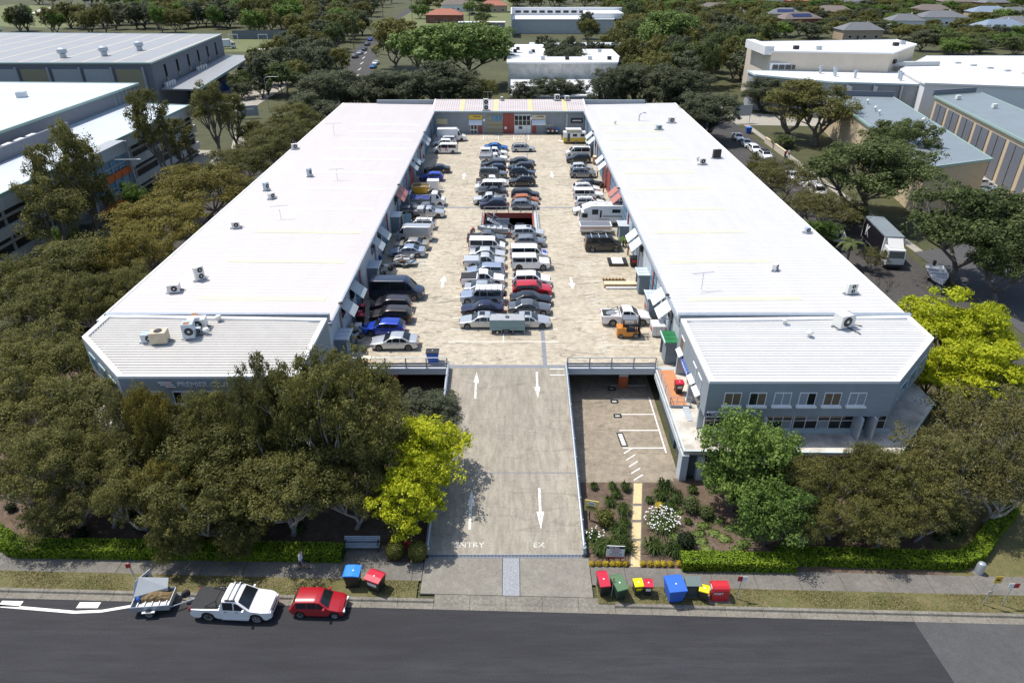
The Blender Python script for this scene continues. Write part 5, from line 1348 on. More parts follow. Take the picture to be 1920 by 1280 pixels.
def tree(kind, x, y, h, r, label, group, z=0.0, cat='tree', name=None):
    """a tree of height h and crown radius r standing at x, y"""
    global TREES
    pr = PROTO[kind][TREES % len(PROTO[kind])]; TREES += 1
    nm = name or {'gum': 'gum_tree', 'gold': 'golden_gum_tree', 'brown': 'brown_gum_tree', 'oak': 'she_oak_tree', 'green': 'camphor_tree', 'fig': 'fig_tree', 'lime': 'lime_green_tree', 'plane': 'plane_tree', 'slim': 'slender_gum_tree', 'far_gum': 'distant_gum_tree', 'far_oak': 'distant_she_oak_tree', 'far_fig': 'distant_fig_tree', 'far_green': 'distant_leafy_tree'}[kind]
    t = thing(nm, label, cat, (x, y, z), random.uniform(0, 6.28), group)
    t.scale = (r / pr[3], r / pr[3], h / pr[2])
    link('trunk', pr[0], t); link('crown', pr[1], t)
    return t
def tree_px(kind, u, v, d, h, label, group, hc=.68, yr=None):
    """crown centre seen at u, v with d pixels across"""
    p = at(u, v, h * hc)
    if yr and not yr[0] <= p.y <= yr[1]:          # keep the trunk inside its planting bed
        y = min(max(p.y, yr[0]), yr[1]); x, zc = on_y(u, v, y); p = Vector((x, y, zc)); h = max(3.2, zc / hc)
    rr = d / 2 / FPX * (p.y / ray(u, v)[1])
    return tree(kind, p.x, p.y, h, rr * 1.08, label, group)
GW = 'gum trees in the front bed before the west block'
for u, v, d, h, k, lab in [
 (635, 745, 215, 10.5, 'gum', 'dark olive gum hiding the inner corner of the west block'),
 (482, 748, 110, 9.0, 'brown', 'small brown gum in front of the building lettering'),
 (545, 750, 140, 9.4, 'gum', 'olive gum just below the west roof edge'),
 (285, 790, 105, 7.0, 'gold', 'small golden gum below the club logo'),
 (370, 812, 120, 6.5, 'brown', 'brown gum before the west block windows'),
 (170, 775, 200, 8.0, 'gum', 'broad gum beside the chamfered west corner'),
 (45, 760, 190, 8.0, 'gum', 'gum at the picture edge level with the west corner'),
 (60, 870, 190, 8.0, 'gum', 'broad gum with a pale leaning limb near the street corner'),
 (225, 850, 170, 7.6, 'gum', 'gum behind the mulch clearing on the street corner'),
 (410, 868, 220, 8.0, 'gum', 'large central gum in the front bed'),
 (565, 845, 240, 8.6, 'gum', 'large gum next to the yellow-green tree'),
 (690, 830, 170, 7.0, 'gum', 'gum wedged between the yellow-green tree and the west block'),
 (125, 935, 150, 6.8, 'gum', 'gum behind the corner hedge'),
 (255, 915, 140, 6.5, 'gum', 'gum over the hedge west of the trailer'),
 (385, 925, 190, 7.2, 'gum', 'spreading gum behind the hedge above the white pickup'),
 (530, 905, 190, 7.4, 'gum', 'spreading gum behind the hedge above the red hatchback'),
 (655, 905, 140, 6.6, 'gum', 'dark gum behind the park bench'),
 (400, 803, 125, 7.4, 'gum', 'gum before the middle of the west block'),
 (340, 815, 120, 7.0, 'gum', 'gum before the west block below the logo'),
 (245, 795, 120, 7.0, 'brown', 'brown gum at the front corner of the west block'),
 (490, 790, 130, 8.6, 'gum', 'gum before the west block windows, inner side'),
 (180, 905, 120, 6.5, 'brown', 'thin brown gum between the front bed gums'),
 (330, 900, 130, 7, 'gold', 'golden-topped gum in the middle of the front bed'),
]: tree_px(k, u, v, d, h, lab, GW, yr=(36.2, 41.2) if u > 215 else (37.5, 60))
for x_, h_, r_, lab in ((-23.2, 5.2, 2.3, 'low gum leaning out over the hedge above the trailer'), (-18.8, 5.0, 2.0, 'low gum leaning out over the hedge above the white pickup')):
    t = tree('gum', x_, 36.7, h_, r_, lab, GW); t.rotation_euler = (.62, 0, 0)
tree_px('oak', 795, 768, 125, 4.2, 'grey-green wispy tree leaning on the ramp rail', GW)
tree_px('lime', 800, 830, 175, 7.2, 'yellow-green tree overhanging the ramp, upper crown', 'yellow-green trees')
tree_px('lime', 758, 925, 150, 6.0, 'yellow-green tree by the ramp foot and clipped ball shrubs', 'yellow-green trees')
GL_ = 'gums beside the west street'
for u, v, d, h, k, lab in [
 (60, 560, 180, 8.5, 'gum', 'gum at the picture edge below the parked dark car'), (130, 490, 180, 9, 'gum', 'gum before the electrical kiosk'), (55, 660, 170, 8, 'gum', 'gum with yellow tags of light behind it at the picture edge'),
 (230, 545, 120, 8, 'gum', 'gum touching the outer corner of the west roof'), (375, 350, 200, 9.5, 'gold', 'big golden dome gum beside the west roof'), (290, 415, 190, 9, 'gold', 'golden dome gum below the bigger one'),
 (240, 475, 160, 9, 'gold', 'third golden gum down the west street'), (170, 560, 120, 8, 'gum', 'gum by the parked dark car'), (15, 520, 130, 9, 'gum', 'gum cut by the picture edge mid-left'), (95, 700, 160, 7.5, 'gum', 'gum outside the west corner'),
 (445, 300, 120, 8.5, 'gum', 'gum along the west wing level with its first antenna'), (490, 280, 110, 8.5, 'gum', 'gum along the west wing beyond the golden ones'), (530, 250, 110, 9, 'gum', 'gum along the west wing below the far antenna'),
 (555, 222, 100, 9.5, 'gum', 'gum near the far end of the west wing'), (590, 200, 100, 10, 'oak', 'dark tree near the far end of the west wing'), (470, 245, 60, 6, 'gum', 'small gum beside the entrance path')]:
    tree_px(k, u, v, d, h, lab, GL_)
GN = 'tall trees behind the north wing'
for u, v, d, h, k, lab in [
 (610, 165, 100, 14, 'oak', 'she-oak at the west end behind the north wing'), (655, 165, 95, 13, 'oak', 'second she-oak behind the west wing end'), (705, 165, 90, 12, 'oak', 'she-oak left of the big plane trees'),
 (745, 160, 110, 13, 'oak', 'dark she-oak before the plane trees'), (820, 150, 120, 14, 'oak', 'broad dark she-oak in front of the plane trees'), (870, 160, 80, 12, 'oak', 'she-oak behind the north roof units'),
 (905, 165, 60, 10, 'gum', 'thin gum behind the north roof'), (985, 172, 62, 8.5, 'oak', 'she-oak before the low white roof, first'), (1012, 165, 60, 8.5, 'oak', 'she-oak before the low white roof, second'), (1045, 165, 62, 9, 'oak', 'she-oak before the low white roof, third'), (1082, 168, 40, 8, 'oak', 'small she-oak before the low white roof'),
 (1140, 160, 80, 13, 'oak', 'she-oak at the east side of the low white roof'), (1185, 150, 95, 14, 'oak', 'tall she-oak behind the east wing'), (1235, 155, 110, 14, 'oak', 'second tall she-oak behind the east wing'),
 (1290, 160, 110, 13, 'oak', 'she-oak behind the corner of the east wing'), (1330, 200, 110, 11, 'oak', 'she-oak beside the bend of the east street'), (1300, 215, 70, 10, 'oak', 'she-oak touching the far east roof corner')]:
    tree_px(k, u, v, d, h, lab, GN)
tree_px('plane', 810, 95, 150, 19, 'bright green plane tree behind the north wing, west crown', 'plane trees', .6)
tree_px('plane', 885, 90, 150, 19, 'bright green plane tree behind the north wing, east crown', 'plane trees', .6)
tree_px('far_gum', 735, 62, 85, 17, 'grey gum with dark trunk beside the far street', 'far street trees', .7)
tree_px('plane', 1255, 60, 110, 19, 'feathery light green tree right of the white buildings', 'plane trees', .6)
GE = 'trees along the east street'
for u, v, d, h, k, lab in [
 (1490, 185, 110, 13, 'slim', 'tall pale-trunked gum before the white complex'), (1545, 195, 110, 13, 'slim', 'second tall gum before the grey roof'), (1440, 165, 90, 9, 'oak', 'dark tree by the billboard'),
 (1625, 310, 235, 13, 'fig', 'great dark fig in the middle of the east street'), (1690, 265, 130, 12, 'fig', 'fig beside the grey roof'), (1825, 405, 235, 13, 'fig', 'huge dark fig at the east picture edge'), (1900, 480, 150, 9, 'fig', 'fig cut by the east picture edge'),
 (1480, 330, 130, 7.5, 'brown', 'brown gum overhanging the east roof edge'), (1540, 385, 150, 7, 'brown', 'brown gum before the silver pickup'), (1430, 310, 60, 6, 'gum', 'small gum at the east roof edge'), (1545, 425, 60, 4.5, 'green', 'small bright shrub tree by the east roof edge'), (1640, 478, 50, 3.4, 'brown', 'scrubby brown tree before the truck'),
 (1890, 172, 42, 9, 'far_gum', 'lone gum before the big white roof')]:
    tree_px(k, u, v, d, h, lab, GE)
for u, v, d, h, lab in ((1765, 590, 180, 8.5, 'yellow-green tree by the east roof corner, upper'), (1860, 690, 170, 7.5, 'yellow-green tree right of the east block'), (1770, 690, 130, 6.5, 'yellow-green tree touching the east block chamfer'), (1840, 620, 130, 8, 'yellow-green tree nearest the side car park')):
    tree_px('lime', u, v, d, h, lab, 'yellow-green trees')
GR = 'trees in the front bed before the east block'
for u, v, d, h, k, lab in [
 (1405, 835, 165, 7.0, 'green', 'bright green camphor in front of the shopfront'), (1385, 895, 120, 5.0, 'green', 'lower bright green camphor by the garden'), (1455, 950, 130, 5.5, 'green', 'green camphor behind the low hedge'), (1495, 890, 130, 6, 'gum', 'olive gum beside the bright green camphor'),
 (1575, 945, 130, 5, 'gum', 'olive gum over the mulch behind the long hedge'), (1640, 890, 130, 6, 'gum', 'olive gum before the dark lower wall'), (1720, 900, 150, 6.5, 'gum', 'olive gum left of the leaning trunk'), (1790, 860, 200, 7.5, 'brown', 'broad brown gum beside the terrace corner'),
 (1850, 780, 190, 8, 'brown', 'brown gum below the yellow-green trees'), (1890, 880, 160, 7.5, 'brown', 'brown gum at the east picture edge'), (1660, 970, 130, 4.8, 'gum', 'low gum hanging over the long hedge'), (1740, 950, 100, 5, 'brown', 'wispy brown gum over the hedge bend'), (1520, 970, 90, 4.5, 'gum', 'low gum beside the camphor')]:
    tree_px(k, u, v, d, h, lab, GR, yr=(35.6, 40.6) if u < 1800 else (36, 60))
# small trees by the west office
for u, v, d, h, lab in ((265, 245, 70, 11, 'slender gum before the west office, far one'), (140, 310, 75, 12, 'slender gum before the glass stair bay'), (305, 270, 60, 8, 'bushy gum beside the glass stair bay'), (60, 400, 90, 10, 'open gum at the near end of the west office'), (95, 350, 70, 10, 'gum before the west office terraces'), (385, 205, 60, 9, 'gum by the office entrance drive, first'), (410, 215, 50, 9, 'gum by the office entrance drive, second'), (165, 370, 60, 8, 'gum under the glass stair bay'), (225, 365, 40, 5, 'small green tree under the street lamp'), (118, 455, 50, 6, 'round green tree beside the electrical kiosk')):
    yy, zz = on_x(u, v, -63.4); tt = yy / ray(u, v)[1]; hh = max(4.5, zz / .62)
    tree('slim' if h > 6 else 'green', -63.4 + random.uniform(0, 3), yy, hh, d / 2 / FPX * tt * 1.1, lab, 'small trees by the west office')

# ---------------------------------------------------------------- hedges
def hedge(pts, w, h, label):
    """clipped hedge along a centre line: solid core under a coat of small leaves"""
    t = thing('clipped_hedge', label, 'hedge', (pts[0][0], pts[0][1], .05), 0, 'clipped hedges along the footpath')
    core = MB(); Ps, Ns = [], []
    for (a, b) in zip(pts[:-1], pts[1:]):
        a, b = Vector((*a, 0)), Vector((*b, 0)); d = (b - a); L = d.length; d /= L; n = Vector((-d.y, d.x, 0))
        q = [a - n * (w / 2 - .06) - d * .02, b - n * (w / 2 - .06) + d * .02, b + n * (w / 2 - .06) + d * .02, a + n * (w / 2 - .06) - d * .02]
        core.prism([(p.x, p.y) for p in q], .05, h - .05)
        for (cnt, f) in ((int(L * w * 230), 0), (int(L * h * 210), 1), (int(L * h * 210), -1), (int(w * h * 200), 2), (int(w * h * 200), -2)):
            s = rng.uniform(-.02, L + .02, cnt); k = rng.uniform(-w / 2, w / 2, cnt); z = rng.uniform(.05, h, cnt)
            base = np.array(a)[None, :]
            dd, nn = np.array(d), np.array(n)
            if f == 0: P = base + s[:, None] * dd + k[:, None] * nn; P[:, 2] = h + rng.normal(0, .025, cnt); N = np.tile([0, 0, 1.], (cnt, 1))
            elif abs(f) == 1: P = base + s[:, None] * dd + (f * w / 2 + rng.normal(0, .025, cnt))[:, None] * nn; P[:, 2] = z; N = np.tile(nn * f, (cnt, 1))
            else:
                e = (L if f > 0 else 0); P = base + e * dd + k[:, None] * nn; P[:, 2] = z; N = np.tile(dd * np.sign(f), (cnt, 1))
            N = N + rng.normal(size=(cnt, 3)) * .5; N /= np.linalg.norm(N, axis=1, keepdims=True)
            Ps.append(P); Ns.append(N)
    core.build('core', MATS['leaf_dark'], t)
    o = origin(t); P = np.concatenate(Ps) - np.array(o)
    link('foliage', leaf_mesh('foliage', P, np.concatenate(Ns), .065, LEAF['hedge'], .7), t)
def hp(u, v, z=.8): p = at(u, v, z); return (p.x, p.y)
hedge([hp(-60, 960), hp(28, 1022), hp(330, 1026)], 1.15, 1.0, 'long clipped hedge on the street corner west of the trailer')
hedge([hp(330, 1026), hp(642, 1031)], 1.1, 1.0, 'clipped hedge under the gums ending at the park bench')
hedge([hp(1278, 1046, .8), hp(1490, 1049, .8)], 1.15, .95, 'short clipped hedge beside the flower garden')
hedge([hp(1458, 1035, .8), hp(1800, 1044, .8), hp(1835, 1030, .8), hp(1862, 990, .8), hp(1900, 945, .8)], 1.1, .9, 'long clipped hedge curving round the east corner')
# ---------------------------------------------------------------- shrubs and garden plants
def shrub(u, v, r, h, leaf, label, name='shrub', group='garden shrubs', n=1100, size=.07, z=.06, core=True, aspect=.6, dens=1.0):
    p = at(u, v, z + h * .5); t = thing(name, label, 'shrub', (p.x, p.y, z), random.uniform(0, 6), group)
    P, N = blob_points((0, 0, h * .5), (r, r, h * .5), int(n * dens), .4)
    k = rng.normal(0, min(.05, r * .1), P.shape); link('foliage', leaf_mesh('foliage', P + k, N, size, LEAF[leaf], aspect), t)
    lmesh('stem', MB().tube((0, 0, -.03), (0, 0, h * .5), .05, .02, 6), MATS['bark'], t)
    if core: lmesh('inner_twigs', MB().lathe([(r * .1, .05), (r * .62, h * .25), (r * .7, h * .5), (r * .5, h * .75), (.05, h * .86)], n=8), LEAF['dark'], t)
    return t
for u, v, lab in ((741, 1032, 'clipped ball shrub beside the red hydrant'), (783, 1035, 'clipped ball shrub nearest the ramp rail')):
    p = at(u, v, .7); t = thing('ball_shrub', lab, 'shrub', (p.x, p.y, .06), 0, 'clipped ball shrubs')
    n = 3200; d = rng.normal(size=(n, 3)); d /= np.linalg.norm(d, axis=1, keepdims=True)
    P = d * np.array([.66, .66, .75]) * (1 + rng.normal(0, .015, n))[:, None] + np.array([0, 0, .76]); N = d + rng.normal(size=(n, 3)) * .4; N /= np.linalg.norm(N, axis=1, keepdims=True)
    link('foliage', leaf_mesh('foliage', P, N, .06, LEAF['ball'], .7), t)
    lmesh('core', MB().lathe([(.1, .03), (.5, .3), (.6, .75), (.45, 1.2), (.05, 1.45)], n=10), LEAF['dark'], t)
def tuft(u, v, r, h, label, leaf='strap', n=150, group='strappy tufts in the garden bed', flowers=0):
    """clump of arching strap leaves"""
    p = at(u, v, .06); t = thing('strap_leaf_plant', label, 'plant', (p.x, p.y, .06), 0, group)
    mb = MB()
    for i in range(n):
        a = random.uniform(0, 6.28); l = r * random.uniform(.55, 1.15); hh = h * random.uniform(.6, 1.1); b0 = (random.uniform(-.4, .4) * r, random.uniform(-.4, .4) * r)
        d = Vector((math.cos(a), math.sin(a), 0)); s = Vector((-d.y, d.x, 0)) * .028
        p0 = Vector((b0[0], b0[1], 0)); p1 = p0 + d * l * .4 + Vector((0, 0, hh)); p2 = p0 + d * l + Vector((0, 0, hh * .55))
        mb.add([p0 - s, p0 + s, p1 + s, p1 - s, p2], [(0, 1, 2, 3), (3, 2, 4)])
    me = mb.mesh('foliage', LEAF[leaf]); link('foliage', me, t)
    if flowers:
        fl = MB()
        for i in range(flowers):
            a = random.uniform(0, 6.28); q = math.sqrt(random.random()) * r * 1.1; fl.lathe([(.01, 0), (.06, .02), (.02, .05)], (q * math.cos(a), q * math.sin(a), h * random.uniform(.8, 1.15)), 5)
        f = lmesh('flowers', fl, MATS['flower_white'], t); f['kind'] = 'stuff'
for u, v, r, h, lab in ((1113, 915, .35, .5, 'small tuft nearest the ramp wall'), (1148, 915, .4, .5, 'tuft left of the ochre path, far end'), (1172, 918, .5, .7, 'large tuft left of the ochre path, far end'), (1155, 930, .5, .6, 'tuft below the far tufts'), (1168, 960, .7, .7, 'tuft beside the middle of the ochre path'), (1170, 985, .55, .6, 'tuft by the second path joint'), (1143, 945, .6, .6, 'tuft behind the yellow sign'),
        (1160, 1005, .9, .8, 'broad tuft behind the notice board, upper'), (1140, 1030, .9, .8, 'broad tuft left of the notice board'), (1125, 1035, .8, .7, 'tuft by the ramp foot'), (1170, 1030, .9, .8, 'broad tuft right behind the notice board'),
        (1245, 918, .8, .9, 'big tuft right of the path, far end'), (1237, 935, .7, .8, 'second big tuft right of the path'), (1267, 938, .7, .8, 'tuft beside the dark shrub'), (1255, 955, .6, .7, 'tuft above the white flowers'), (1297, 922, .5, .6, 'tuft near the building pier'), (1225, 1030, 1.0, .8, 'broad tuft right of the path near the footpath'), (1260, 1035, .9, .8, 'broad tuft before the short hedge'), (1289, 980, .35, .4, 'tiny tuft in the bare mulch'), (1217, 940, .4, .4, 'small tuft against the path edge'),
        (1790, 1000, .7, .8, 'tuft in the mulch under the leaning gum'), (1760, 1010, .5, .5, 'tuft behind the long hedge')):
    tuft(u, v, r, h, lab)
tuft(1240, 985, 1.25, .75, 'wide clump of white flowers right of the ochre path', 'strap', 330, flowers=130); tuft(1112, 1010, .8, .6, 'white flowers along the ramp wall', 'strap', 130, flowers=30)
shrub(1135, 970, .75, 1.3, 'ball', 'yellow-green shrub by the yellow sign', size=.09, n=900)
shrub(1296, 945, .75, 1.3, 'fig', 'dark green upright shrub in the garden', size=.07); shrub(1287, 1014, .7, 1.4, 'dark', 'dark glossy shrub at the end of the short hedge', size=.08)
shrub(1326, 960, .6, 1.0, 'fig', 'dark round shrub near the grey rock'); shrub(1237, 948, .35, .5, 'yellow', 'gold shrub among the tufts', n=400)
for i, (u, v) in enumerate(((1320, 985), (1310, 1000), (1315, 1015), (1345, 975), (1340, 1000), (1360, 1010), (1370, 990), (1395, 1020), (1405, 1000), (1268, 960), (1265, 1005), (1325, 1030), (1383, 1030))):
    p = at(u, v, .1); t = thing('ground_cover_plant', 'low pale green spreading plant in the mulch bed', 'plant', (p.x, p.y, .06), 0, 'pale ground cover plants')
    P, N = blob_points((0, 0, .08), (.55, .42, .12), 260, .8); link('foliage', leaf_mesh('foliage', P, N, .08, LEAF['pale'], .8), t)
for i in range(12):
    u = (1110, 1123, 1136, 1149, 1161, 1173, 1205, 1219, 1232, 1244, 1257, 1273)[i]
    shrub(u, 1056, .22, .4, 'yellow', 'small golden ball shrub in the row along the footpath', 'golden_shrub', 'row of golden shrubs', 380, .04, core=False)
for i, (u, v) in enumerate(((1620, 985), (1600, 1000), (1790, 975), (1690, 985), (1650, 1000), (240, 965), (270, 985), (290, 975), (120, 985), (150, 1000), (560, 990), (20, 950), (60, 965), (90, 990))):
    shrub(u, v, random.uniform(.4, .7), random.uniform(.5, .9), random.choice(['strap', 'fig', 'dark']), 'low dark shrub in the mulch under the gums', group='low shrubs under the gums', n=500)
# banana-like plant, palm and bare tree by the east wall
def frond_plant(u, v, z, h, nf, fl, label, leaf, name, cat='plant', trunk=True, wid=.16):
    p = at(u, v, z); t = thing(name, label, cat, (p.x, p.y, 0 if z < 3 else DECK))
    if trunk: lmesh('trunk', MB().tube((0, 0, 0), (0, 0, h), .16, .11, 8), MATS['bark'], t)
    for i in range(nf):
        a = 6.28 * i / nf + random.uniform(-.2, .2); d = Vector((math.cos(a), math.sin(a), 0)); s = Vector((-d.y, d.x, 0))
        up = random.uniform(.2, .9); mb = MB(); pts = [(0, 0), (fl * .35, fl * .35 * up + .1), (fl * .7, fl * .4 * up), (fl, fl * (.15 * up - .2))]
        ws = [wid * .3, wid, wid * .9, .02]
        for (r_, z_), w_ in zip(pts, ws): c = d * r_ + Vector((0, 0, h + z_)); mb.v += [tuple(c - s * w_ * fl), tuple(c + Vector((0, 0, .04))), tuple(c + s * w_ * fl)]
        for k in range(3): mb.f += [(3 * k, 3 * k + 1, 3 * k + 4, 3 * k + 3), (3 * k + 1, 3 * k + 2, 3 * k + 5, 3 * k + 4)]
        lmesh('frond', mb, LEAF[leaf], t)
    return t
frond_plant(1592, 475, 2.0, 3.2, 12, 2.2, 'broad-leaved banana-like plant beside the east roof', 'fig', 'bird_of_paradise_plant')
frond_plant(786, 30, 0, 9, 16, 4.0, 'tall palm by the red-roofed house', 'fig', 'palm_tree', 'tree')
frond_plant(793, 28, 0, 8, 14, 3.6, 'shorter palm by the red-roofed house', 'fig', 'palm_tree', 'tree')
frond_plant(1405, 122, 0, 5, 14, 3.0, 'palm before the cream building', 'green', 'palm_tree', 'tree')
frond_plant(1168, 462, 3.0, .9, 12, .9, 'young potted palm in front of the black van', 'green', 'potted_palm', wid=.12)
p = at(1655, 560, 2); t = thing('bare_tree', 'leafless grey tree beside the east roof edge', 'tree', (p.x, p.y, 0))
mb = MB(); rd = random.Random(5)
def branch(a, d, l, r, n):
    b = a + d * l; mb.tube(a, b, r, r * .65, 5, False)
    if n > 0:
        for k in range(3): branch(b, (d + Vector((rd.uniform(-.6, .6), rd.uniform(-.6, .6), rd.uniform(-.05, .4)))).normalized(), l * .72, r * .6, n - 1)
branch(Vector((0, 0, 0)), Vector((.05, 0, 1)), 1.6, .13, 4)
lmesh('branches', mb, MATS['bark'], t)
# ================================================================ neighbouring buildings
mat('pale_roof', (.54, .585, .63), .45, var=.06, scale=.2); mat('bright_roof', (.70, .70, .70), .5, var=.03, scale=.3); striped('far_grey_roof', (.30, .31, .32), 0, .8, .2, .5, .05, .1, (.22, .22, .22))
mat('slate_roof', (.20, .235, .255), .5, var=.07, scale=.3); mat('panel_grey', (.34, .36, .38), .6, var=.06); mat('panel_pale', (.47, .49, .49), .6, var=.07, scale=.6); mat('shed_wall', (.145, .16, .19), .6, var=.08); mat('green_trim', (.30, .42, .38), .5, var=.05)
mat('tan_wall', (.55, .44, .29), .8, var=.08); mat('cream_wall', (.60, .53, .43), .8, var=.06, scale=.4); mat('stain_panel', (.60, .585, .53), .85, var=.25, scale=.6); mat('white_wall', (.74, .75, .76), .6, var=.04); mat('orange_band', (.55, .12, .03), .5, var=.05)
def building(name, label, poly, z, wm, rm, cat='building', trim='green_trim', rise=0.0, over=.25):
    cx = sum(p[0] for p in poly) / len(poly); cy = sum(p[1] for p in poly) / len(poly)
    t = thing(name, label, cat, (cx, cy, 0))
    MB().prism(poly, 0, z - .2).build('wall', MATS[wm], t)
    r = MB().prism(inset(poly, -over), z - .2, (lambda x, y: z + rise * (y - cy))).build('roof', MATS[rm], t)
    if trim: ring(MB(), inset(poly, -over - .12), inset(poly, -over + .1), z - .3, z + .12).build('roof_edge', MATS[trim], r)
    return t, r
# --- west office with open parking decks
of, ofr = building('office_building', 'long white-roofed office with open parking decks on the west side', [(-67.4, 76), (-67.4, 147.5), (-81, 150), (-81, 76)], 10, 'black', 'pale_roof')  # solid black core wall; the shade inside the open decks is its colour
y = 76.0
while y < 147:
    for z0, z1 in ((8.0, 9.75), (4.6, 6.0), (1.2, 2.5)):
        MB().b2(-67.42, -67.05, y + .04, y + 2.86, z0, z1).build('panel', MATS['panel_pale'], of)
    y += 2.9
for z in (7.2, 3.9, .6): MB().b2(-80, -66.9, 76, 147.4, z - .12, z + .12).build('floor_slab', MATS['far_concrete'], of)
for k in range(9): MB().b2(-67.6, -67.2, 78 + k * 8.6, 78.4 + k * 8.6, 0, 9).build('post', MATS['panel_grey'], of)
bay = MB().b2(-67.4, -64.9, 103, 116, 9.9, 10.3).build('glass_bay_roof', MATS['panel_grey'], of)
for yy in (103, 116): MB().b2(-67.4, -64.7, yy - .2, yy + .2, 0, 10.2).build('bay_post', MATS['panel_grey'], of)
for z0, z1, m in ((5.1, 6.2, 'orange_band'), (1.0, 2.0, 'orange_band'), (8.4, 9.9, 'panel_grey')): MB().b2(-65.2, -65.0, 103.2, 115.8, z0, z1).build('bay_band', MATS[m], of)
for z in (2.9, 4.0, 7.2): MB().b2(-65.15, -65.0, 103.2, 115.8, z - .08, z + .08).build('transom', MATS['galv'], of)
for k in range(5): MB().b2(-65.15, -65.0, 105.5 + k * 2.4, 105.65 + k * 2.4, 0, 8.4).build('mullion', MATS['galv'], of)
for k in range(5):
    for z0, z1 in ((6.3, 8.3), (2.1, 5.0)): MB().b2(-65.3, -65.2, 103.2 + k * 2.5, 105.6 + k * 2.5, z0, z1).build('pane', MATS['glass_blue'], of)
make_car('wagon', 'white', (-66.4, 110, 7.33), math.pi / 2, 'white car parked on the upper deck behind the glass bay', 'car')
make_car('sedan', 'grey', (-69.0, 124, 7.33), math.pi / 2, 'grey car on the upper parking deck beyond the glass bay', 'car')
MB().b2(-77.6, -77.2, 88, 122, 10, 12.0).build('plant_screen', MATS['shed_wall'], of)
for k in range(9): MB().box((-78.9, 90 + k * 3.1, 10.9), (1.8, 2.2, 1.2), .1).build('plant_box', MATS['white_wall'], of)
MB().lathe([(.1, 0), (1.0, .5), (1.1, .6)], (-74, 117, 10.3), 12).build('satellite_dish', MATS['black'], of)
sh, shr = building('storage_shed', 'tall dark-walled shed with pale striped roof behind the office', [(-81.2, 72), (-81.2, 156), (-160, 160), (-160, 72)], 13, 'shed_wall', 'pale_roof')
for yy in (90, 102, 116, 130, 144): MB().b2(-159, -82, yy, yy + 1.4, 13.005, 13.04).build('roof_light', MATS['bright_roof'], shr)
for k in range(6): MB().b2(-81.2, -81.1, 145.5 + k * 1.8, 145.6 + k * 1.8, 0, 12.6).build('wall_joint', MATS['panel_grey'], sh)
d_ = MB()
for k in range(6): d_.box((-88 - k * 2.4, 106 + k * .8, 13.6), (2.3, 1.3, 1.1), -.3)
for i in range(6): MB().box((-88 - i * 2.4, 106 + i * .8, 13.6), (2.3, 1.3, 1.1), -.3).build('duct', MATS['panel_pale'], shr)
MB().box((-96, 140, 13.5), (1.6, 1.6, 1.0), .3).build('roof_unit', MATS['galv'], shr)
# --- distribution warehouse
wh, whr = building('warehouse', 'large grey distribution warehouse with long loading awning', [(-93, 188), (-101.5, 260), (-260, 270), (-260, 188)], 13, 'shed_wall', 'far_grey_roof')
for k in range(14):
    x = -95 - k * 8.2
    MB().b2(x - .5, x, 187.4, 188, 0, 12).build('column', MATS['panel_grey'], wh)
    MB().b2(x - 7.4, x - .7, 187.7, 188.05, .3, 11.5).build('panel', MATS['panel_grey' if k % 3 else 'olive_door'], wh)
    MB().add([(x, 189, 13.02), (x + .5, 189, 13.02), (x - 6.5, 260, 13.02), (x - 7, 260, 13.02)], [(0, 1, 2, 3)]).build('roof_light', MATS['sign_cream'], whr)
for k in range(6):
    yy = 197 + k * 10.5; x = -93 - (yy - 188) * .118
    MB().b2(x + .0, x + .12, yy, yy + 1.0, 6.8, 11.4).build('slot_window', MATS['glass'], wh)
aw = MB().add([(-92.7, 190, 6.4), (-84.0, 192, 5.9), (-92.5, 262, 5.9), (-101, 259, 6.4), (-92.7, 190, 6.1), (-84, 192, 5.5), (-92.5, 262, 5.5), (-101, 259, 6.1)], [(0, 1, 2, 3), (7, 6, 5, 4), (0, 4, 5, 1), (1, 5, 6, 2), (2, 6, 7, 3), (3, 7, 4, 0)]).build('loading_awning', MATS['far_grey_roof'], wh)
MB().panel((-83.9, 192, 5.4), (-92.4, 262, 5.4), (-92.4, 262, 6.0), (-83.9, 192, 6.0), .15).build('awning_fascia', MATS['green_trim'], aw)
for k in range(4): MB().box((-93.2 - k * .02 + .6, 193 + k * 1.6, 6.9), (.6, 1.0, 1.1)).build('wall_unit', MATS['ac_white'], wh)
for k in range(4): MB().box((-96.4 + .6, 222 + k * 2.0, 6.9), (.6, 1.0, 1.1)).build('wall_unit', MATS['ac_white'], wh)
for k in range(4): MB().box((-95.6 - k * 1.0, 214 + k * 9, 2.4), (.2, 4.5, 4.4), .118).build('dock_door', MATS['door_blue' if k > 1 else 'dark_wall'], wh)
for k, (x, yy) in enumerate(((-112, 202), (-108, 214), (-121, 198))): MB().lathe([(.8, 13), (.8, 14), (1.3, 14.3), (1.2, 15.2), (.3, 15.5)], (x, yy, 0), 10).build('roof_fan', MATS['galv'], whr)
building('far_shed', 'low grey shed beyond the warehouse at the picture edge', [(-205, 275), (-205, 300), (-300, 300), (-300, 275)], 11, 'panel_grey', 'far_grey_roof')
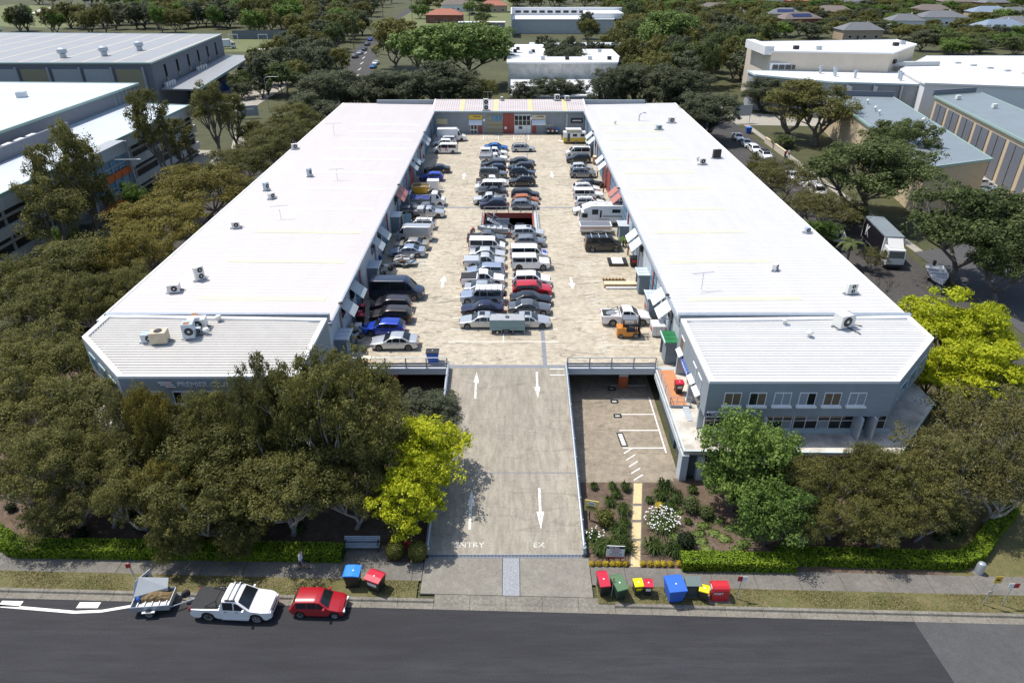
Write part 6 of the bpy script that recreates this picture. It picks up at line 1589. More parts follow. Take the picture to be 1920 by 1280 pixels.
# --- white building north of the yard
nb1, nbr = building('white_office', 'white flat-roofed U-plan building behind the north wing', [(-1.2, 219.6), (31.5, 219.6), (33.5, 232), (-1.2, 232)], 9, 'stain_panel', 'bright_roof', trim='white_trim')
for x0, x1, y1, lab in ((-1.2, 11, 266, ''), (22.5, 34, 252, '')):
    MB().b2(x0, x1, 231.9, y1, 0, 8.8).build('side_wall', MATS['stain_panel'], nb1); MB().b2(x0 - .2, x1 + .2, 232.3, y1 + .2, 8.8, 9.05).build('side_roof', MATS['bright_roof'], nbr)
for k in range(8): MB().b2(-1.1 + k * 4.08, 2.9 + k * 4.08, 219.4, 219.62, .2, 8.7).build('wall_panel', MATS['stain_panel'], nb1)
for k, (x, yy) in enumerate(((2, 250), (6, 240), (7, 243), (9.5, 226), (17, 226), (24, 226), (30, 226), (29, 244), (1, 244))):
    MB().box((x, yy, 9.5), (1.2, 1.2, .9)).build('roof_unit', MATS['galv' if k % 2 else 'black'], nbr)
lo, lor = building('low_white_shed', 'low white-roofed shed between the she-oaks and the north wing', [(0, 190), (27, 190), (27, 216), (0, 216)], 4.6, 'panel_grey', 'bright_roof', trim='white_trim')
for yy in (198, 207): MB().b2(.2, 26.8, yy, yy + .15, 4.61, 4.7).build('roof_seam', MATS['grey_strip'], lor)
for x in (21, 23): MB().b2(x, x + .9, 191.5, 197, 4.62, 4.68).build('roof_light', MATS['panel_pale'], lor)
building('white_annexe', 'long white roof glimpsed behind the she-oaks', [(7, 283), (52, 283), (52, 292), (7, 292)], 7, 'white_wall', 'pale_roof', trim=None)
fw, fwr = building('far_white_building', 'far long white building with parapet at the top centre', [(0, 400), (54, 400), (58, 428), (0, 428)], 7, 'panel_pale', 'bright_roof', trim='white_trim')
MB().b2(0, 62, 427, 429, 6.5, 11).build('parapet_wall', MATS['white_wall'], fw); MB().b2(40, 60, 405, 427, 6.9, 9.5).build('raised_block', MATS['white_wall'], fw)
MB().b2(-.6, .0, 380, 428, 0, 11).build('end_wall', MATS['white_wall'], fw)
for k in range(10): MB().b2(2 + k * 4.5, 5 + k * 4.5, 426.8, 427.05, 8.2, 9.4).build('window', MATS['glass'], fw)
# --- cream and white complex on the right
cb, cbr = building('cream_factory', 'cream factory block with white parapet on the right skyline', [(72, 204), (103, 199.5), (120, 220), (120, 232), (72, 226)], 14, 'cream_wall', 'bright_roof', trim='white_trim')
MB().b2(70, 72.5, 204, 222, 13, 15.2).build('stair_tower', MATS['bright_roof'], cb)
for k in range(2): MB().box((105.5 + k * .9, 202 + k * 1.1, 11.5), (.3, .7, 1.1), .88).build('window', MATS['glass'], cb); MB().box((104.5 + k * .9, 201 + k * 1.1, 7.6), (.3, .7, 1.1), .88).build('window', MATS['glass'], cb)
for k, (x, yy) in enumerate(((80, 208), (86, 207), (112, 216), (116, 220))): MB().box((x, yy, 14.5), (1.4, 1.2, .9)).build('roof_unit', MATS['galv' if k % 2 else 'black'], cbr)
wc, wcr = building('white_factory', 'low white-roofed factory in front of the cream block', [(66, 196), (82, 184), (104, 180), (106, 200), (66, 203)], 9, 'panel_grey', 'bright_roof', trim='aqua_trim')
MB().b2(72, 82, 203.2, 204, 8.9, 11).build('upper_window_band', MATS['white_wall'], wc)
for k in range(5): MB().b2(72.6 + k * 1.8, 74.1 + k * 1.8, 203.0, 203.25, 9.4, 10.5).build('window', MATS['glass'], wc)
for k in range(3): MB().b2(85 + k * 6.4, 85.1 + k * 6.4, 179.6 + .0, 185, .2, 8.5).build('wall_joint', MATS['grey_strip'], wc)
for k, (x, yy) in enumerate(((86, 193), (87, 196), (84, 198), (100, 186), (101, 189), (90, 190))): MB().lathe([(.35, 9), (.35, 10.3), (.6, 10.5), (.5, 11)], (x, yy, 0), 8).build('roof_vent', MATS['galv'], wcr)
bw, bwr = building('white_warehouse', 'vast bright white warehouse roof at the right picture edge', [(101, 176), (106, 198), (128, 226), (260, 226), (260, 168), (140, 166)], 10, 'white_wall', 'bright_roof', trim='white_trim')
for k in range(7): MB().box((128 + k * 1.6, 210 - k * 5, 10.25), (1.6, 1.0, .4)).build('roof_light', MATS['panel_pale'], bwr)
MB().box((113, 205, 10.6), (14, 1.6, 1.1), .1).build('duct', MATS['panel_pale'], bwr); MB().b2(104.5, 105.1, 203, 203.6, 9, 14).build('chimney', MATS['cream_wall'], bw)
gb, gbr = building('slate_roof_building', 'grey metal-roofed workshop behind the big fig', [(76, 172), (90, 170), (79, 113), (66, 108)], 8, 'tan_wall', 'slate_roof')
MB().panel((72.5, 170.8, 8.0), (90, 168.6, 8.0), (90, 168.6, 9.2), (72.5, 170.8, 9.2), .3).build('back_parapet', MATS['shed_wall'], gb)
for k, (x, yy) in enumerate(((80, 160), (78, 152), (82, 140), (77, 148))): MB().lathe([(.2, 8), (.2, 8.6), (.4, 8.8), (.2, 9.1)], (x, yy, 0), 8).build('roof_vent', MATS['ac_white'], gbr)
tb, tbr = building('workshop_row', 'tan workshop row with tall roller doors and slate roof', [(97.4, 164), (90, 122), (84, 92), (96, 89), (110, 168)], 9, 'tan_wall', 'slate_roof')
MB().panel((97.0, 164.6, 9.0), (109, 168.4, 9.0), (109, 168.4, 10.2), (97.0, 164.6, 10.2), .3).build('back_parapet', MATS['shed_wall'], tb)
dirv = Vector((-7.4, -42, 0)).normalized(); A = Vector((97.4, 164, 0)); nrm = Vector((dirv.y, -dirv.x, 0)); nrm = nrm if nrm.x < 0 else -nrm
for k in range(9):
    s0 = 1.6 + k * 7.4
    for off, w, m in ((0, 2.6, 'glass'), (3.0, 2.9, ('awning_white', 'glass', 'panel_pale')[k % 3])):
        p = A + dirv * (s0 + off) + nrm * .06; q = p + dirv * w
        f = MB().panel((p.x, p.y, .1), (q.x, q.y, .1), (q.x, q.y, 7.8), (p.x, p.y, 7.8), -.1).build('door_frame', MATS['shed_wall'], tb)
        p2 = p + dirv * .25 + nrm * .05; q2 = q - dirv * .25 + nrm * .05
        MB().panel((p2.x, p2.y, .15), (q2.x, q2.y, .15), (q2.x, q2.y, 7.5), (p2.x, p2.y, 7.5), -.04).build('door_panel', MATS[m], f)
for k, (x, yy) in enumerate(((100, 160), (102, 150), (97, 130), (95, 118))): MB().box((x, yy, 9.5), (.9, .9, .8)).build('roof_unit', MATS['ac_white'], tbr)
for k, (s0, kind, col, lab) in enumerate(((9, 'sedan', 'white', 'white sedan at the far end of the workshop lane'), (20, 'sedan', 'darkgrey', 'dark sedan by the workshop doors'), (26, 'sedan', 'black', 'black sedan by the workshop doors'), (41, 'hatch', 'white', 'white hatchback by the workshop row'), (46, 'sedan', 'bluesilver', 'silver-blue sedan by the workshop row'))):
    p = A + dirv * s0 + nrm * 3.6; make_car(kind, col, (p.x, p.y, .04), 0.17, lab, 'car', 'cars in the workshop lane')
building('blue_roof_shed', 'pale blue metal roof at the right picture edge', [(98, 86), (112, 84), (120, 120), (104, 124)], 7.5, 'panel_grey', 'pale_roof')
building('blue_roof_annexe', 'blue metal roof beyond the huge fig', [(90, 62), (110, 60), (112, 82), (93, 84)], 6.5, 'panel_grey', 'pale_roof')
# --- houses
mat('roof_red', (.33, .12, .075), .8, var=.15, scale=1.5); mat('roof_brown', (.15, .125, .11), .8, var=.15, scale=1); mat('roof_grey', (.14, .145, .155), .7, var=.15, scale=1); mat('brick_red', (.24, .095, .065), .85, var=.15, scale=3); mat('brick_tan', (.42, .33, .24), .85, var=.12, scale=3); mat('solar', (.02, .03, .09), .15, var=.05); mat('roof_blue', (.19, .24, .31), .6, var=.1)
def house(x, y, w, d, rz, wm, rm, label, solar=False, hh=4.6, rh=3.2):
    t = thing('house', label, 'house', (x, y, 0), rz, 'houses on the hillside')
    lmesh('wall', MB().b2(-w / 2, w / 2, -d / 2, d / 2, 0, hh), MATS[wm], t)
    o = .6; rr = min(w, d) / 2; mb = MB()
    a, b = w / 2 + o, d / 2 + o; r = max(.3, w / 2 - d / 2)
    mb.add([(-a, -b, hh), (a, -b, hh), (a, b, hh), (-a, b, hh), (-r, 0, hh + rh), (r, 0, hh + rh)], [(0, 1, 5, 4), (1, 2, 5), (2, 3, 4, 5), (3, 0, 4), (3, 2, 1, 0)])
    rf = lmesh('roof', mb, MATS[rm], t)
    for k in (-.32, .05, .34):
        f = lmesh('window', MB().b2(w * k - .9, w * k + .9, -d / 2 - .06, -d / 2 + .02, 1.0, 2.3), MATS['white_trim'], t)
        lmesh('pane', MB().b2(w * k - .78, w * k + .78, -d / 2 - .08, -d / 2 - .05, 1.1, 2.2), MATS['glass'], f)
    lmesh('door', MB().b2(w * -.12 - .5, w * -.12 + .5, -d / 2 - .07, -d / 2 + .01, .1, 2.2), MATS['teal_door'], t)
    if solar: lmesh('solar_panel', MB().panel((-w * .25, -b * .75, hh + rh * .28), (w * .25, -b * .75, hh + rh * .28), (w * .25, -b * .3, hh + rh * .74), (-w * .25, -b * .3, hh + rh * .74), -.08), MATS['solar'], rf)
    lmesh('chimney', MB().b2(w * .2, w * .2 + .6, .5, 1.1, hh + rh * .4, hh + rh + .5), MATS[wm], rf)
    return t
HP = [(833, 40, 22, 12, 'brick_red', 'roof_red', 'red-tiled brick house beside the far street'), (855, 18, 22, 12, 'white_wall', 'roof_brown', 'white house with brown roof behind the red-tiled one'), (925, 20, 20, 12, 'brick_tan', 'roof_red', 'brick house with red roof at the end of the drive'),
 (1345, 26, 26, 14, 'brick_tan', 'roof_brown', 'broad brown-roofed house top right of centre'), (1380, 38, 16, 11, 'brick_tan', 'roof_grey', 'grey-roofed house below the broad brown one'), (1475, 38, 20, 13, 'brick_tan', 'roof_grey', 'grey hip-roofed house left of the solar house'), (1500, 48, 24, 12, 'brick_red', 'roof_brown', 'house with solar panels'),
 (1565, 33, 26, 14, 'brick_red', 'roof_brown', 'brown-roofed house behind the cream factory'), (1460, 8, 22, 12, 'white_wall', 'pale_roof', 'white-roofed house on the top edge'), (1500, 10, 18, 12, 'brick_red', 'roof_red', 'red-roofed house on the top edge'), (1605, 12, 24, 13, 'white_wall', 'roof_grey', 'grey-roofed house on the top edge'), (1640, 6, 18, 12, 'white_wall', 'bright_roof', 'pale house on the top edge'),
 (1750, 30, 24, 13, 'brick_tan', 'roof_brown', 'grey-brown house in the right hillside trees'), (1770, 45, 26, 14, 'white_wall', 'roof_grey', 'large grey-roofed house with white gable on the right hillside'), (1860, 34, 24, 13, 'brick_tan', 'roof_blue', 'blue-grey roofed house on the right hillside'), (1905, 36, 22, 12, 'brick_tan', 'roof_grey', 'grey house at the right picture edge'), (1800, 12, 26, 13, 'brick_tan', 'roof_brown', 'brown house high on the right hillside'), (1865, 14, 22, 12, 'brick_red', 'roof_grey', 'grey-roofed house high on the right hillside'), (1880, 65, 24, 12, 'white_wall', 'roof_blue', 'pale blue roof below the hillside houses'), (1905, 58, 20, 12, 'brick_tan', 'roof_grey', 'grey roof cut by the right picture edge'),
 (1700, 52, 18, 11, 'white_wall', 'roof_grey', 'small grey house in the trees above the white warehouse'), (1615, 72, 20, 11, 'brick_tan', 'roof_grey', 'slate roof among the trees right behind the cream factory'), (1290, 8, 20, 12, 'brick_tan', 'roof_red', 'reddish house on the top edge right of the tall trees'), (1425, 50, 14, 10, 'white_wall', 'pale_roof', 'small pale roof among the trees')]
HOUSES = []
for i, (u, v, w, d, wm, rm, lab) in enumerate(HP):
    p = at(u, v + 4); HOUSES.append((p.x, p.y)); house(p.x, p.y + d / 2, w, d, random.uniform(-.25, .25), wm, rm, lab, 'solar' in lab)
building('white_carport', 'long white flat carport beside the red-tiled house', [(-30, 420), (-4, 420), (-4, 426), (-30, 426)], 4, 'shed_wall', 'bright_roof', 'carport', None)
# grassy blocks round the houses
struct('house_lawn', MB().prism([(-74, 400), (2, 400), (2, 900), (-74, 900)], -.02, .02), MATS['field_grass'])

# ================================================================ background trees
def inpoly(x, y, poly):
    c = False
    for i in range(len(poly)):
        (xa, ya), (xb, yb) = poly[i - 1], poly[i]
        if (ya > y) != (yb > y) and x < (xb - xa) * (y - ya) / (yb - ya) + xa: c = not c
    return c
KEEP = [[(-3, 186), (36, 186), (38, 270), (-3, 270)], [(62, 176), (106, 174), (124, 236), (64, 232)], [(98, 164), (270, 164), (270, 230), (104, 230)], [(64, 104), (92, 104), (114, 174), (70, 176)], [(-2, 375), (62, 375), (62, 432), (-2, 432)],
        [(-59, 30), (-47.5, 30), (-47.5, 250), (-59, 330), (-72, 660), (-88, 660), (-73, 330), (-59, 250)], [(44, 30), (60.5, 30), (60.5, 215), (44, 215)], [(-82, 190), (-90, 264), (-270, 275), (-270, 70), (-65.5, 70), (-65.5, 152), (-81, 162), (-95, 186)], [(-142, 318), (-94, 318), (-100, 376), (-145, 376)], [(-40, 40), (40, 40), (40, 163), (-40, 163)],
        [(-300, 270), (-200, 270), (-200, 304), (-300, 304)], [(-425, 465), (-255, 425), (-255, 565), (-425, 645)], [(5, 280), (54, 280), (54, 294), (5, 294)]]
SC = random.Random(21)
def scatter(poly, kinds, h0, h1, r0, r1, label, group, rowk=.34, colk=.78, prob=1.0):
    us = [p[0] for p in poly]; vs = [p[1] for p in poly]; v = max(vs); n = 0
    while v > min(vs):
        t = CAM_H / -ray(960, v)[2]; px = 2 * (r0 + r1) / 2 * FPX / t
        u = min(us) + SC.uniform(0, px)
        while u < max(us):
            uu, vv = u + SC.uniform(-.25, .25) * px, v + SC.uniform(-.15, .15) * px
            if inpoly(uu, vv, poly) and SC.random() < prob:
                p = at(uu, max(vv, 1)); r = SC.uniform(r0, r1)
                if not any(inpoly(p.x, p.y, k) for k in KEEP) and not any(abs(p.x - a) < 13 and -26 < p.y - b < 13 for a, b in HOUSES):
                    tree(SC.choice(kinds), p.x, p.y, SC.uniform(h0, h1), r, label, group); n += 1
            u += px * colk
        v -= max(2.2, px * rowk)
    return n
cnt = 0
cnt += scatter([(0, 64), (0, 8), (640, 4), (660, 60), (560, 85), (430, 62)], ['far_gum', 'far_oak', 'far_gum', 'far_green'], 9, 15, 4.5, 7, 'olive gum in the parkland beyond the warehouse', 'trees beyond the warehouse', .22, .62, .97)
cnt += scatter([(540, 190), (470, 175), (520, 110), (560, 70), (650, 40), (690, 60), (650, 120), (640, 190)], ['far_gum', 'far_oak', 'far_fig'], 9, 13, 4, 6, 'dark gum in the belt beside the far street', 'trees beside the far street', .26, .7)
cnt += scatter([(640, 55), (640, 2), (740, 2), (700, 45)], ['far_gum', 'far_oak'], 10, 15, 5, 7, 'dark gum on the hill left of the far street', 'trees left of the far street', .26, .75)
cnt += scatter([(285, 196), (285, 168), (400, 160), (480, 165), (500, 190)], ['far_fig', 'far_oak'], 4, 6.5, 2.4, 3.4, 'dense dark shrub tree screening the loading yard', 'screen planting before the loading yard', .34, .62)
cnt += scatter([(960, 62), (960, 52), (1130, 50), (1140, 84), (1015, 84)], ['far_oak', 'far_gum'], 10, 14, 4, 6, 'she-oak in the court behind the white office', 'trees behind the white office', .34, .62)
cnt += scatter([(790, 24), (790, 4), (1300, 4), (1300, 40), (1140, 40), (1140, 16), (950, 16)], ['far_gum', 'far_green', 'far_fig'], 8, 13, 5, 7, 'garden tree among the far houses', 'trees among the far houses', .25, .66, .9)
cnt += scatter([(1140, 200), (1140, 45), (1320, 45), (1440, 60), (1440, 120), (1420, 190), (1350, 215), (1280, 190)], ['far_gum', 'far_oak', 'far_fig', 'far_gum'], 10, 15, 4.5, 6.5, 'tall olive gum in the dense belt right of the white office', 'dense belt right of the white office', .25, .6)
cnt += scatter([(1300, 60), (1300, 4), (1920, 4), (1920, 108), (1730, 105), (1720, 80), (1450, 78), (1440, 90)], ['far_gum', 'far_fig', 'far_oak', 'far_green'], 4.5, 8.5, 4.5, 7, 'olive tree on the right hillside between the houses', 'trees on the right hillside', .22, .58, .97)
cnt += scatter([(1390, 215), (1400, 120), (1470, 150), (1560, 200), (1600, 250), (1490, 240)], ['far_gum', 'far_oak'], 7, 11, 3.5, 5, 'gum screening the white factory from the street', 'trees screening the white factory', .34, .7)
cnt += scatter([(745, 60), (775, 2), (955, 2), (955, 62)], ['far_gum', 'far_green', 'far_fig'], 5, 9, 4, 6, 'garden tree round the red-tiled house', 'trees round the red-tiled house', .45, 1.1, .5)
for i in range(9): tree('far_oak', 13 + (i % 3) * 4.2 + SC.uniform(-1, 1), 238 + (i // 3) * 9 + SC.uniform(-2, 2), SC.uniform(9, 12), SC.uniform(3, 4), 'she-oak in the open court of the white office', 'trees in the court of the white office')
for i in range(8): tree('far_oak', 12 + i * 4.5, 276 + SC.uniform(-3, 3), SC.uniform(9, 13), SC.uniform(3, 4.5), 'she-oak in the row behind the white office', 'row of she-oaks behind the white office')
for u, v, d, h in ((1560, 300, 60, 4), (1600, 400, 60, 4), (1470, 260, 40, 3)):
    tree_px('far_fig', u, v, d, h, 'low dark bush under the trees of the east street', 'bushes under the east street trees')
# ================================================================ street furniture
for k, c in dict(bin_green=(.028, .05, .035), bin_black=(.018, .02, .02), lid_red=(.50, .012, .04), lid_blue=(.02, .22, .72), lid_yellow=(.80, .62, .0), lid_green=(.09, .17, .08), body_blue=(.03, .13, .55), post_red=(.52, .02, .03), cabinet_green=(.13, .17, .16), cabinet_side=(.05, .065, .065)).items():
    mat(k, c, .45, var=.06, scale=4)
mat('timber', (.48, .34, .18), .8, var=.2, scale=5); mat('timber_dark', (.2, .13, .07), .8, var=.2, scale=5); mat('board_pale', (.62, .53, .36), .7, var=.1, scale=3); mat('label_white', (.7, .7, .68), .6, var=.05); mat('cane', (.20, .135, .06), .8, var=.3, scale=6)
def wheelie_bin(loc, rz, s, lid, label, body='bin_black', big=False, z=0, group='wheelie bins on the verge', sticker=None, cat='bin'):
    """s = (width, depth, height)"""
    w, d, h = s; t = thing('wheelie_bin', label, cat, (loc[0], loc[1], z), rz, group)
    b = MB().add([(-w * .38, -d * .36, .06), (w * .38, -d * .36, .06), (w * .38, d * .36, .06), (-w * .38, d * .36, .06), (-w / 2, -d / 2, h), (w / 2, -d / 2, h), (w / 2, d / 2, h), (-w / 2, d / 2, h)],
                 [(0, 3, 2, 1), (4, 5, 6, 7), (0, 1, 5, 4), (1, 2, 6, 5), (2, 3, 7, 6), (3, 0, 4, 7)])
    lmesh('body', b, MATS[body], t)
    l = MB(); o = .03
    prof = [(-d / 2 - .05, h + .0), (-d / 2 - .03, h + .06), (-d * .1, h + .12), (d * .38, h + .10), (d / 2 + .03, h + .02)]
    n = len(prof); l.v = [(-w / 2 - o, y, z_) for y, z_ in prof] + [(w / 2 + o, y, z_) for y, z_ in prof]
    l.f = [(i, n + i, n + i + 1, i + 1) for i in range(n - 1)] + [tuple(range(n)), tuple(reversed(range(n, 2 * n))), (0, n - 1, 2 * n - 1, n)]
    li = lmesh('lid', l, MATS[lid], t)
    lmesh('lid_badge', MB().lathe([(.06, 0), (.06, .012)], (0, -d * .08, h + .12), 8), MATS['label_white'], li)
    lmesh('handle', MB().tube((-w * .4, d / 2 + .06, h - .03), (w * .4, d / 2 + .06, h - .03), .025), MATS[body], t)
    for sx in (-1, 1):
        lmesh('wheel', MB().lathe([(.04, -.03), (.11, -.03), (.11, .03), (.04, .03)], (sx * w * .36, d * .38, .11), 10, 'X'), MATS['rubber'], t)
        if big: lmesh('wheel', MB().lathe([(.04, -.03), (.1, -.03), (.1, .03), (.04, .03)], (sx * w * .33, -d * .34, .1), 10, 'X'), MATS['rubber'], t)
    if sticker: lmesh('sticker', MB().panel((-w * .3, -d * .46, h * .55), (w * .3, -d * .46, h * .55), (w * .32, -d * .492, h * .82), (-w * .32, -d * .492, h * .82), .01), MATS[sticker], t)
    return t
def vp(u, v, z=.12): p = at(u, v, z); return (p.x, p.y)
B1, B2 = (.62, .74, 1.0), (1.25, .85, 1.15)
wheelie_bin(vp(664, 1094), 1.55, (.95, 1.05, 1.2), 'lid_blue', 'large bin with bright blue lid beside the parked red hatchback', big=True, z=.12)
wheelie_bin(vp(706, 1102), -.4, (1.1, .95, 1.15), 'lid_red', 'large bin with red lid and white label left of the driveway', big=True, z=.12, sticker='label_white')
wheelie_bin(vp(1129, 1106), .12, (.65, 1.3, 1.1), 'lid_red', 'tall bin with red lid right of the driveway', 'bin_black', True, .12)
wheelie_bin(vp(1158, 1113), .3, (.75, 1.3, 1.1), 'lid_green', 'large bin with dull green lid right of the driveway', 'bin_green', True, .12)
wheelie_bin(vp(1194, 1110), .1, (.56, .68, .95), 'lid_yellow', 'small bin with yellow lid next to a red one', 'bin_green', False, .12, sticker='lid_yellow')
wheelie_bin(vp(1213, 1111), -.05, (.55, .66, .95), 'lid_red', 'small bin with red lid next to the yellow one', 'bin_black', False, .12, sticker='label_white')
wheelie_bin(vp(1262, 1118), .12, (1.15, 1.35, 1.25), 'body_blue', 'large all-blue bin beside the green cabinet', 'body_blue', True, .12)
wheelie_bin(vp(1317, 1121), -.35, (.6, .62, .95), 'lid_yellow', 'small bin with yellow lid in front of the red post box', 'bin_black', False, .12)
# utility cabinet and post box
p = vp(1296, 1110); t = thing('utility_cabinet', 'dark green utility cabinet between the blue bin and post box', 'cabinet', (*p, .12))
lmesh('body', MB().b2(-.5, .5, -.4, .4, 0, 1.05), MATS['cabinet_side'], t); lmesh('lid', MB().b2(-.53, .53, -.43, .43, 1.05, 1.1), MATS['cabinet_green'], t); lmesh('door', MB().b2(-.44, .44, -.415, -.4, .1, .98), MATS['cabinet_side'], t); lmesh('plinth', MB().b2(-.55, .55, -.45, .45, -.05, .05), MATS['kerb_concrete'], t)
p = vp(1346, 1117); t = thing('post_box', 'red street post box with rounded top and white lettering', 'post box', (*p, .12))
mb = MB(); prof = [(-.42, 0), (.42, 0), (.42, .95), (.36, 1.1), (.2, 1.2), (-.2, 1.2), (-.36, 1.1), (-.42, .95)]; n = len(prof)
mb.add([(-.55, y, z) for y, z in prof] + [(.55, y, z) for y, z in prof], [(i, n + i, n + (i + 1) % n, (i + 1) % n) for i in range(n)] + [tuple(range(n)), tuple(reversed(range(n, 2 * n)))])
mb.f = [tuple(reversed(f)) for f in mb.f]
lmesh('body', mb, MATS['post_red'], t)
text('lettering', 'POST', .26, MATS['white_trim'], t, (-.16, -.43, .72), (math.pi / 2, 0, 0), .004, bold=.006)
for k, z in enumerate((.95, .6)): lmesh('post_mark', MB().b2(-.566, -.552, -.2, .2, z - .1, z + .06), MATS['white_trim'], t)
lmesh('slab', MB().b2(-.75, .75, -.65, .6, -.06, .012), MATS['kerb_concrete'], t)
# bench
a, b = at(645, 1024, .4), at(712, 1024, .4); c = (a + b) / 2; t = thing('park_bench', 'blue-grey slatted park bench under the gums', 'bench', (c.x, c.y, .1), .0, None); w = (b - a).length
mat('bench_slat', (.30, .36, .42), .5, var=.1, scale=4)
for k in range(4): lmesh('seat_slat', MB().b2(-w / 2, w / 2, -.25 + k * .13, -.14 + k * .13, .42, .46), MATS['bench_slat'], t)
for k in range(3): lmesh('back_slat', MB().panel((-w / 2, .30 + k * .05, .52 + k * .14), (w / 2, .30 + k * .05, .52 + k * .14), (w / 2, .335 + k * .05, .63 + k * .14), (-w / 2, .335 + k * .05, .63 + k * .14), .03), MATS['bench_slat'], t)
for sx in (-1, 1):
    lmesh('leg', MB().b2(sx * w * .46 - .03, sx * w * .46 + .03, -.25, -.18, 0, .42), MATS['trim_black'], t)
    lmesh('leg', MB().panel((sx * w * .46 - .03, .2, 0), (sx * w * .46 + .03, .2, 0), (sx * w * .46 + .03, .46, .98), (sx * w * .46 - .03, .46, .98), .06), MATS['trim_black'], t)
    lmesh('armrest', MB().b2(sx * w * .46 - .03, sx * w * .46 + .03, -.25, .3, .64, .68), MATS['trim_black'], t)
struct('bench_pad', MB().b2(c.x - w * .6, c.x + w * .75, c.y - 1.3, c.y + .4, .05, .09), MATS['path_concrete'])
p = at(762, 1022, .4); t = thing('fire_hydrant', 'red fire hydrant pipe between the ball shrubs', 'hydrant', (p.x, p.y, .06))
lmesh('riser', MB().tube((0, 0, 0), (0, 0, .75), .08, n=10), MATS['post_red'], t); lmesh('valve', MB().tube((-.3, 0, .55), (.35, 0, .55), .07, n=10), MATS['post_red'], t); lmesh('hand_wheel', MB().lathe([(.14, .78), (.14, .82)], n=10), MATS['post_red'], t)
# garden signs
def board_sign(u, v, w, h, tilt, label, m, posts, zc):
    p = at(u, v, zc); t = thing('sign_board', label, 'sign', (p.x, p.y, .06), tilt)
    lmesh('panel', MB().b2(-w / 2, w / 2, -.03, .03, zc - h / 2 - .06, zc + h / 2 - .06), MATS[m], t)
    for x in posts: lmesh('post', MB().b2(x - .04, x + .04, .03, .1, 0, zc), MATS['trim_black'], t)
    return t, zc - .06
mat('sign_gold', (.66, .52, .16), .5, var=.05); mat('sign_dark', (.012, .014, .03), .4, var=0); mat('sign_red', (.4, .03, .03), .5, var=0)
t, zc = board_sign(1109, 948, 1.05, 1.05, -.25, 'square yellow sign with oval emblem by the ramp wall', 'sign_gold', (-.1,), 1.5)
lmesh('emblem', MB().lathe([(.01, 0), (.3, .0), (.3, .012), (.01, .014)], (0, 0, 0), 16, 'Y'), MATS['white_trim'], t, (0, -.032, zc + .25), (math.pi, 0, 0)).scale = (1, 1, .5)
lmesh('emblem_mark', MB().b2(-.2, .18, -.056, -.046, zc + .21, zc + .29), MATS['sign_dark'], t)
for k, (w_, z_) in enumerate(((.4, -.02), (.8, -.12), (.72, -.2), (.6, -.32))): lmesh('text_line', MB().b2(-w_ / 2, w_ / 2, -.042, -.032, zc + z_ - .025, zc + z_ + .025), MATS['blind' if k == 3 else 'sign_dark'], t)
t, zc = board_sign(1154, 1034, 1.25, 1.15, -.05, 'white notice board with dark header in the garden bed', 'label_white', (-.4, .4), 1.0)
lmesh('header', MB().b2(-.63, .63, -.045, -.028, zc + .34, zc + .58), MATS['sign_dark'], t); lmesh('footer', MB().b2(-.63, .63, -.045, -.028, zc - .58, zc - .46), MATS['sign_red'], t)
text('lettering', "Hardy's", .24, MATS['white_trim'], t, (-.12, -.052, zc + .46), (math.pi / 2, 0, 0), .003, bold=.004)
for k, (w_, z_, m) in enumerate(((.7, .24, 'sign_red'), (.9, .12, 'grey_blind'), (.5, .02, 'sign_red'), (.9, -.1, 'grey_blind'), (.9, -.22, 'grey_blind'), (.8, -.33, 'grey_blind'))): lmesh('text_line', MB().b2(-w_ / 2, w_ / 2, -.042, -.03, zc + z_ - .025, zc + z_ + .02), MATS[m], t)
# small tag by the green bin
p = vp(1146, 1118); t = thing('leaning_stake', 'thin stake with red tag between two bins', 'stake', (*p, .12)); lmesh('post', MB().tube((0, 0, 0), (.1, .2, 1.5), .03), MATS['galv'], t); lmesh('tag', MB().box((.1, .2, 1.4), (.1, .03, .3)), MATS['sign_red'], t)
# garden path of ochre slabs
pa, pb = at(1196, 907), at(1191, 1066)
gp = struct('garden_path', MB().prism([(pb.x - .42, pb.y), (pb.x + .42, pb.y), (pa.x + .42, pa.y), (pa.x - .42, pa.y)], .0, .075), MATS['path_concrete'])
for k in range(4):
    q0 = pb.lerp(pa, (0, .30, .52, .72)[k] + .012); q1 = pb.lerp(pa, (.29, .50, .70, 1.0)[k])
    MB().prism([(q0.x - .33, q0.y), (q0.x + .33, q0.y), (q1.x + .33, q1.y), (q1.x - .33, q1.y)], .06, .095).build('slab', MATS['ochre_tile'], gp)
p = at(1342, 970, .2); t = thing('garden_rock', 'pale grey rock in the mulch bed', 'rock', (p.x, p.y, .06)); lmesh('stone', MB().add([(-.3, -.2, 0), (.3, -.15, 0), (.25, .25, 0), (-.2, .2, 0), (-.15, -.1, .25), (.18, -.05, .3), (.1, .15, .28)], [(0, 1, 5, 4), (1, 2, 6, 5), (2, 3, 4, 6), (3, 0, 4), (4, 5, 6)]), MATS['path_concrete'], t)
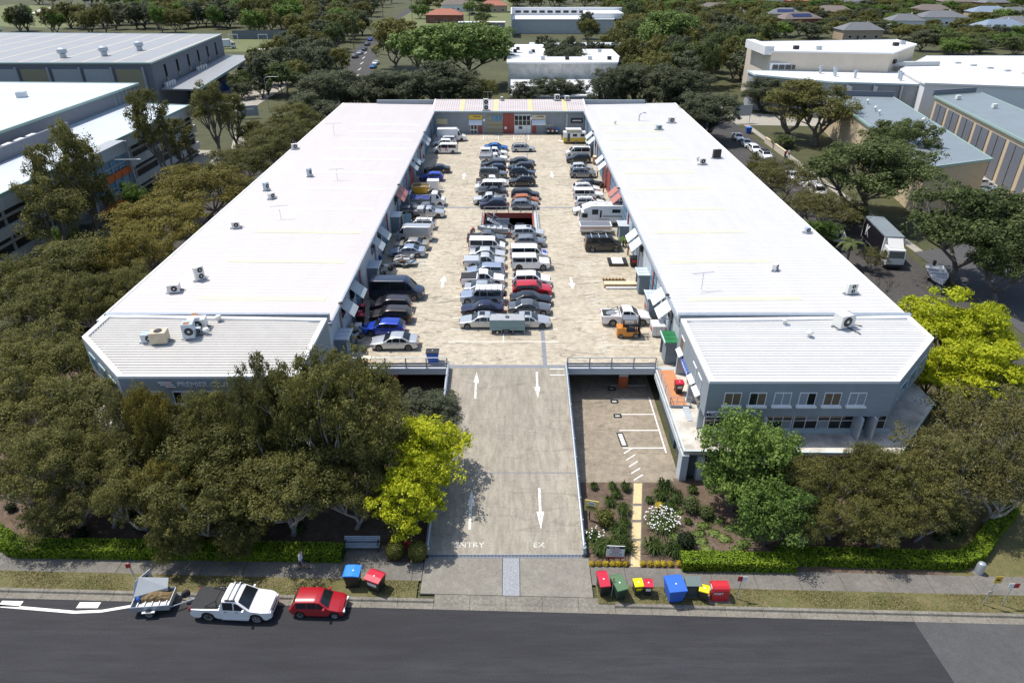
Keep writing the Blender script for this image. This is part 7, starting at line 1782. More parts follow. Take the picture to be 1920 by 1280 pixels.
# street signs, bollard
def pole_sign(u, v, h, lean, label, plates):
    p = at(u, v, .12); t = thing('street_sign', label, 'street sign', (p.x, p.y, .12))
    e = Vector((lean, 0, h)); lmesh('pole', MB().tube((0, 0, 0), e, .035), MATS['galv'], t)
    for dx, w, hh, m, z in plates: lmesh('plate', MB().box((e.x + dx, -.04, h + z), (w, .02, hh)), MATS[m], t)
    return t
pole_sign(1380, 1121, 2.1, .12, 'no parking sign on a pole beside the post box', ((-.16, .3, .42, 'sign_red', -.2), (.16, .3, .42, 'white_trim', -.2)))
pole_sign(1877, 1134, 2.1, .15, 'red and white parking sign near the east kerb corner', ((-.18, .34, .4, 'white_trim', -.2), (.18, .34, .4, 'sign_red', -.2)))
t = pole_sign(1842, 1133, 2.6, .2, 'yellow bus stop sign with pale bin plate near the east corner', ((0, .5, .6, 'sign_yellow', -.2), (-.1, .3, .3, 'board_pale', -1.4)))
lmesh('bus_mark', MB().box((.2, -.056, 2.4), (.24, .012, .14)), MATS['sign_dark'], t)
p = at(1834, 1073, .1); t = thing('bollard', 'silver domed bollard at the hedge corner', 'bollard', (p.x, p.y, .1)); lmesh('post', MB().lathe([(.28, 0), (.28, .75), (.22, .92), (.06, 1.0)], n=14), MATS['galv'], t, smooth=True); lmesh('base_slab', MB().b2(-.42, .42, -.4, .4, -.05, .02), MATS['kerb_concrete'], t)
p = at(268, 1107, .12); t = thing('street_sign', 'leaning banner sign on a post behind the trailer', 'street sign', (p.x, p.y, .12), .35)
lmesh('pole', MB().tube((0, 0, 0), (-.3, .1, 2.6), .04), MATS['galv'], t); lmesh('plate', MB().box((-.3, .05, 2.45), (.3, .03, .36)), MATS['sign_red'], t); lmesh('banner', MB().panel((-.1, -.3, .2), (.7, .5, .2), (.7, .5, 1.3), (-.1, -.3, 1.3), .03), MATS['label_white'], t)
for k in range(3): lmesh('banner_mark', MB().panel((.12, -.1, .4 + k * .26), (.5, .28, .4 + k * .26), (.5, .28, .54 + k * .26), (.12, -.1, .54 + k * .26), .02), MATS['sign_dark'], t, (.02, -.02, 0))
# leaf litter on the verge and gutter
lit = MB(); rd = random.Random(3)
for i in range(1300):
    x = rd.uniform(-34, 34) if rd.random() < .6 else rd.uniform(-34, -6); d = rd.choice([rd.uniform(30.3, 30.7), rd.uniform(31, 32.4), rd.uniform(31, 32.4), rd.uniform(32.4, 34)])
    if -6.2 < x < 5.4: continue
    z = .017 if d < 30.7 else (.128 if d < 32.4 else .138); s = rd.uniform(.02, .05); a = rd.uniform(0, 3.14); y = fy(x, d); cx, sx_ = math.cos(a) * s, math.sin(a) * s
    lit.add([(x - cx, y - sx_, z), (x + sx_ * .5, y - cx * .5, z + .01), (x + cx, y + sx_, z), (x - sx_ * .5, y + cx * .5, z + .012)], [(0, 1, 2, 3)])
lo_ = lit.build('leaf_litter', MATS['cane'] if False else mat('dry_leaf', (.42, .33, .2), .8, var=.3, scale=8)); lo_['kind'] = 'stuff'; lo_['label'] = 'dry fallen leaves on the verge and footpath'; lo_['category'] = 'leaf litter'
# blades of grass on the verge
gb_ = []
gn = 16000; gx = np.concatenate([rng.uniform(-36, -6.4, gn), rng.uniform(5.8, 37, gn)]); gd = rng.uniform(30.97, 32.4, 2 * gn)
keep = (np.sin(gx * 1.3) + np.sin(gx * .47 + gd * 2.1) + rng.normal(0, .8, 2 * gn)) > -.4; gx, gd = gx[keep], gd[keep]
P = np.stack([gx, gd + SL * gx, np.full(len(gx), .14)], 1); N = rng.normal(size=P.shape); N[:, 2] *= .3; N /= np.linalg.norm(N, axis=1, keepdims=True)
g_ = link('grass', leaf_mesh('grass', P, N, .045, leafmat('leaf_grass', (.07, .075, .02), (.13, .12, .04), (.24, .19, .085)), .3)); g_['kind'] = 'stuff'; g_['label'] = 'short dry grass along the street verge'; g_['category'] = 'grass'

# ================================================================ trailers and yard things
def trailer_wheels(t, x, w, r=.3, n=1):
    for k in range(n):
        for s in (-1, 1):
            add_wheel(t, x + k * .72, s * (w / 2 + .1), r, s, r)
            lmesh('mudguard', MB().panel((x + k * .72 - r - .1, s * (w / 2 + .12) - .13, r * 1.5), (x + k * .72 + r + .1, s * (w / 2 + .12) - .13, r * 1.5), (x + k * .72 + r + .1, s * (w / 2 + .12) + .13, r * 1.5), (x + k * .72 - r - .1, s * (w / 2 + .12) + .13, r * 1.5), -.08), MATS['galv'], t)
def drawbar(t, x0, x1, w):
    for s in (-1, 1): lmesh('drawbar', MB().tube((x0, s * w * .35, .42), (x1, 0, .42), .04), MATS['galv'], t)
    lmesh('coupling', MB().box((x1 + .08, 0, .42), (.22, .1, .1)), MATS['galv'], t)
p = at(282, 1158); t = thing('box_trailer', 'galvanised box trailer with tipped-up lid and bark load hitched behind the pickup', 'trailer', (p.x - .05, p.y + .95, .004), KA + .12)
L_, w_ = 2.4, 1.5
lmesh('floor', MB().b2(-L_ / 2, L_ / 2, -w_ / 2, w_ / 2, .42, .48), MATS['galv'], t)
for s in (-1, 1): lmesh('side', MB().b2(-L_ / 2, L_ / 2, s * w_ / 2 - .02, s * w_ / 2 + .02, .42, .82), MATS['galv'], t); lmesh('rail', MB().tube((-L_ / 2, s * w_ / 2, .84), (L_ / 2, s * w_ / 2, .84), .03), MATS['galv'], t)
for s in (-1, 1): lmesh('end', MB().b2(s * L_ / 2 - .02, s * L_ / 2 + .02, -w_ / 2, w_ / 2, .42, .82), MATS['galv'], t)
mb = MB(); nx, ny = 14, 9
for i in range(nx + 1):
    for j in range(ny + 1):
        a_, b_ = i / nx, j / ny; mb.v.append((-1.1 + 2.2 * a_, -.1 + .78 * b_, .5 + .42 * math.sin(a_ * 3.14) ** .6 * math.sin(b_ * 3.14) ** .5 + rd.uniform(-.05, .05)))
for i in range(nx):
    for j in range(ny): a_ = i * (ny + 1) + j; mb.f.append((a_, a_ + ny + 1, a_ + ny + 2, a_ + 1))
lmesh('bark_load', mb, MATS['cane'], t)
for k in range(5): lmesh('load_bar', MB().b2(-1.0 + k * .45, -.92 + k * .45, -.72, .0, .49, .56), MATS['alloy'], t)
mb = MB().panel((-1.25, .1, .85), (.75, .62, .95), (.75, 1.1, 1.35), (-1.0, .95, 1.75), -.03); lmesh('lid', mb, MATS['panel_pale'], t)
lmesh('lid_flap', MB().panel((-1.3, .0, .75), (-1.25, .1, .85), (-1.0, .95, 1.75), (-1.2, .6, 1.6), .03), MATS['ac_blue'], t)
lmesh('lid_flap', MB().panel((-1.25, .08, .6), (.75, .6, .7), (.75, .62, .95), (-1.25, .1, .85), .03), MATS['ac_blue'], t)
lmesh('blue_jug', MB().lathe([(.1, .5), (.12, .8), (.05, .9)], (-.95, .0, 0), 8), MATS['body_blue'], t)
trailer_wheels(t, -.05, w_); drawbar(t, L_ / 2, L_ / 2 + 1.35, w_)
add_wheel(t, L_ / 2 + .75, .28, .62, 1, .28).rotation_euler = (0, 0, .5)
# slatted teal trailer before the silver sedans
p = at(951, 619, DECK); t = thing('slatted_trailer', 'teal slatted trailer frame standing across the front of the middle row', 'trailer', (p.x, p.y - .3, DECK + .005))
mat('teal_slat', (.23, .36, .39), .5, .2, var=.15, scale=3)
for k in range(8): lmesh('slat', MB().b2(-1.8, 1.8, -.5, -.46, .42 + k * .15, .54 + k * .15), MATS['teal_slat'], t)
for k in range(4): lmesh('upright', MB().b2(-1.82 + k * 1.2, -1.76 + k * 1.2, -.53, -.44, .1, 1.66), MATS['rail_blue'], t)
for k in range(4): lmesh('leg', MB().b2(-1.5 + k * 1.0, -1.44 + k * 1.0, -.46, -.4, 0, .45), MATS['trim_black'], t)
lmesh('lid', MB().panel((-1.85, -.52, 1.62), (1.85, -.52, 1.62), (1.7, .42, 1.86), (-1.7, .42, 1.86), .06), MATS['panel_grey'], t)
lmesh('back', MB().b2(-1.8, 1.8, .4, .44, .4, 1.8), MATS['teal_slat'], t); lmesh('side', MB().b2(-1.82, -1.78, -.46, .4, .4, 1.62), MATS['teal_slat'], t); lmesh('side', MB().b2(1.78, 1.82, -.46, .4, .4, 1.62), MATS['teal_slat'], t)
lmesh('lid_vent', MB().lathe([(.22, 0), (.2, .1)], (0, 0, 1.76), 10), MATS['shed_wall'], t); trailer_wheels(t, -.1, .5)
# boat on trailer
def boat(loc, rz, L, W, label, hull='panel_grey', deck='ac_white', z=0):
    t = thing('boat_on_trailer', label, 'boat', (*loc, z), rz); mb = MB(); n = 10; zb = .55
    for i in range(n + 1):
        s = i / n; w = W / 2 * (1 - max(0, (s - .45) / .55) ** 2.2); x = -L / 2 + L * s; k = zb + .35 * max(0, (s - .6) / .4) ** 2
        mb.v += [(x, -w, zb + .75 + .2 * s), (x, -w * .75, k + .12), (x, 0, k), (x, w * .75, k + .12), (x, w, zb + .75 + .2 * s)]
    for i in range(n):
        for j in range(4): a_ = i * 5 + j; mb.f.append((a_, a_ + 1, a_ + 6, a_ + 5))
    mb.f.append((0, 1, 2, 3, 4)); lmesh('hull', mb, MATS[hull], t)
    fl = MB(); 
    for i in range(n + 1):
        s = i / n; w = W / 2 * (1 - max(0, (s - .45) / .55) ** 2.2) * .93; fl.v += [(-L / 2 + L * s, -w, zb + (.45 if s < .72 else .74) + .15 * s), (-L / 2 + L * s, w, zb + (.45 if s < .72 else .74) + .15 * s)]
    for i in range(n): fl.f.append((2 * i, 2 * i + 2, 2 * i + 3, 2 * i + 1))
    lmesh('deck', fl, MATS[deck], t)
    for k in range(3): lmesh('seat', MB().b2(-L * .3 + k * L * .2, -L * .22 + k * L * .2, -W * .4, W * .4, zb + .5, zb + .72), MATS['alloy'], t)
    o = lmesh('outboard_motor', MB().prism([(-L / 2 - .4, -.16), (-L / 2 + .05, -.16), (-L / 2 + .05, .16), (-L / 2 - .4, .16)], zb + .6, zb + 1.25), MATS['black'], t)
    lmesh('trailer_frame', MB().b2(-L / 2, L / 2 + .6, -.05, .05, .38, .46), MATS['galv'], t); trailer_wheels(t, -.6, W * .7); drawbar(t, L * .3, L / 2 + .7, 1.0)
    return t
p = at(924, 446, DECK); boat((p.x, p.y + .8), math.pi, 4.3, 1.7, 'open aluminium boat on a trailer beside the stairwell', 'panel_grey', 'alloy', DECK)
p = at(1762, 536); boat((p.x, p.y + 1), -1.9, 6, 2.2, 'white boat on a trailer by the east street', 'white_wall', 'bright_roof', .05)
p = at(1566, 450); boat((p.x, p.y), 1.3, 5, 2.0, 'white boat half hidden behind the banana-like plant', 'white_wall', 'bright_roof', .05)
# motorbikes
def motorbike(loc, rz, m, label, z=DECK):
    t = thing('motorcycle', label, 'motorcycle', (*loc, z), rz, 'motorcycles')
    for x in (-.68, .72):
        lmesh('wheel', MB().lathe([(.2, -.05), (.31, -.055), (.33, 0), (.31, .055), (.2, .05)], (x, 0, .33), 16, 'Y'), MATS['rubber'], t)
    lmesh('engine', MB().box((.02, 0, .42), (.5, .3, .36)), MATS['alloy'], t); lmesh('tank', MB().lathe([(.05, -.3), (.17, -.2), (.19, .1), (.08, .3)], (.14, 0, .8), 10, 'X'), MATS[m] if m in MATS else PAINT[m], t)
    lmesh('seat', MB().box((-.4, 0, .8), (.66, .24, .1)), MATS['black'], t); lmesh('fork', MB().tube((.72, .09, .33), (.45, .09, 1.0), .03).tube((.72, -.09, .33), (.45, -.09, 1.0), .03), MATS['alloy'], t)
    lmesh('handlebar', MB().tube((.42, -.38, 1.05), (.42, .38, 1.05), .02), MATS['trim_black'], t); lmesh('headlight', MB().lathe([(.06, 0), (.1, .1)], (.52, 0, .9), 10, 'X'), MATS['lamp_clear'], t); lmesh('exhaust', MB().tube((.05, -.18, .25), (-.75, -.2, .4), .05), MATS['alloy'], t); lmesh('rear_guard', MB().box((-.78, 0, .68), (.4, .16, .05)), MATS[m] if m in MATS else PAINT[m], t)
for u, v, rz, m, lab in ((722, 509, .3, 'white', 'white-tanked motorcycle outside the west units'), (708, 519, .2, 'yellow', 'yellow-tanked motorcycle outside the west units'), (886, 440, 1.3, 'red', 'red and white dirt bike standing by the boat bow')):
    p = at(u, v, DECK); motorbike((p.x, p.y), rz, m, lab)
# forklifts
def forklift(loc, rz, m, label, z=DECK + .006):
    t = thing('forklift', label, 'forklift', (*loc, z), rz, 'forklifts')
    lmesh('counterweight', MB().prism([(-1.25, -.45), (-1.1, -.56), (-.3, -.56), (-.3, .56), (-1.1, .56), (-1.25, .45)], .22, 1.15), PAINT[m], t)
    lmesh('chassis', MB().b2(-.3, .95, -.55, .55, .2, .72), PAINT[m], t); lmesh('floor', MB().b2(-.28, .7, -.5, .5, .72, .78), MATS['trim_black'], t); lmesh('seat', MB().b2(-.55, .0, -.26, .26, 1.1, 1.25).b2(-.62, -.5, -.26, .26, 1.2, 1.7), MATS['black'], t)
    for x, y in ((-.75, -.5), (-.75, .5), (.75, -.5), (.75, .5)): lmesh('guard_post', MB().tube((x, y, .7), (x * .8, y, 2.12), .04), MATS['trim_black'], t)
    lmesh('overhead_guard', MB().b2(-.75, .75, -.55, .55, 2.1, 2.16), MATS['shed_wall'], t)
    lmesh('mast', MB().b2(1.0, 1.12, -.4, -.3, .1, 2.2).b2(1.0, 1.12, .3, .4, .1, 2.2).b2(1.02, 1.1, -.4, .4, 2.1, 2.2).b2(1.02, 1.1, -.4, .4, 1.0, 1.1), MATS['trim_black'], t)
    lmesh('carriage', MB().b2(1.12, 1.2, -.5, .5, .15, .7), MATS['trim_black'], t)
    for s in (-1, 1): lmesh('fork', MB().b2(1.2, 2.25, s * .28 - .06, s * .28 + .06, .08, .13), MATS['shed_wall'], t)
    lmesh('steering_wheel', MB().lathe([(.17, 0), (.17, .03)], (.42, 0, 1.22), 10), MATS['trim_black'], t)
    for x, r in ((-.85, .26), (.7, .32)):
        for s in (-1, 1): add_wheel(t, x, s * .5, r, s, r)
    return t
p = at(1186, 634, DECK); forklift((p.x - .4, p.y + .5), 0.0, 'amber', 'orange forklift in front of the white pickup')
p = at(760, 416, DECK); forklift((p.x, p.y + .6), 0.05, 'yellow', 'yellow and black forklift by the west units')
# motorhome, caravan, tandem trailer
p = at(1124, 424, DECK); t = thing('motorhome', 'white motorhome with dark windows and swirl stripes by the east units', 'motorhome', (p.x + .2, p.y + 1.1, DECK + .006), math.pi)
lmesh('coach_body', MB().prism([(-3.4, -1.1), (1.6, -1.1), (1.6, 1.1), (-3.4, 1.1)], .55, 3.0), PAINT['white'], t)
lmesh('cab', MB().add([(1.6, -1.0, .5), (3.2, -1.0, .5), (3.2, -1.0, 1.15), (2.85, -.95, 2.0), (1.6, -.95, 2.1), (1.6, 1.0, .5), (3.2, 1.0, .5), (3.2, 1.0, 1.15), (2.85, .95, 2.0), (1.6, .95, 2.1)], [(0, 1, 2, 3, 4), (9, 8, 7, 6, 5), (1, 6, 7, 2), (2, 7, 8, 3), (3, 8, 9, 4), (0, 5, 6, 1)]), PAINT['white'], t)
lmesh('luton', MB().add([(1.5, -1.1, 2.1), (2.6, -1.05, 2.15), (2.7, -1.05, 2.5), (1.5, -1.1, 3.0), (1.5, 1.1, 2.1), (2.6, 1.05, 2.15), (2.7, 1.05, 2.5), (1.5, 1.1, 3.0)], [(0, 1, 2, 3), (7, 6, 5, 4), (1, 5, 6, 2), (2, 6, 7, 3), (0, 4, 5, 1)]), PAINT['white'], t)
lmesh('windscreen', MB().quad((3.19, -.9, 1.2), (3.19, .9, 1.2), (2.88, .85, 1.95), (2.88, -.85, 1.95)), GL, t)
for s in (-1, 1):
    for x0, x1, z0, z1 in ((2.0, 2.8, 1.25, 1.85), (.5, 1.4, 1.75, 2.5), (-2.7, -1.5, 2.0, 2.5)): lmesh('side_window', MB().b2(x0, x1, s * 1.112 - .012 if x0 < 1.6 else s * 1.0 - .02, s * 1.112 + .012 if x0 < 1.6 else s * 1.0 + .02, z0, z1), GL, t)
    lmesh('door_window', MB().b2(.0, .25, s * 1.112 - .012, s * 1.112 + .012, 1.3, 2.35), GL, t); lmesh('stripe', MB().b2(-3.3, -.2, s * 1.115 - .01, s * 1.115 + .01, 1.42, 1.54), PAINT['slate'], t); lmesh('stripe', MB().b2(-1.2, .4, s * 1.115 - .01, s * 1.115 + .01, 1.0, 1.07), PAINT['midgrey'], t); lmesh('headlight', MB().box((3.19, s * .75, .9), (.06, .3, .2)), MATS['lamp_clear'], t); lmesh('mirror', MB().box((2.75, s * 1.2, 1.6), (.1, .2, .35)), MATS['trim_black'], t)
    for x in (2.45, -1.6): add_wheel(t, x, s * .95, .37, s, .37)
for k in range(3): lmesh('roof_hatch', MB().b2(-2.6 + k * 1.6, -2.0 + k * 1.6, -.3, .3, 3.0, 3.12), MATS['label_white'], t)
lmesh('roof_print', MB().b2(-1.4, .6, -.85, -.65, 3.001, 3.006), PAINT['slate'], t)
p = at(1077, 270, DECK); t = thing('caravan', 'white and mustard pop-top caravan in the far east corner', 'caravan', (p.x, p.y + 1.1, DECK + .006), 0)
lmesh('lower_body', MB().b2(-2.3, 2.3, -1.05, 1.05, .4, 1.25), mat('mustard', (.62, .42, .06), .5, var=.05), t); lmesh('upper_body', MB().b2(-2.3, 2.3, -1.04, 1.04, 1.25, 2.25), PAINT['white'], t); lmesh('poptop_canvas', MB().b2(-1.7, 1.2, -.9, .9, 2.25, 2.75), MATS['board_pale'], t); lmesh('poptop_roof', MB().b2(-1.85, 1.35, -1.0, 1.0, 2.75, 2.87), PAINT['white'], t)
lmesh('door', MB().b2(-1.5, -.95, -1.07, -1.04, .5, 2.1), MATS['teal_door'], t)
for x0, x1 in ((-.4, .5), (1.2, 2.0)): lmesh('window', MB().b2(x0, x1, -1.07, -1.035, 1.45, 2.0), GL, t)
trailer_wheels(t, .3, 1.9, .32); drawbar(t, -2.3, -3.4, 1.4)
p = at(1118, 441, DECK); t = thing('tandem_trailer', 'silver tandem-axle box trailer beside the motorhome', 'trailer', (p.x, p.y + .95, DECK + .006), 0)
lmesh('body', MB().b2(-2.3, 2.1, -.95, .95, .5, 1.25), PAINT['silver'], t); lmesh('rim', ring(MB(), [(-2.35, -1), (2.15, -1), (2.15, 1), (-2.35, 1)], [(-2.2, -.88), (2.0, -.88), (2.0, .88), (-2.2, .88)], 1.25, 1.36), PAINT['white'], t); lmesh('liner', MB().b2(-2.2, 2.0, -.87, .87, 1.2, 1.27), MATS['shed_wall'], t); lmesh('stripe', MB().b2(-2.2, 1.9, -.965, -.95, .95, 1.06), PAINT['darkred'], t)
trailer_wheels(t, -.1, 1.75, .31, 2); drawbar(t, 2.1, 3.3, 1.4)
# junk trailer
p = at(757, 502, DECK); t = thing('junk_trailer', 'small trailer piled with scrap metal and timber by the west units', 'trailer', (p.x, p.y + .85, DECK + .006), 0)
lmesh('bed', MB().b2(-1.5, 1.5, -.75, .75, .45, .52), MATS['galv'], t); trailer_wheels(t, .1, 1.5); drawbar(t, 1.5, 2.5, 1.2)
for k in range(26):
    M_ = Matrix.Rotation(rd.uniform(-.4, .4), 3, 'Y') @ Matrix.Rotation(rd.uniform(-.7, .7), 3, 'Z'); lmesh('scrap', MB().box((rd.uniform(-1, 1), rd.uniform(-.5, .5), rd.uniform(.6, 1.15)), (rd.uniform(.3, 1.5), rd.uniform(.06, .4), rd.uniform(.05, .3)), M=M_), MATS[rd.choice(['alloy', 'timber_dark', 'galv', 'board_pale', 'black', 'ac_white', 'rust'])], t)
# timber stacks, pallets, crates, bins
p = at(1164, 541, DECK); t = thing('timber_stack', 'stack of pale timber sheets wrapped in plastic by the east units', 'timber stack', (p.x + .1, p.y + .6, DECK))
for k in range(4): lmesh('board', MB().b2(-2.1 + k * .03, 2.0 + k * .02, -.5 + k * .02, .45, .12 + k * .1, .21 + k * .1), MATS['board_pale' if k == 3 else 'timber'], t)
for k in range(4): lmesh('bearer', MB().b2(-1.8 + k * 1.15, -1.7 + k * 1.15, -.6, .6, 0, .12), MATS['timber_dark'], t)
lmesh('wrap', MB().b2(-1.9, 1.95, -.85, -.55, .02, .22), MATS['bright_roof'], t)
p = at(1157, 528, DECK); t = thing('timber_bundle', 'bundle of black and yellow striped planks behind the sheet stack', 'timber stack', (p.x - .3, p.y + .4, DECK))
for k in range(14): lmesh('plank', MB().b2(-1.4 + k * .2, -1.26 + k * .2, -.2, .25, .02, .25), MATS['timber' if k % 2 else 'timber_dark'], t)
p = at(1159, 499, DECK); t = thing('covered_pallet', 'low pallet with black cover and white centre by the dark bin', 'pallet', (p.x, p.y + .9, DECK))
lmesh('pallet', MB().b2(-1.15, 1.15, -.95, .95, .02, .2), MATS['timber_dark'], t); lmesh('cover', MB().b2(-1.2, 1.2, -1.0, 1.0, .2, .4), MATS['black'], t); lmesh('white_sheet', MB().b2(-.75, .65, -1.01, 1.01, .4, .42), MATS['bright_roof'], t)
p = at(1190, 502, DECK); wheelie_bin((p.x, p.y + .6), 0, (1.2, 1.0, 1.2), 'bin_black', 'dark commercial bin with red label by the east units', 'bin_black', True, DECK, 'bins in the yard', 'lid_red')
p = at(812, 680, DECK); wheelie_bin((p.x, p.y + .2), 0, (1.2, .9, 1.2), 'bin_black', 'dark bin with blue base behind the deck railing', 'body_blue', True, DECK, 'bins in the yard')
p = at(1268, 705, DECK); wheelie_bin((15.0, 51.4), .05, (.7, .75, 1.05), 'lid_red', 'bin with red lid on the terracotta landing', 'bin_black', False, DECK + .05, 'bins in the yard', 'label_white')
for u, v, lab in ((676, 588, 'red-lidded bin by the west awnings, far one'), (667, 600, 'red-lidded bin by the west awnings, middle one'), (678, 606, 'red-lidded bin by the west awnings, near one')):
    p = at(u, v, DECK); wheelie_bin((max(p.x, YX0 + .6), p.y), 1.4, (.62, .7, 1.0), 'lid_red', lab, 'bin_black', False, DECK, 'bins in the yard')
for k, (u, lid) in enumerate(((1028, 'bin_green'), (1036, 'lid_red'), (1044, 'lid_blue'))):
    p = at(u, 253, DECK); wheelie_bin((p.x, 152.8), 0, (.75, .7, 1.1), lid, ['green-lidded bin against the north wing', 'red-lidded bin against the north wing', 'blue-lidded bin against the north wing'][k], 'bin_black', False, DECK, 'bins in the yard', 'label_white')
def crate(u, v, s, label, m, top, rz=0, parts='cage'):
    p = at(u, v, DECK); t = thing('storage_crate', label, 'crate', (p.x, p.y + s[1] / 2, DECK), rz)
    w, d, h = s; lmesh('body', MB().b2(-w / 2, w / 2, -d / 2, d / 2, .12, h), MATS[m], t); lmesh('top', MB().b2(-w / 2 - .02, w / 2 + .02, -d / 2 - .02, d / 2 + .02, h, h + .05), MATS[top], t)
    for x in (-w * .42, 0, w * .42): lmesh('runner', MB().b2(x - .05, x + .05, -d / 2, d / 2, 0, .12), MATS['timber_dark'], t)
    lmesh('label_plate', MB().b2(-w * .3, w * .3, -d / 2 - .012, -d / 2, h * .4, h * .75), MATS['label_white'], t); lmesh('side_plate', MB().b2(-w / 2 - .012, -w / 2, -d * .3, d * .3, h * .35, h * .7), MATS['sign_red'], t)
    for k in range(4): lmesh('rib', MB().b2(-w / 2 + k * w / 3 - .02, -w / 2 + k * w / 3 + .02, -d / 2 - .02, -d / 2, .12, h), MATS['galv'], t)
crate(1222, 592, (1.25, 1.6, 1.5), 'grey ribbed crate under the east awning', 'panel_grey', 'shed_wall'); crate(1234, 632, (1.3, 1.5, 1.2), 'white crate with red side label beside the green porch', 'white_wall', 'label_white')
crate(1206, 520, (1.0, .9, .9), 'small white bench crate by the porch', 'white_wall', 'bright_roof'); crate(1117, 309, (1.0, 1.2, 1.4), 'crate with red panel behind the black crossover', 'timber', 'board_pale')
# yellow skip, white box trailer, cone, clutter
p = at(789, 364, DECK); t = thing('skip_bin', 'yellow skip with cream liner beside the tray truck', 'skip', (p.x, p.y + .9, DECK))
lmesh('body', MB().add([(-1.0, -.8, .1), (1.0, -.8, .1), (1.0, .8, .1), (-1.0, .8, .1), (-1.45, -.9, 1.2), (1.45, -.9, 1.2), (1.45, .9, 1.2), (-1.45, .9, 1.2)], [(0, 3, 2, 1), (0, 1, 5, 4), (1, 2, 6, 5), (2, 3, 7, 6), (3, 0, 4, 7)]), PAINT['yellow'], t)
lmesh('fill', MB().b2(-1.35, 1.35, -.84, .84, .95, 1.05), MATS['cane'], t); lmesh('rim', ring(MB(), [(-1.5, -.95), (1.5, -.95), (1.5, .95), (-1.5, .95)], [(-1.35, -.82), (1.35, -.82), (1.35, .82), (-1.35, .82)], 1.18, 1.28), MATS['cream'], t)
p = at(812, 361, DECK); t = thing('enclosed_trailer', 'small white enclosed trailer beside the yellow skip', 'trailer', (p.x, p.y + .8, DECK)); lmesh('body', MB().b2(-.95, .95, -.75, .75, .45, 1.9), PAINT['white'], t); lmesh('door', MB().b2(-.952, -.93, -.6, .6, .55, 1.8), MATS['panel_pale'], t); trailer_wheels(t, 0, 1.3); drawbar(t, .95, 1.8, 1)
p = at(790, 415, DECK); t = thing('traffic_cone', 'orange traffic cone beside the service pickup', 'traffic cone', (p.x, p.y, DECK)); lmesh('cone', MB().lathe([(.2, .04), (.05, .75)], n=12), PAINT['orange'], t); lmesh('base', MB().b2(-.25, .25, -.25, .25, 0, .04), PAINT['orange'], t); lmesh('band', MB().lathe([(.142, .33), (.105, .5)], n=12), MATS['white_trim'], t)
p = at(658, 632, DECK); t = thing('salvage_pile', 'heap of old equipment and boxes beside the blue hatchback', 'salvage', (max(p.x, YX0 + 1.2), p.y, DECK))
for k in range(14): lmesh('item', MB().box((rd.uniform(-.7, .7), rd.uniform(-1.6, 1.6), .3 + rd.uniform(0, .7)), (rd.uniform(.3, .7), rd.uniform(.3, .8), rd.uniform(.3, .8)), rd.uniform(0, 1.5)), MATS[rd.choice(['timber', 'galv', 'ac_white', 'black', 'body_blue', 'panel_grey', 'board_pale'])], t)
p = at(686, 672, DECK); t = thing('board_stack', 'flat pale board lying by the deck railing', 'board', (p.x, p.y, DECK)); lmesh('board', MB().b2(-.5, .5, -.4, .4, 0, .12), MATS['board_pale'], t); lmesh('lower_board', MB().b2(-.45, .55, -.75, -.42, 0, .06), MATS['timber'], t)
for u, v, m, lab in ((713, 409, 'door_blue', 'blue door leaf leaning outside a west unit'), (1179, 455, 'red_paint', '')):
    if lab: p = at(u, 432, DECK); t = thing('door_leaf', lab, 'door', (YX0 + 2.2, p.y, DECK), .5); lmesh('panel', MB().b2(-.6, .6, -.03, .03, 0, 2.4), MATS['door_blue'], t); lmesh('frame', MB().b2(-.66, -.6, -.05, .05, 0, 2.4), MATS['galv'], t)
for i, (u, v) in enumerate(((1177, 478), (1173, 459), (1120, 332), (1131, 361), (1198, 535), (720, 475), (745, 435), (795, 300), (722, 463))):
    p = at(u, v, DECK); t = thing('bollard', ['red-brown steel bollard before a unit door'][0], 'bollard', (p.x, p.y, DECK), 0, 'red-brown bollards before the unit doors'); lmesh('post', MB().lathe([(.1, 0), (.1, 1.0), (.06, 1.08)], n=8), MATS['red_paint'], t)

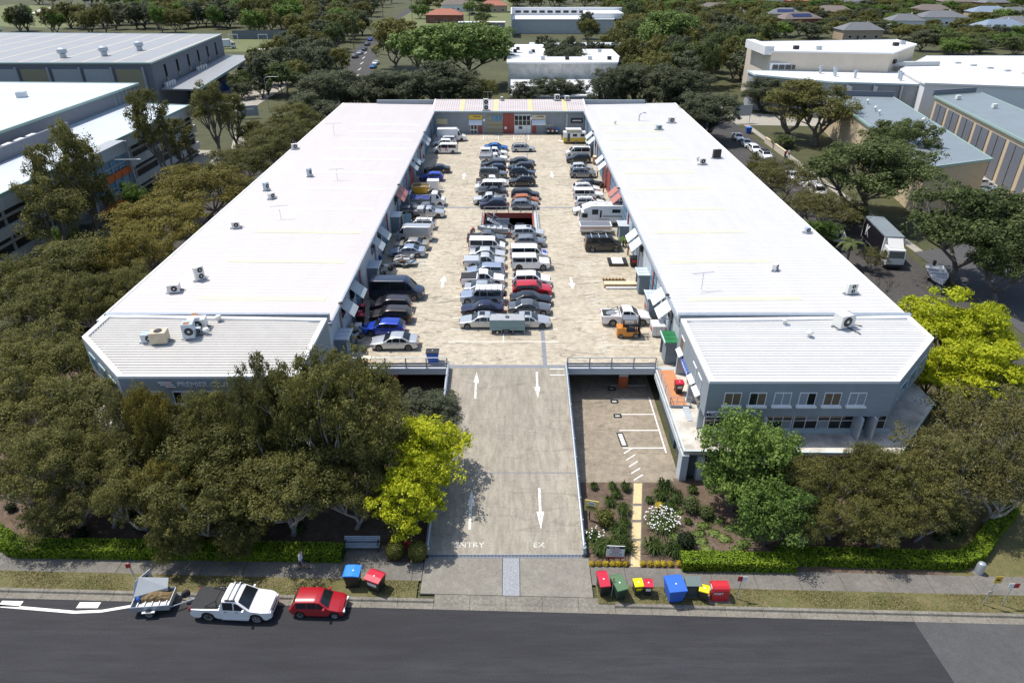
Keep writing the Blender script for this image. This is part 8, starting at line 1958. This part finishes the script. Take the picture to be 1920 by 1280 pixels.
# ================================================================ far vehicles and small far things
def truck(loc, rz, label, boxm, sidem, L=9.0, roof='bright_roof', letters=None, z=.03):
    t = thing('box_truck', label, 'truck', (*loc, z), rz, 'trucks')
    lmesh('cargo_box', MB().b2(-L / 2, L / 2 - 2.2, -1.22, 1.22, 1.0, 3.9), MATS[boxm], t); lmesh('box_roof', MB().b2(-L / 2 - .03, L / 2 - 2.17, -1.26, 1.26, 3.9, 3.98), MATS[roof], t); lmesh('chassis', MB().b2(-L / 2, L / 2 - .3, -.5, .5, .6, 1.0), MATS['trim_black'], t)
    for s in (-1, 1): lmesh('curtain_side', MB().b2(-L / 2 + .2, L / 2 - 2.5, s * 1.24 - .015, s * 1.24 + .015, 1.1, 3.8), MATS[sidem], t)
    x0 = L / 2 - 2.1; lmesh('cab', MB().add([(x0, -1.15, .6), (x0 + 2, -1.15, .6), (x0 + 2.0, -1.15, 1.6), (x0 + 1.75, -1.1, 2.7), (x0, -1.1, 2.85), (x0, 1.15, .6), (x0 + 2, 1.15, .6), (x0 + 2.0, 1.15, 1.6), (x0 + 1.75, 1.1, 2.7), (x0, 1.1, 2.85)], [(0, 1, 2, 3, 4), (9, 8, 7, 6, 5), (1, 6, 7, 2), (2, 7, 8, 3), (3, 8, 9, 4), (0, 4, 9, 5), (0, 5, 6, 1)]), PAINT['white'], t)
    lmesh('windscreen', MB().quad((x0 + 2.01, -1.0, 1.65), (x0 + 2.01, 1.0, 1.65), (x0 + 1.79, .98, 2.55), (x0 + 1.79, -.98, 2.55)), GL, t); lmesh('bumper', MB().b2(x0 + 1.9, x0 + 2.1, -1.15, 1.15, .4, .75), MATS['trim_black'], t); lmesh('wind_deflector', MB().panel((x0 + 1.2, -1.0, 2.8), (x0 + 1.2, 1.0, 2.8), (x0 + .1, 1.0, 3.8), (x0 + .1, -1.0, 3.8), .05), PAINT['white'], t)
    for s in (-1, 1):
        lmesh('side_window', MB().b2(x0 + .7, x0 + 1.6, s * 1.15 - .02, s * 1.15 + .02, 1.7, 2.4), GL, t); lmesh('headlight', MB().box((x0 + 2.02, s * .85, .95), (.06, .3, .2)), MATS['lamp_clear'], t)
        for x in (x0 + 1.1, -L / 2 + 1.2, -L / 2 + 2.2): add_wheel(t, x, s * 1.05, .48, s, .48)
    if letters:
        for s in (-1, 1): text('lettering', letters, 2.2, MATS['white_trim'], t, (-L / 2 + 2.0, s * 1.27, 2.4), (math.pi / 2, 0, 0 if s < 0 else math.pi), .01, bold=.03)
    return t
p = at(1672, 492); truck((p.x - .5, p.y + 2.5), -math.pi / 2 - .12, 'truck with black curtain side and large white letter on the east street', 'white_wall', 'sign_black', 10.5, 'slate_roof', 'K')
p = at(462, 140); truck((p.x, p.y + 3), -math.pi / 2 - .15, 'white curtain-sided truck loading at the warehouse dock', 'white_wall', 'panel_grey', 12)
for u, v, lab in ((512, 120, 'white parked truck at the end of the loading yard'), (506, 112, 'white truck behind another at the end of the loading yard'), (425, 92, 'white truck beyond the loading awning')):
    p = at(u, v); truck((p.x, p.y), .2, lab, 'white_wall', 'white_wall', 8)
for u, v, c, lab in ((495, 135, 'orange_band', 'orange container in the loading yard'), (440, 168, 'body_blue', 'blue skip container behind the screen planting'), (395, 172, 'body_blue', 'second blue container behind the screen planting'), (372, 165, 'cream', 'cream cubes of stacked goods by the warehouse')):
    p = at(u, v); t = thing('container', lab, 'container', (p.x, p.y, .04), .1); lmesh('body', MB().b2(-3, 3, -1.2, 1.2, .1, 2.5), MATS[c], t); lmesh('base_rail', MB().b2(-3.05, 3.05, -1.25, 1.25, 0, .12), MATS['trim_black'], t)
    for k in range(7): lmesh('rib', MB().b2(-2.9 + k * .95, -2.8 + k * .95, -1.26, 1.26, .12, 2.52), MATS[c], t)
def lamp(u, v, h, arm, label):
    p = at(u, v); t = thing('street_lamp', label, 'street lamp', (p.x, p.y, 0), 0, 'street lamps')
    lmesh('pole', MB().tube((0, 0, 0), (0, 0, h), .09, .06, 8), MATS['galv'], t); lmesh('arm', MB().path([(0, 0, h), (arm * .12, 0, h + .4), (arm * .3, 0, h + .55), (arm, 0, h + .6)], .05), MATS['galv'], t); lmesh('lamp_head', MB().box((arm + .2, 0, h + .58), (.6, .22, .12)), MATS['label_white'], t)
lamp(222, 395, 8, 5.5, 'street lamp with long arm over the west street'); lamp(505, 206, 8, 3.4, 'street lamp by the office entrance drive'); lamp(1333, 262, 7, 2.5, 'street lamp over the far end of the east street')
for u, v, h, lab in ((100, 60, 16, 'tall floodlight mast beyond the low shed'), (180, 58, 14, 'floodlight mast at the oval, second'), (276, 48, 18, 'floodlight mast behind the warehouse roof'), (440, 50, 20, 'floodlight mast beside the playing field'), (372, 52, 16, 'floodlight mast behind the warehouse end')):
    p = at(u, v); t = thing('floodlight_mast', lab, 'light mast', (p.x, p.y, 0), 0, 'floodlight masts'); lmesh('pole', MB().tube((0, 0, 0), (0, 0, h), .22, .12, 8), MATS['galv'], t); lmesh('lamp_bar', MB().b2(-1.2, 1.2, -.2, .2, h, h + .5), MATS['label_white'], t)
for u, v, lab in ((664, 92, 'timber power pole on the far street verge'), (719, 42, 'dark power pole by the red-tiled house'), (773, 36, 'power pole beside the street junction'), (880, 40, 'tall dark power pole by the driveway')):
    p = at(u, v); t = thing('power_pole', lab, 'power pole', (p.x, p.y, 0), 0, 'power poles'); lmesh('pole', MB().tube((0, 0, 0), (0, 0, 12), .2, .14, 7), MATS['timber_dark'], t); lmesh('cross_arm', MB().b2(-1.3, 1.3, -.08, .08, 10.8, 11.0), MATS['timber_dark'], t)
p = at(1389, 232); t = thing('billboard', 'white billboard on two posts beside the east street', 'sign', (p.x, p.y, 0), .15); lmesh('panel', MB().b2(-2.4, 2.4, -.08, .08, 1.9, 4.6), MATS['panel_pale'], t)
for s in (-1, 1): lmesh('post', MB().b2(s * 2.2 - .1, s * 2.2 + .1, .08, .26, 0, 4.4), MATS['white_trim'], t)
p = at(470, 222); t = thing('entrance_sign', 'grey slab entrance sign by the office drive', 'sign', (p.x, p.y, 0), .3); lmesh('panel', MB().b2(-2.2, 2.2, -.1, .1, .6, 3.2), MATS['panel_grey'], t); lmesh('frame', MB().b2(-2.4, -2.2, -.15, .15, 0, 3.3), MATS['aqua_trim'], t); lmesh('print_line', MB().b2(-1.8, 1.2, -.12, -.1, 2.2, 2.6), MATS['label_white'], t)
p = at(163, 440); t = thing('electrical_kiosk', 'green electrical kiosk on the west street verge', 'kiosk', (p.x, p.y, 0), .2); lmesh('body', MB().b2(-1.1, 1.1, -.8, .8, 0, 1.9), MATS['cabinet_side'], t); lmesh('roof', MB().b2(-1.25, 1.25, -.95, .95, 1.9, 2.05), MATS['cabinet_green'], t)
p = at(1474, 275); t = thing('electrical_kiosk', 'dark green kiosk in the garden of the east street', 'kiosk', (p.x, p.y, 0), .2); lmesh('body', MB().b2(-1.3, 1.3, -.9, .9, 0, 2.0), MATS['cabinet_side'], t); lmesh('roof', MB().b2(-1.4, 1.4, -1, 1, 2.0, 2.12), MATS['cabinet_green'], t)
p, q = at(1433, 268), at(1470, 295); d_ = (q - p); t = thing('garden_wall', 'low cream garden wall along the east street footpath', 'wall', (p.x, p.y, 0)); MB().prism([(p.x, p.y), (q.x, q.y), (q.x + .35, q.y + .1), (p.x + .35, p.y + .1)], 0, 1.2).build('wall', MATS['cream_wall'], t); MB().prism([(p.x - .05, p.y), (q.x - .05, q.y), (q.x + .4, q.y + .1), (p.x + .4, p.y + .1)], 1.2, 1.3).build('coping', MATS['board_pale'], t)
p = at(1387, 250); wheelie_bin((p.x + 2.0, p.y), 0, (1.3, 1.1, 1.3), 'body_blue', 'blue bin on the far end of the east street kerb', 'body_blue', True, .04, 'bins in the yard')
for x0, lab in ((-118, 'white goal frame on the fenced playing field, right'), (-132, 'white goal frame on the fenced playing field, left')):
    t = thing('goal_frame', lab, 'goal', (x0, 352, .05), 0, 'goal frames'); lmesh('frame', MB().b2(-2.2, -2.0, -.1, .1, 0, 4).b2(2.0, 2.2, -.1, .1, 0, 4).b2(-2.2, 2.2, -.1, .1, 4, 4.2), MATS['white_trim'], t)
t = thing('court_fence', 'dark mesh fence round the playing field', 'fence', (-96, 322, 0)); MB().b2(-95, -94.8, 322, 372, 0, 4.5).build('panel', MATS['shed_wall'], t); MB().b2(-140, -95, 373, 373.2, 0, 4).build('panel', MATS['shed_wall'], t)
for k in range(8): MB().b2(-95.1, -94.7, 322 + k * 7, 322.3 + k * 7, 0, 5).build('post', MATS['galv'], t)
for k, (u, v) in enumerate(((84, 34), (98, 33), (128, 30), (150, 30))):
    p = at(u, v); t = thing('marquee', 'white peaked marquee on the oval', 'marquee', (p.x, p.y, 0), 0, 'white marquees on the oval'); lmesh('canopy', MB().add([(-5, -5, 3), (5, -5, 3), (5, 5, 3), (-5, 5, 3), (0, 0, 6)], [(0, 1, 4), (1, 2, 4), (2, 3, 4), (3, 0, 4)]), MATS['bright_roof'], t)
    for a_, b_ in ((-4.8, -4.8), (4.8, -4.8), (4.8, 4.8), (-4.8, 4.8)): lmesh('leg', MB().tube((a_, b_, 0), (a_, b_, 3), .1), MATS['galv'], t)
for i, (u, v, kind, col) in enumerate(((372, 32, 'sedan', 'white'), (385, 30, 'hatch', 'silver'), (448, 20, 'sedan', 'white'), (460, 28, 'suv', 'white'), (474, 30, 'sedan', 'silver'), (435, 22, 'hatch', 'yellow'), (600, 8, 'van', 'white'), (888, 28, 'suv', 'darkgrey'), (890, 20, 'sedan', 'white'), (1745, 215, 'sedan', 'white'))):
    p = at(u, v); make_car(kind, col, (p.x, p.y, .06), .3, 'distant parked car among the trees beyond the warehouse' if i < 7 else ['dark crossover on the driveway of the far brick house', 'white car on the driveway of the far brick house', 'white sedan between the slate roof and white factory'][i - 7], 'car', 'distant parked cars' if i < 7 else None)
p = at(145, 620); make_car('suv', 'black', (p.x, p.y, .05), 1.2, 'black car parked under the gums beside the west corner', 'car')
p = at(713, 712); make_car('sedan', 'black', (-13.9, 58.6, .036), math.pi / 2, 'black car in the shaded bay beneath the deck', 'car')

# ================================================================ people
mat('skin', (.42, .24, .16), .6, var=0); mat('skin_dark', (.2, .11, .07), .6, var=0); mat('hair', (.03, .022, .018), .7, var=0)
def person(loc, rz, z, label, shirt, pants, pose='stand', h=1.74):
    """one continuous skinned body with head, hands and feet, clothing coloured by region"""
    k = h / 1.74; st = .22 if pose == 'walk' else .05
    V = [((0, 0, .95), .15), ((0, 0, 1.18), .14), ((0, 0, 1.42), .155), ((0, 0, 1.52), .06), ((.01, 0, 1.60), .085), ((.015, 0, 1.70), .075)]
    E = [(0, 1), (1, 2), (2, 3), (3, 4), (4, 5)]
    for s in (-1, 1):
        f = st * s; i = len(V)
        V += [((0, s * .1, .9), .11), ((f * .6 + .03, s * .1, .5), .07), ((f * 1.4, s * .1, .09), .05), ((f * 1.4 + .14, s * .1, .04), .045)]
        E += [(0, i), (i, i + 1), (i + 1, i + 2), (i + 2, i + 3)]
        i = len(V); V += [((0, s * .2, 1.42), .07), ((-f * .5, s * .25, 1.14), .045), ((-f * .6 + .08, s * .24, .9), .036), ((-f * .6 + .11, s * .235, .81), .034), ((-f * .6 + .13, s * .225, .73), .016), ((-f * .6 + .15, s * .20, .79), .014)]
        E += [(2, i), (i, i + 1), (i + 1, i + 2), (i + 2, i + 3), (i + 3, i + 4), (i + 3, i + 5)]
    me = bpy.data.meshes.new('body'); me.from_pydata([tuple(c * k for c in p_) for p_, r_ in V], E, [])
    o = bpy.data.objects.new('tmp', me); COL.objects.link(o)
    sk = o.modifiers.new('skin', 'SKIN'); sk.use_smooth_shade = True
    for i, (p_, r_) in enumerate(V): me.skin_vertices[0].data[i].radius = (r_ * k, r_ * k)
    me.skin_vertices[0].data[0].use_root = True
    ss_ = o.modifiers.new('sub', 'SUBSURF'); ss_.levels = 1; ss_.render_levels = 1
    dg = bpy.context.evaluated_depsgraph_get(); m2 = bpy.data.meshes.new_from_object(o.evaluated_get(dg)); bpy.data.objects.remove(o); m2.name = 'body'
    m2.materials.clear()
    for m in (MATS['skin'], shirt, pants, MATS['hair'], MATS['black']): m2.materials.append(m)
    for p_ in m2.polygons:
        c = p_.center / k; arm = abs(c.y) > .19 and c.z < 1.2
        p_.material_index = 3 if c.z > 1.66 or (c.z > 1.58 and c.x < -.03) else 0 if c.z > 1.5 or arm else 1 if c.z > .97 else 2 if c.z > (.5 if pants.name.endswith('short') else .1) else 0 if c.z > .1 else 4
    t = thing('person', label, 'person', (*loc, z), rz); link('body', m2, t)
    return t
sh_white = mat('shirt_white', (.7, .7, .72), .8, var=0); sh_black = mat('shirt_black', (.02, .02, .022), .8, var=0); navy_short = mat('navy_short', (.03, .05, .12), .8, var=0); jeans = mat('jeans', (.03, .045, .09), .8, var=0); sh_blue = mat('shirt_blue', (.02, .08, .45), .8, var=0); sh_red = mat('shirt_red', (.4, .05, .04), .8, var=0)
p = at(568, 1066, .13); person((p.x, p.y), -.2, .135, 'pedestrian in white shirt and dark shorts walking along the footpath', sh_white, navy_short, 'walk')
person((VX0 + 1.55, 97.9), 0, DECK - .55, 'person in pale top descending the yard stairs', sh_white, jeans, 'walk')
for u, v, sh_, lab in ((805, 350, sh_black, 'person in black beside the small white trailer, left'), (823, 350, sh_black, 'person in black beside the small white trailer, right'), (1054, 262, sh_black, 'person in dark clothes at the caravan drawbar'), (706, 500, sh_blue, 'person in blue shirt at a west unit door')):
    p = at(u, v, DECK); person((max(p.x, YX0 + .5), p.y), random.uniform(0, 6), DECK, lab, sh_, jeans)
for u, v, sh_, lab in ((1471, 298, sh_red, 'pedestrian in red on the east street path'), (1478, 296, sh_white, 'pedestrian in white on the east street path')):
    p = at(u, v); person((p.x, p.y), 1.5, .03, lab, sh_, jeans, 'walk')
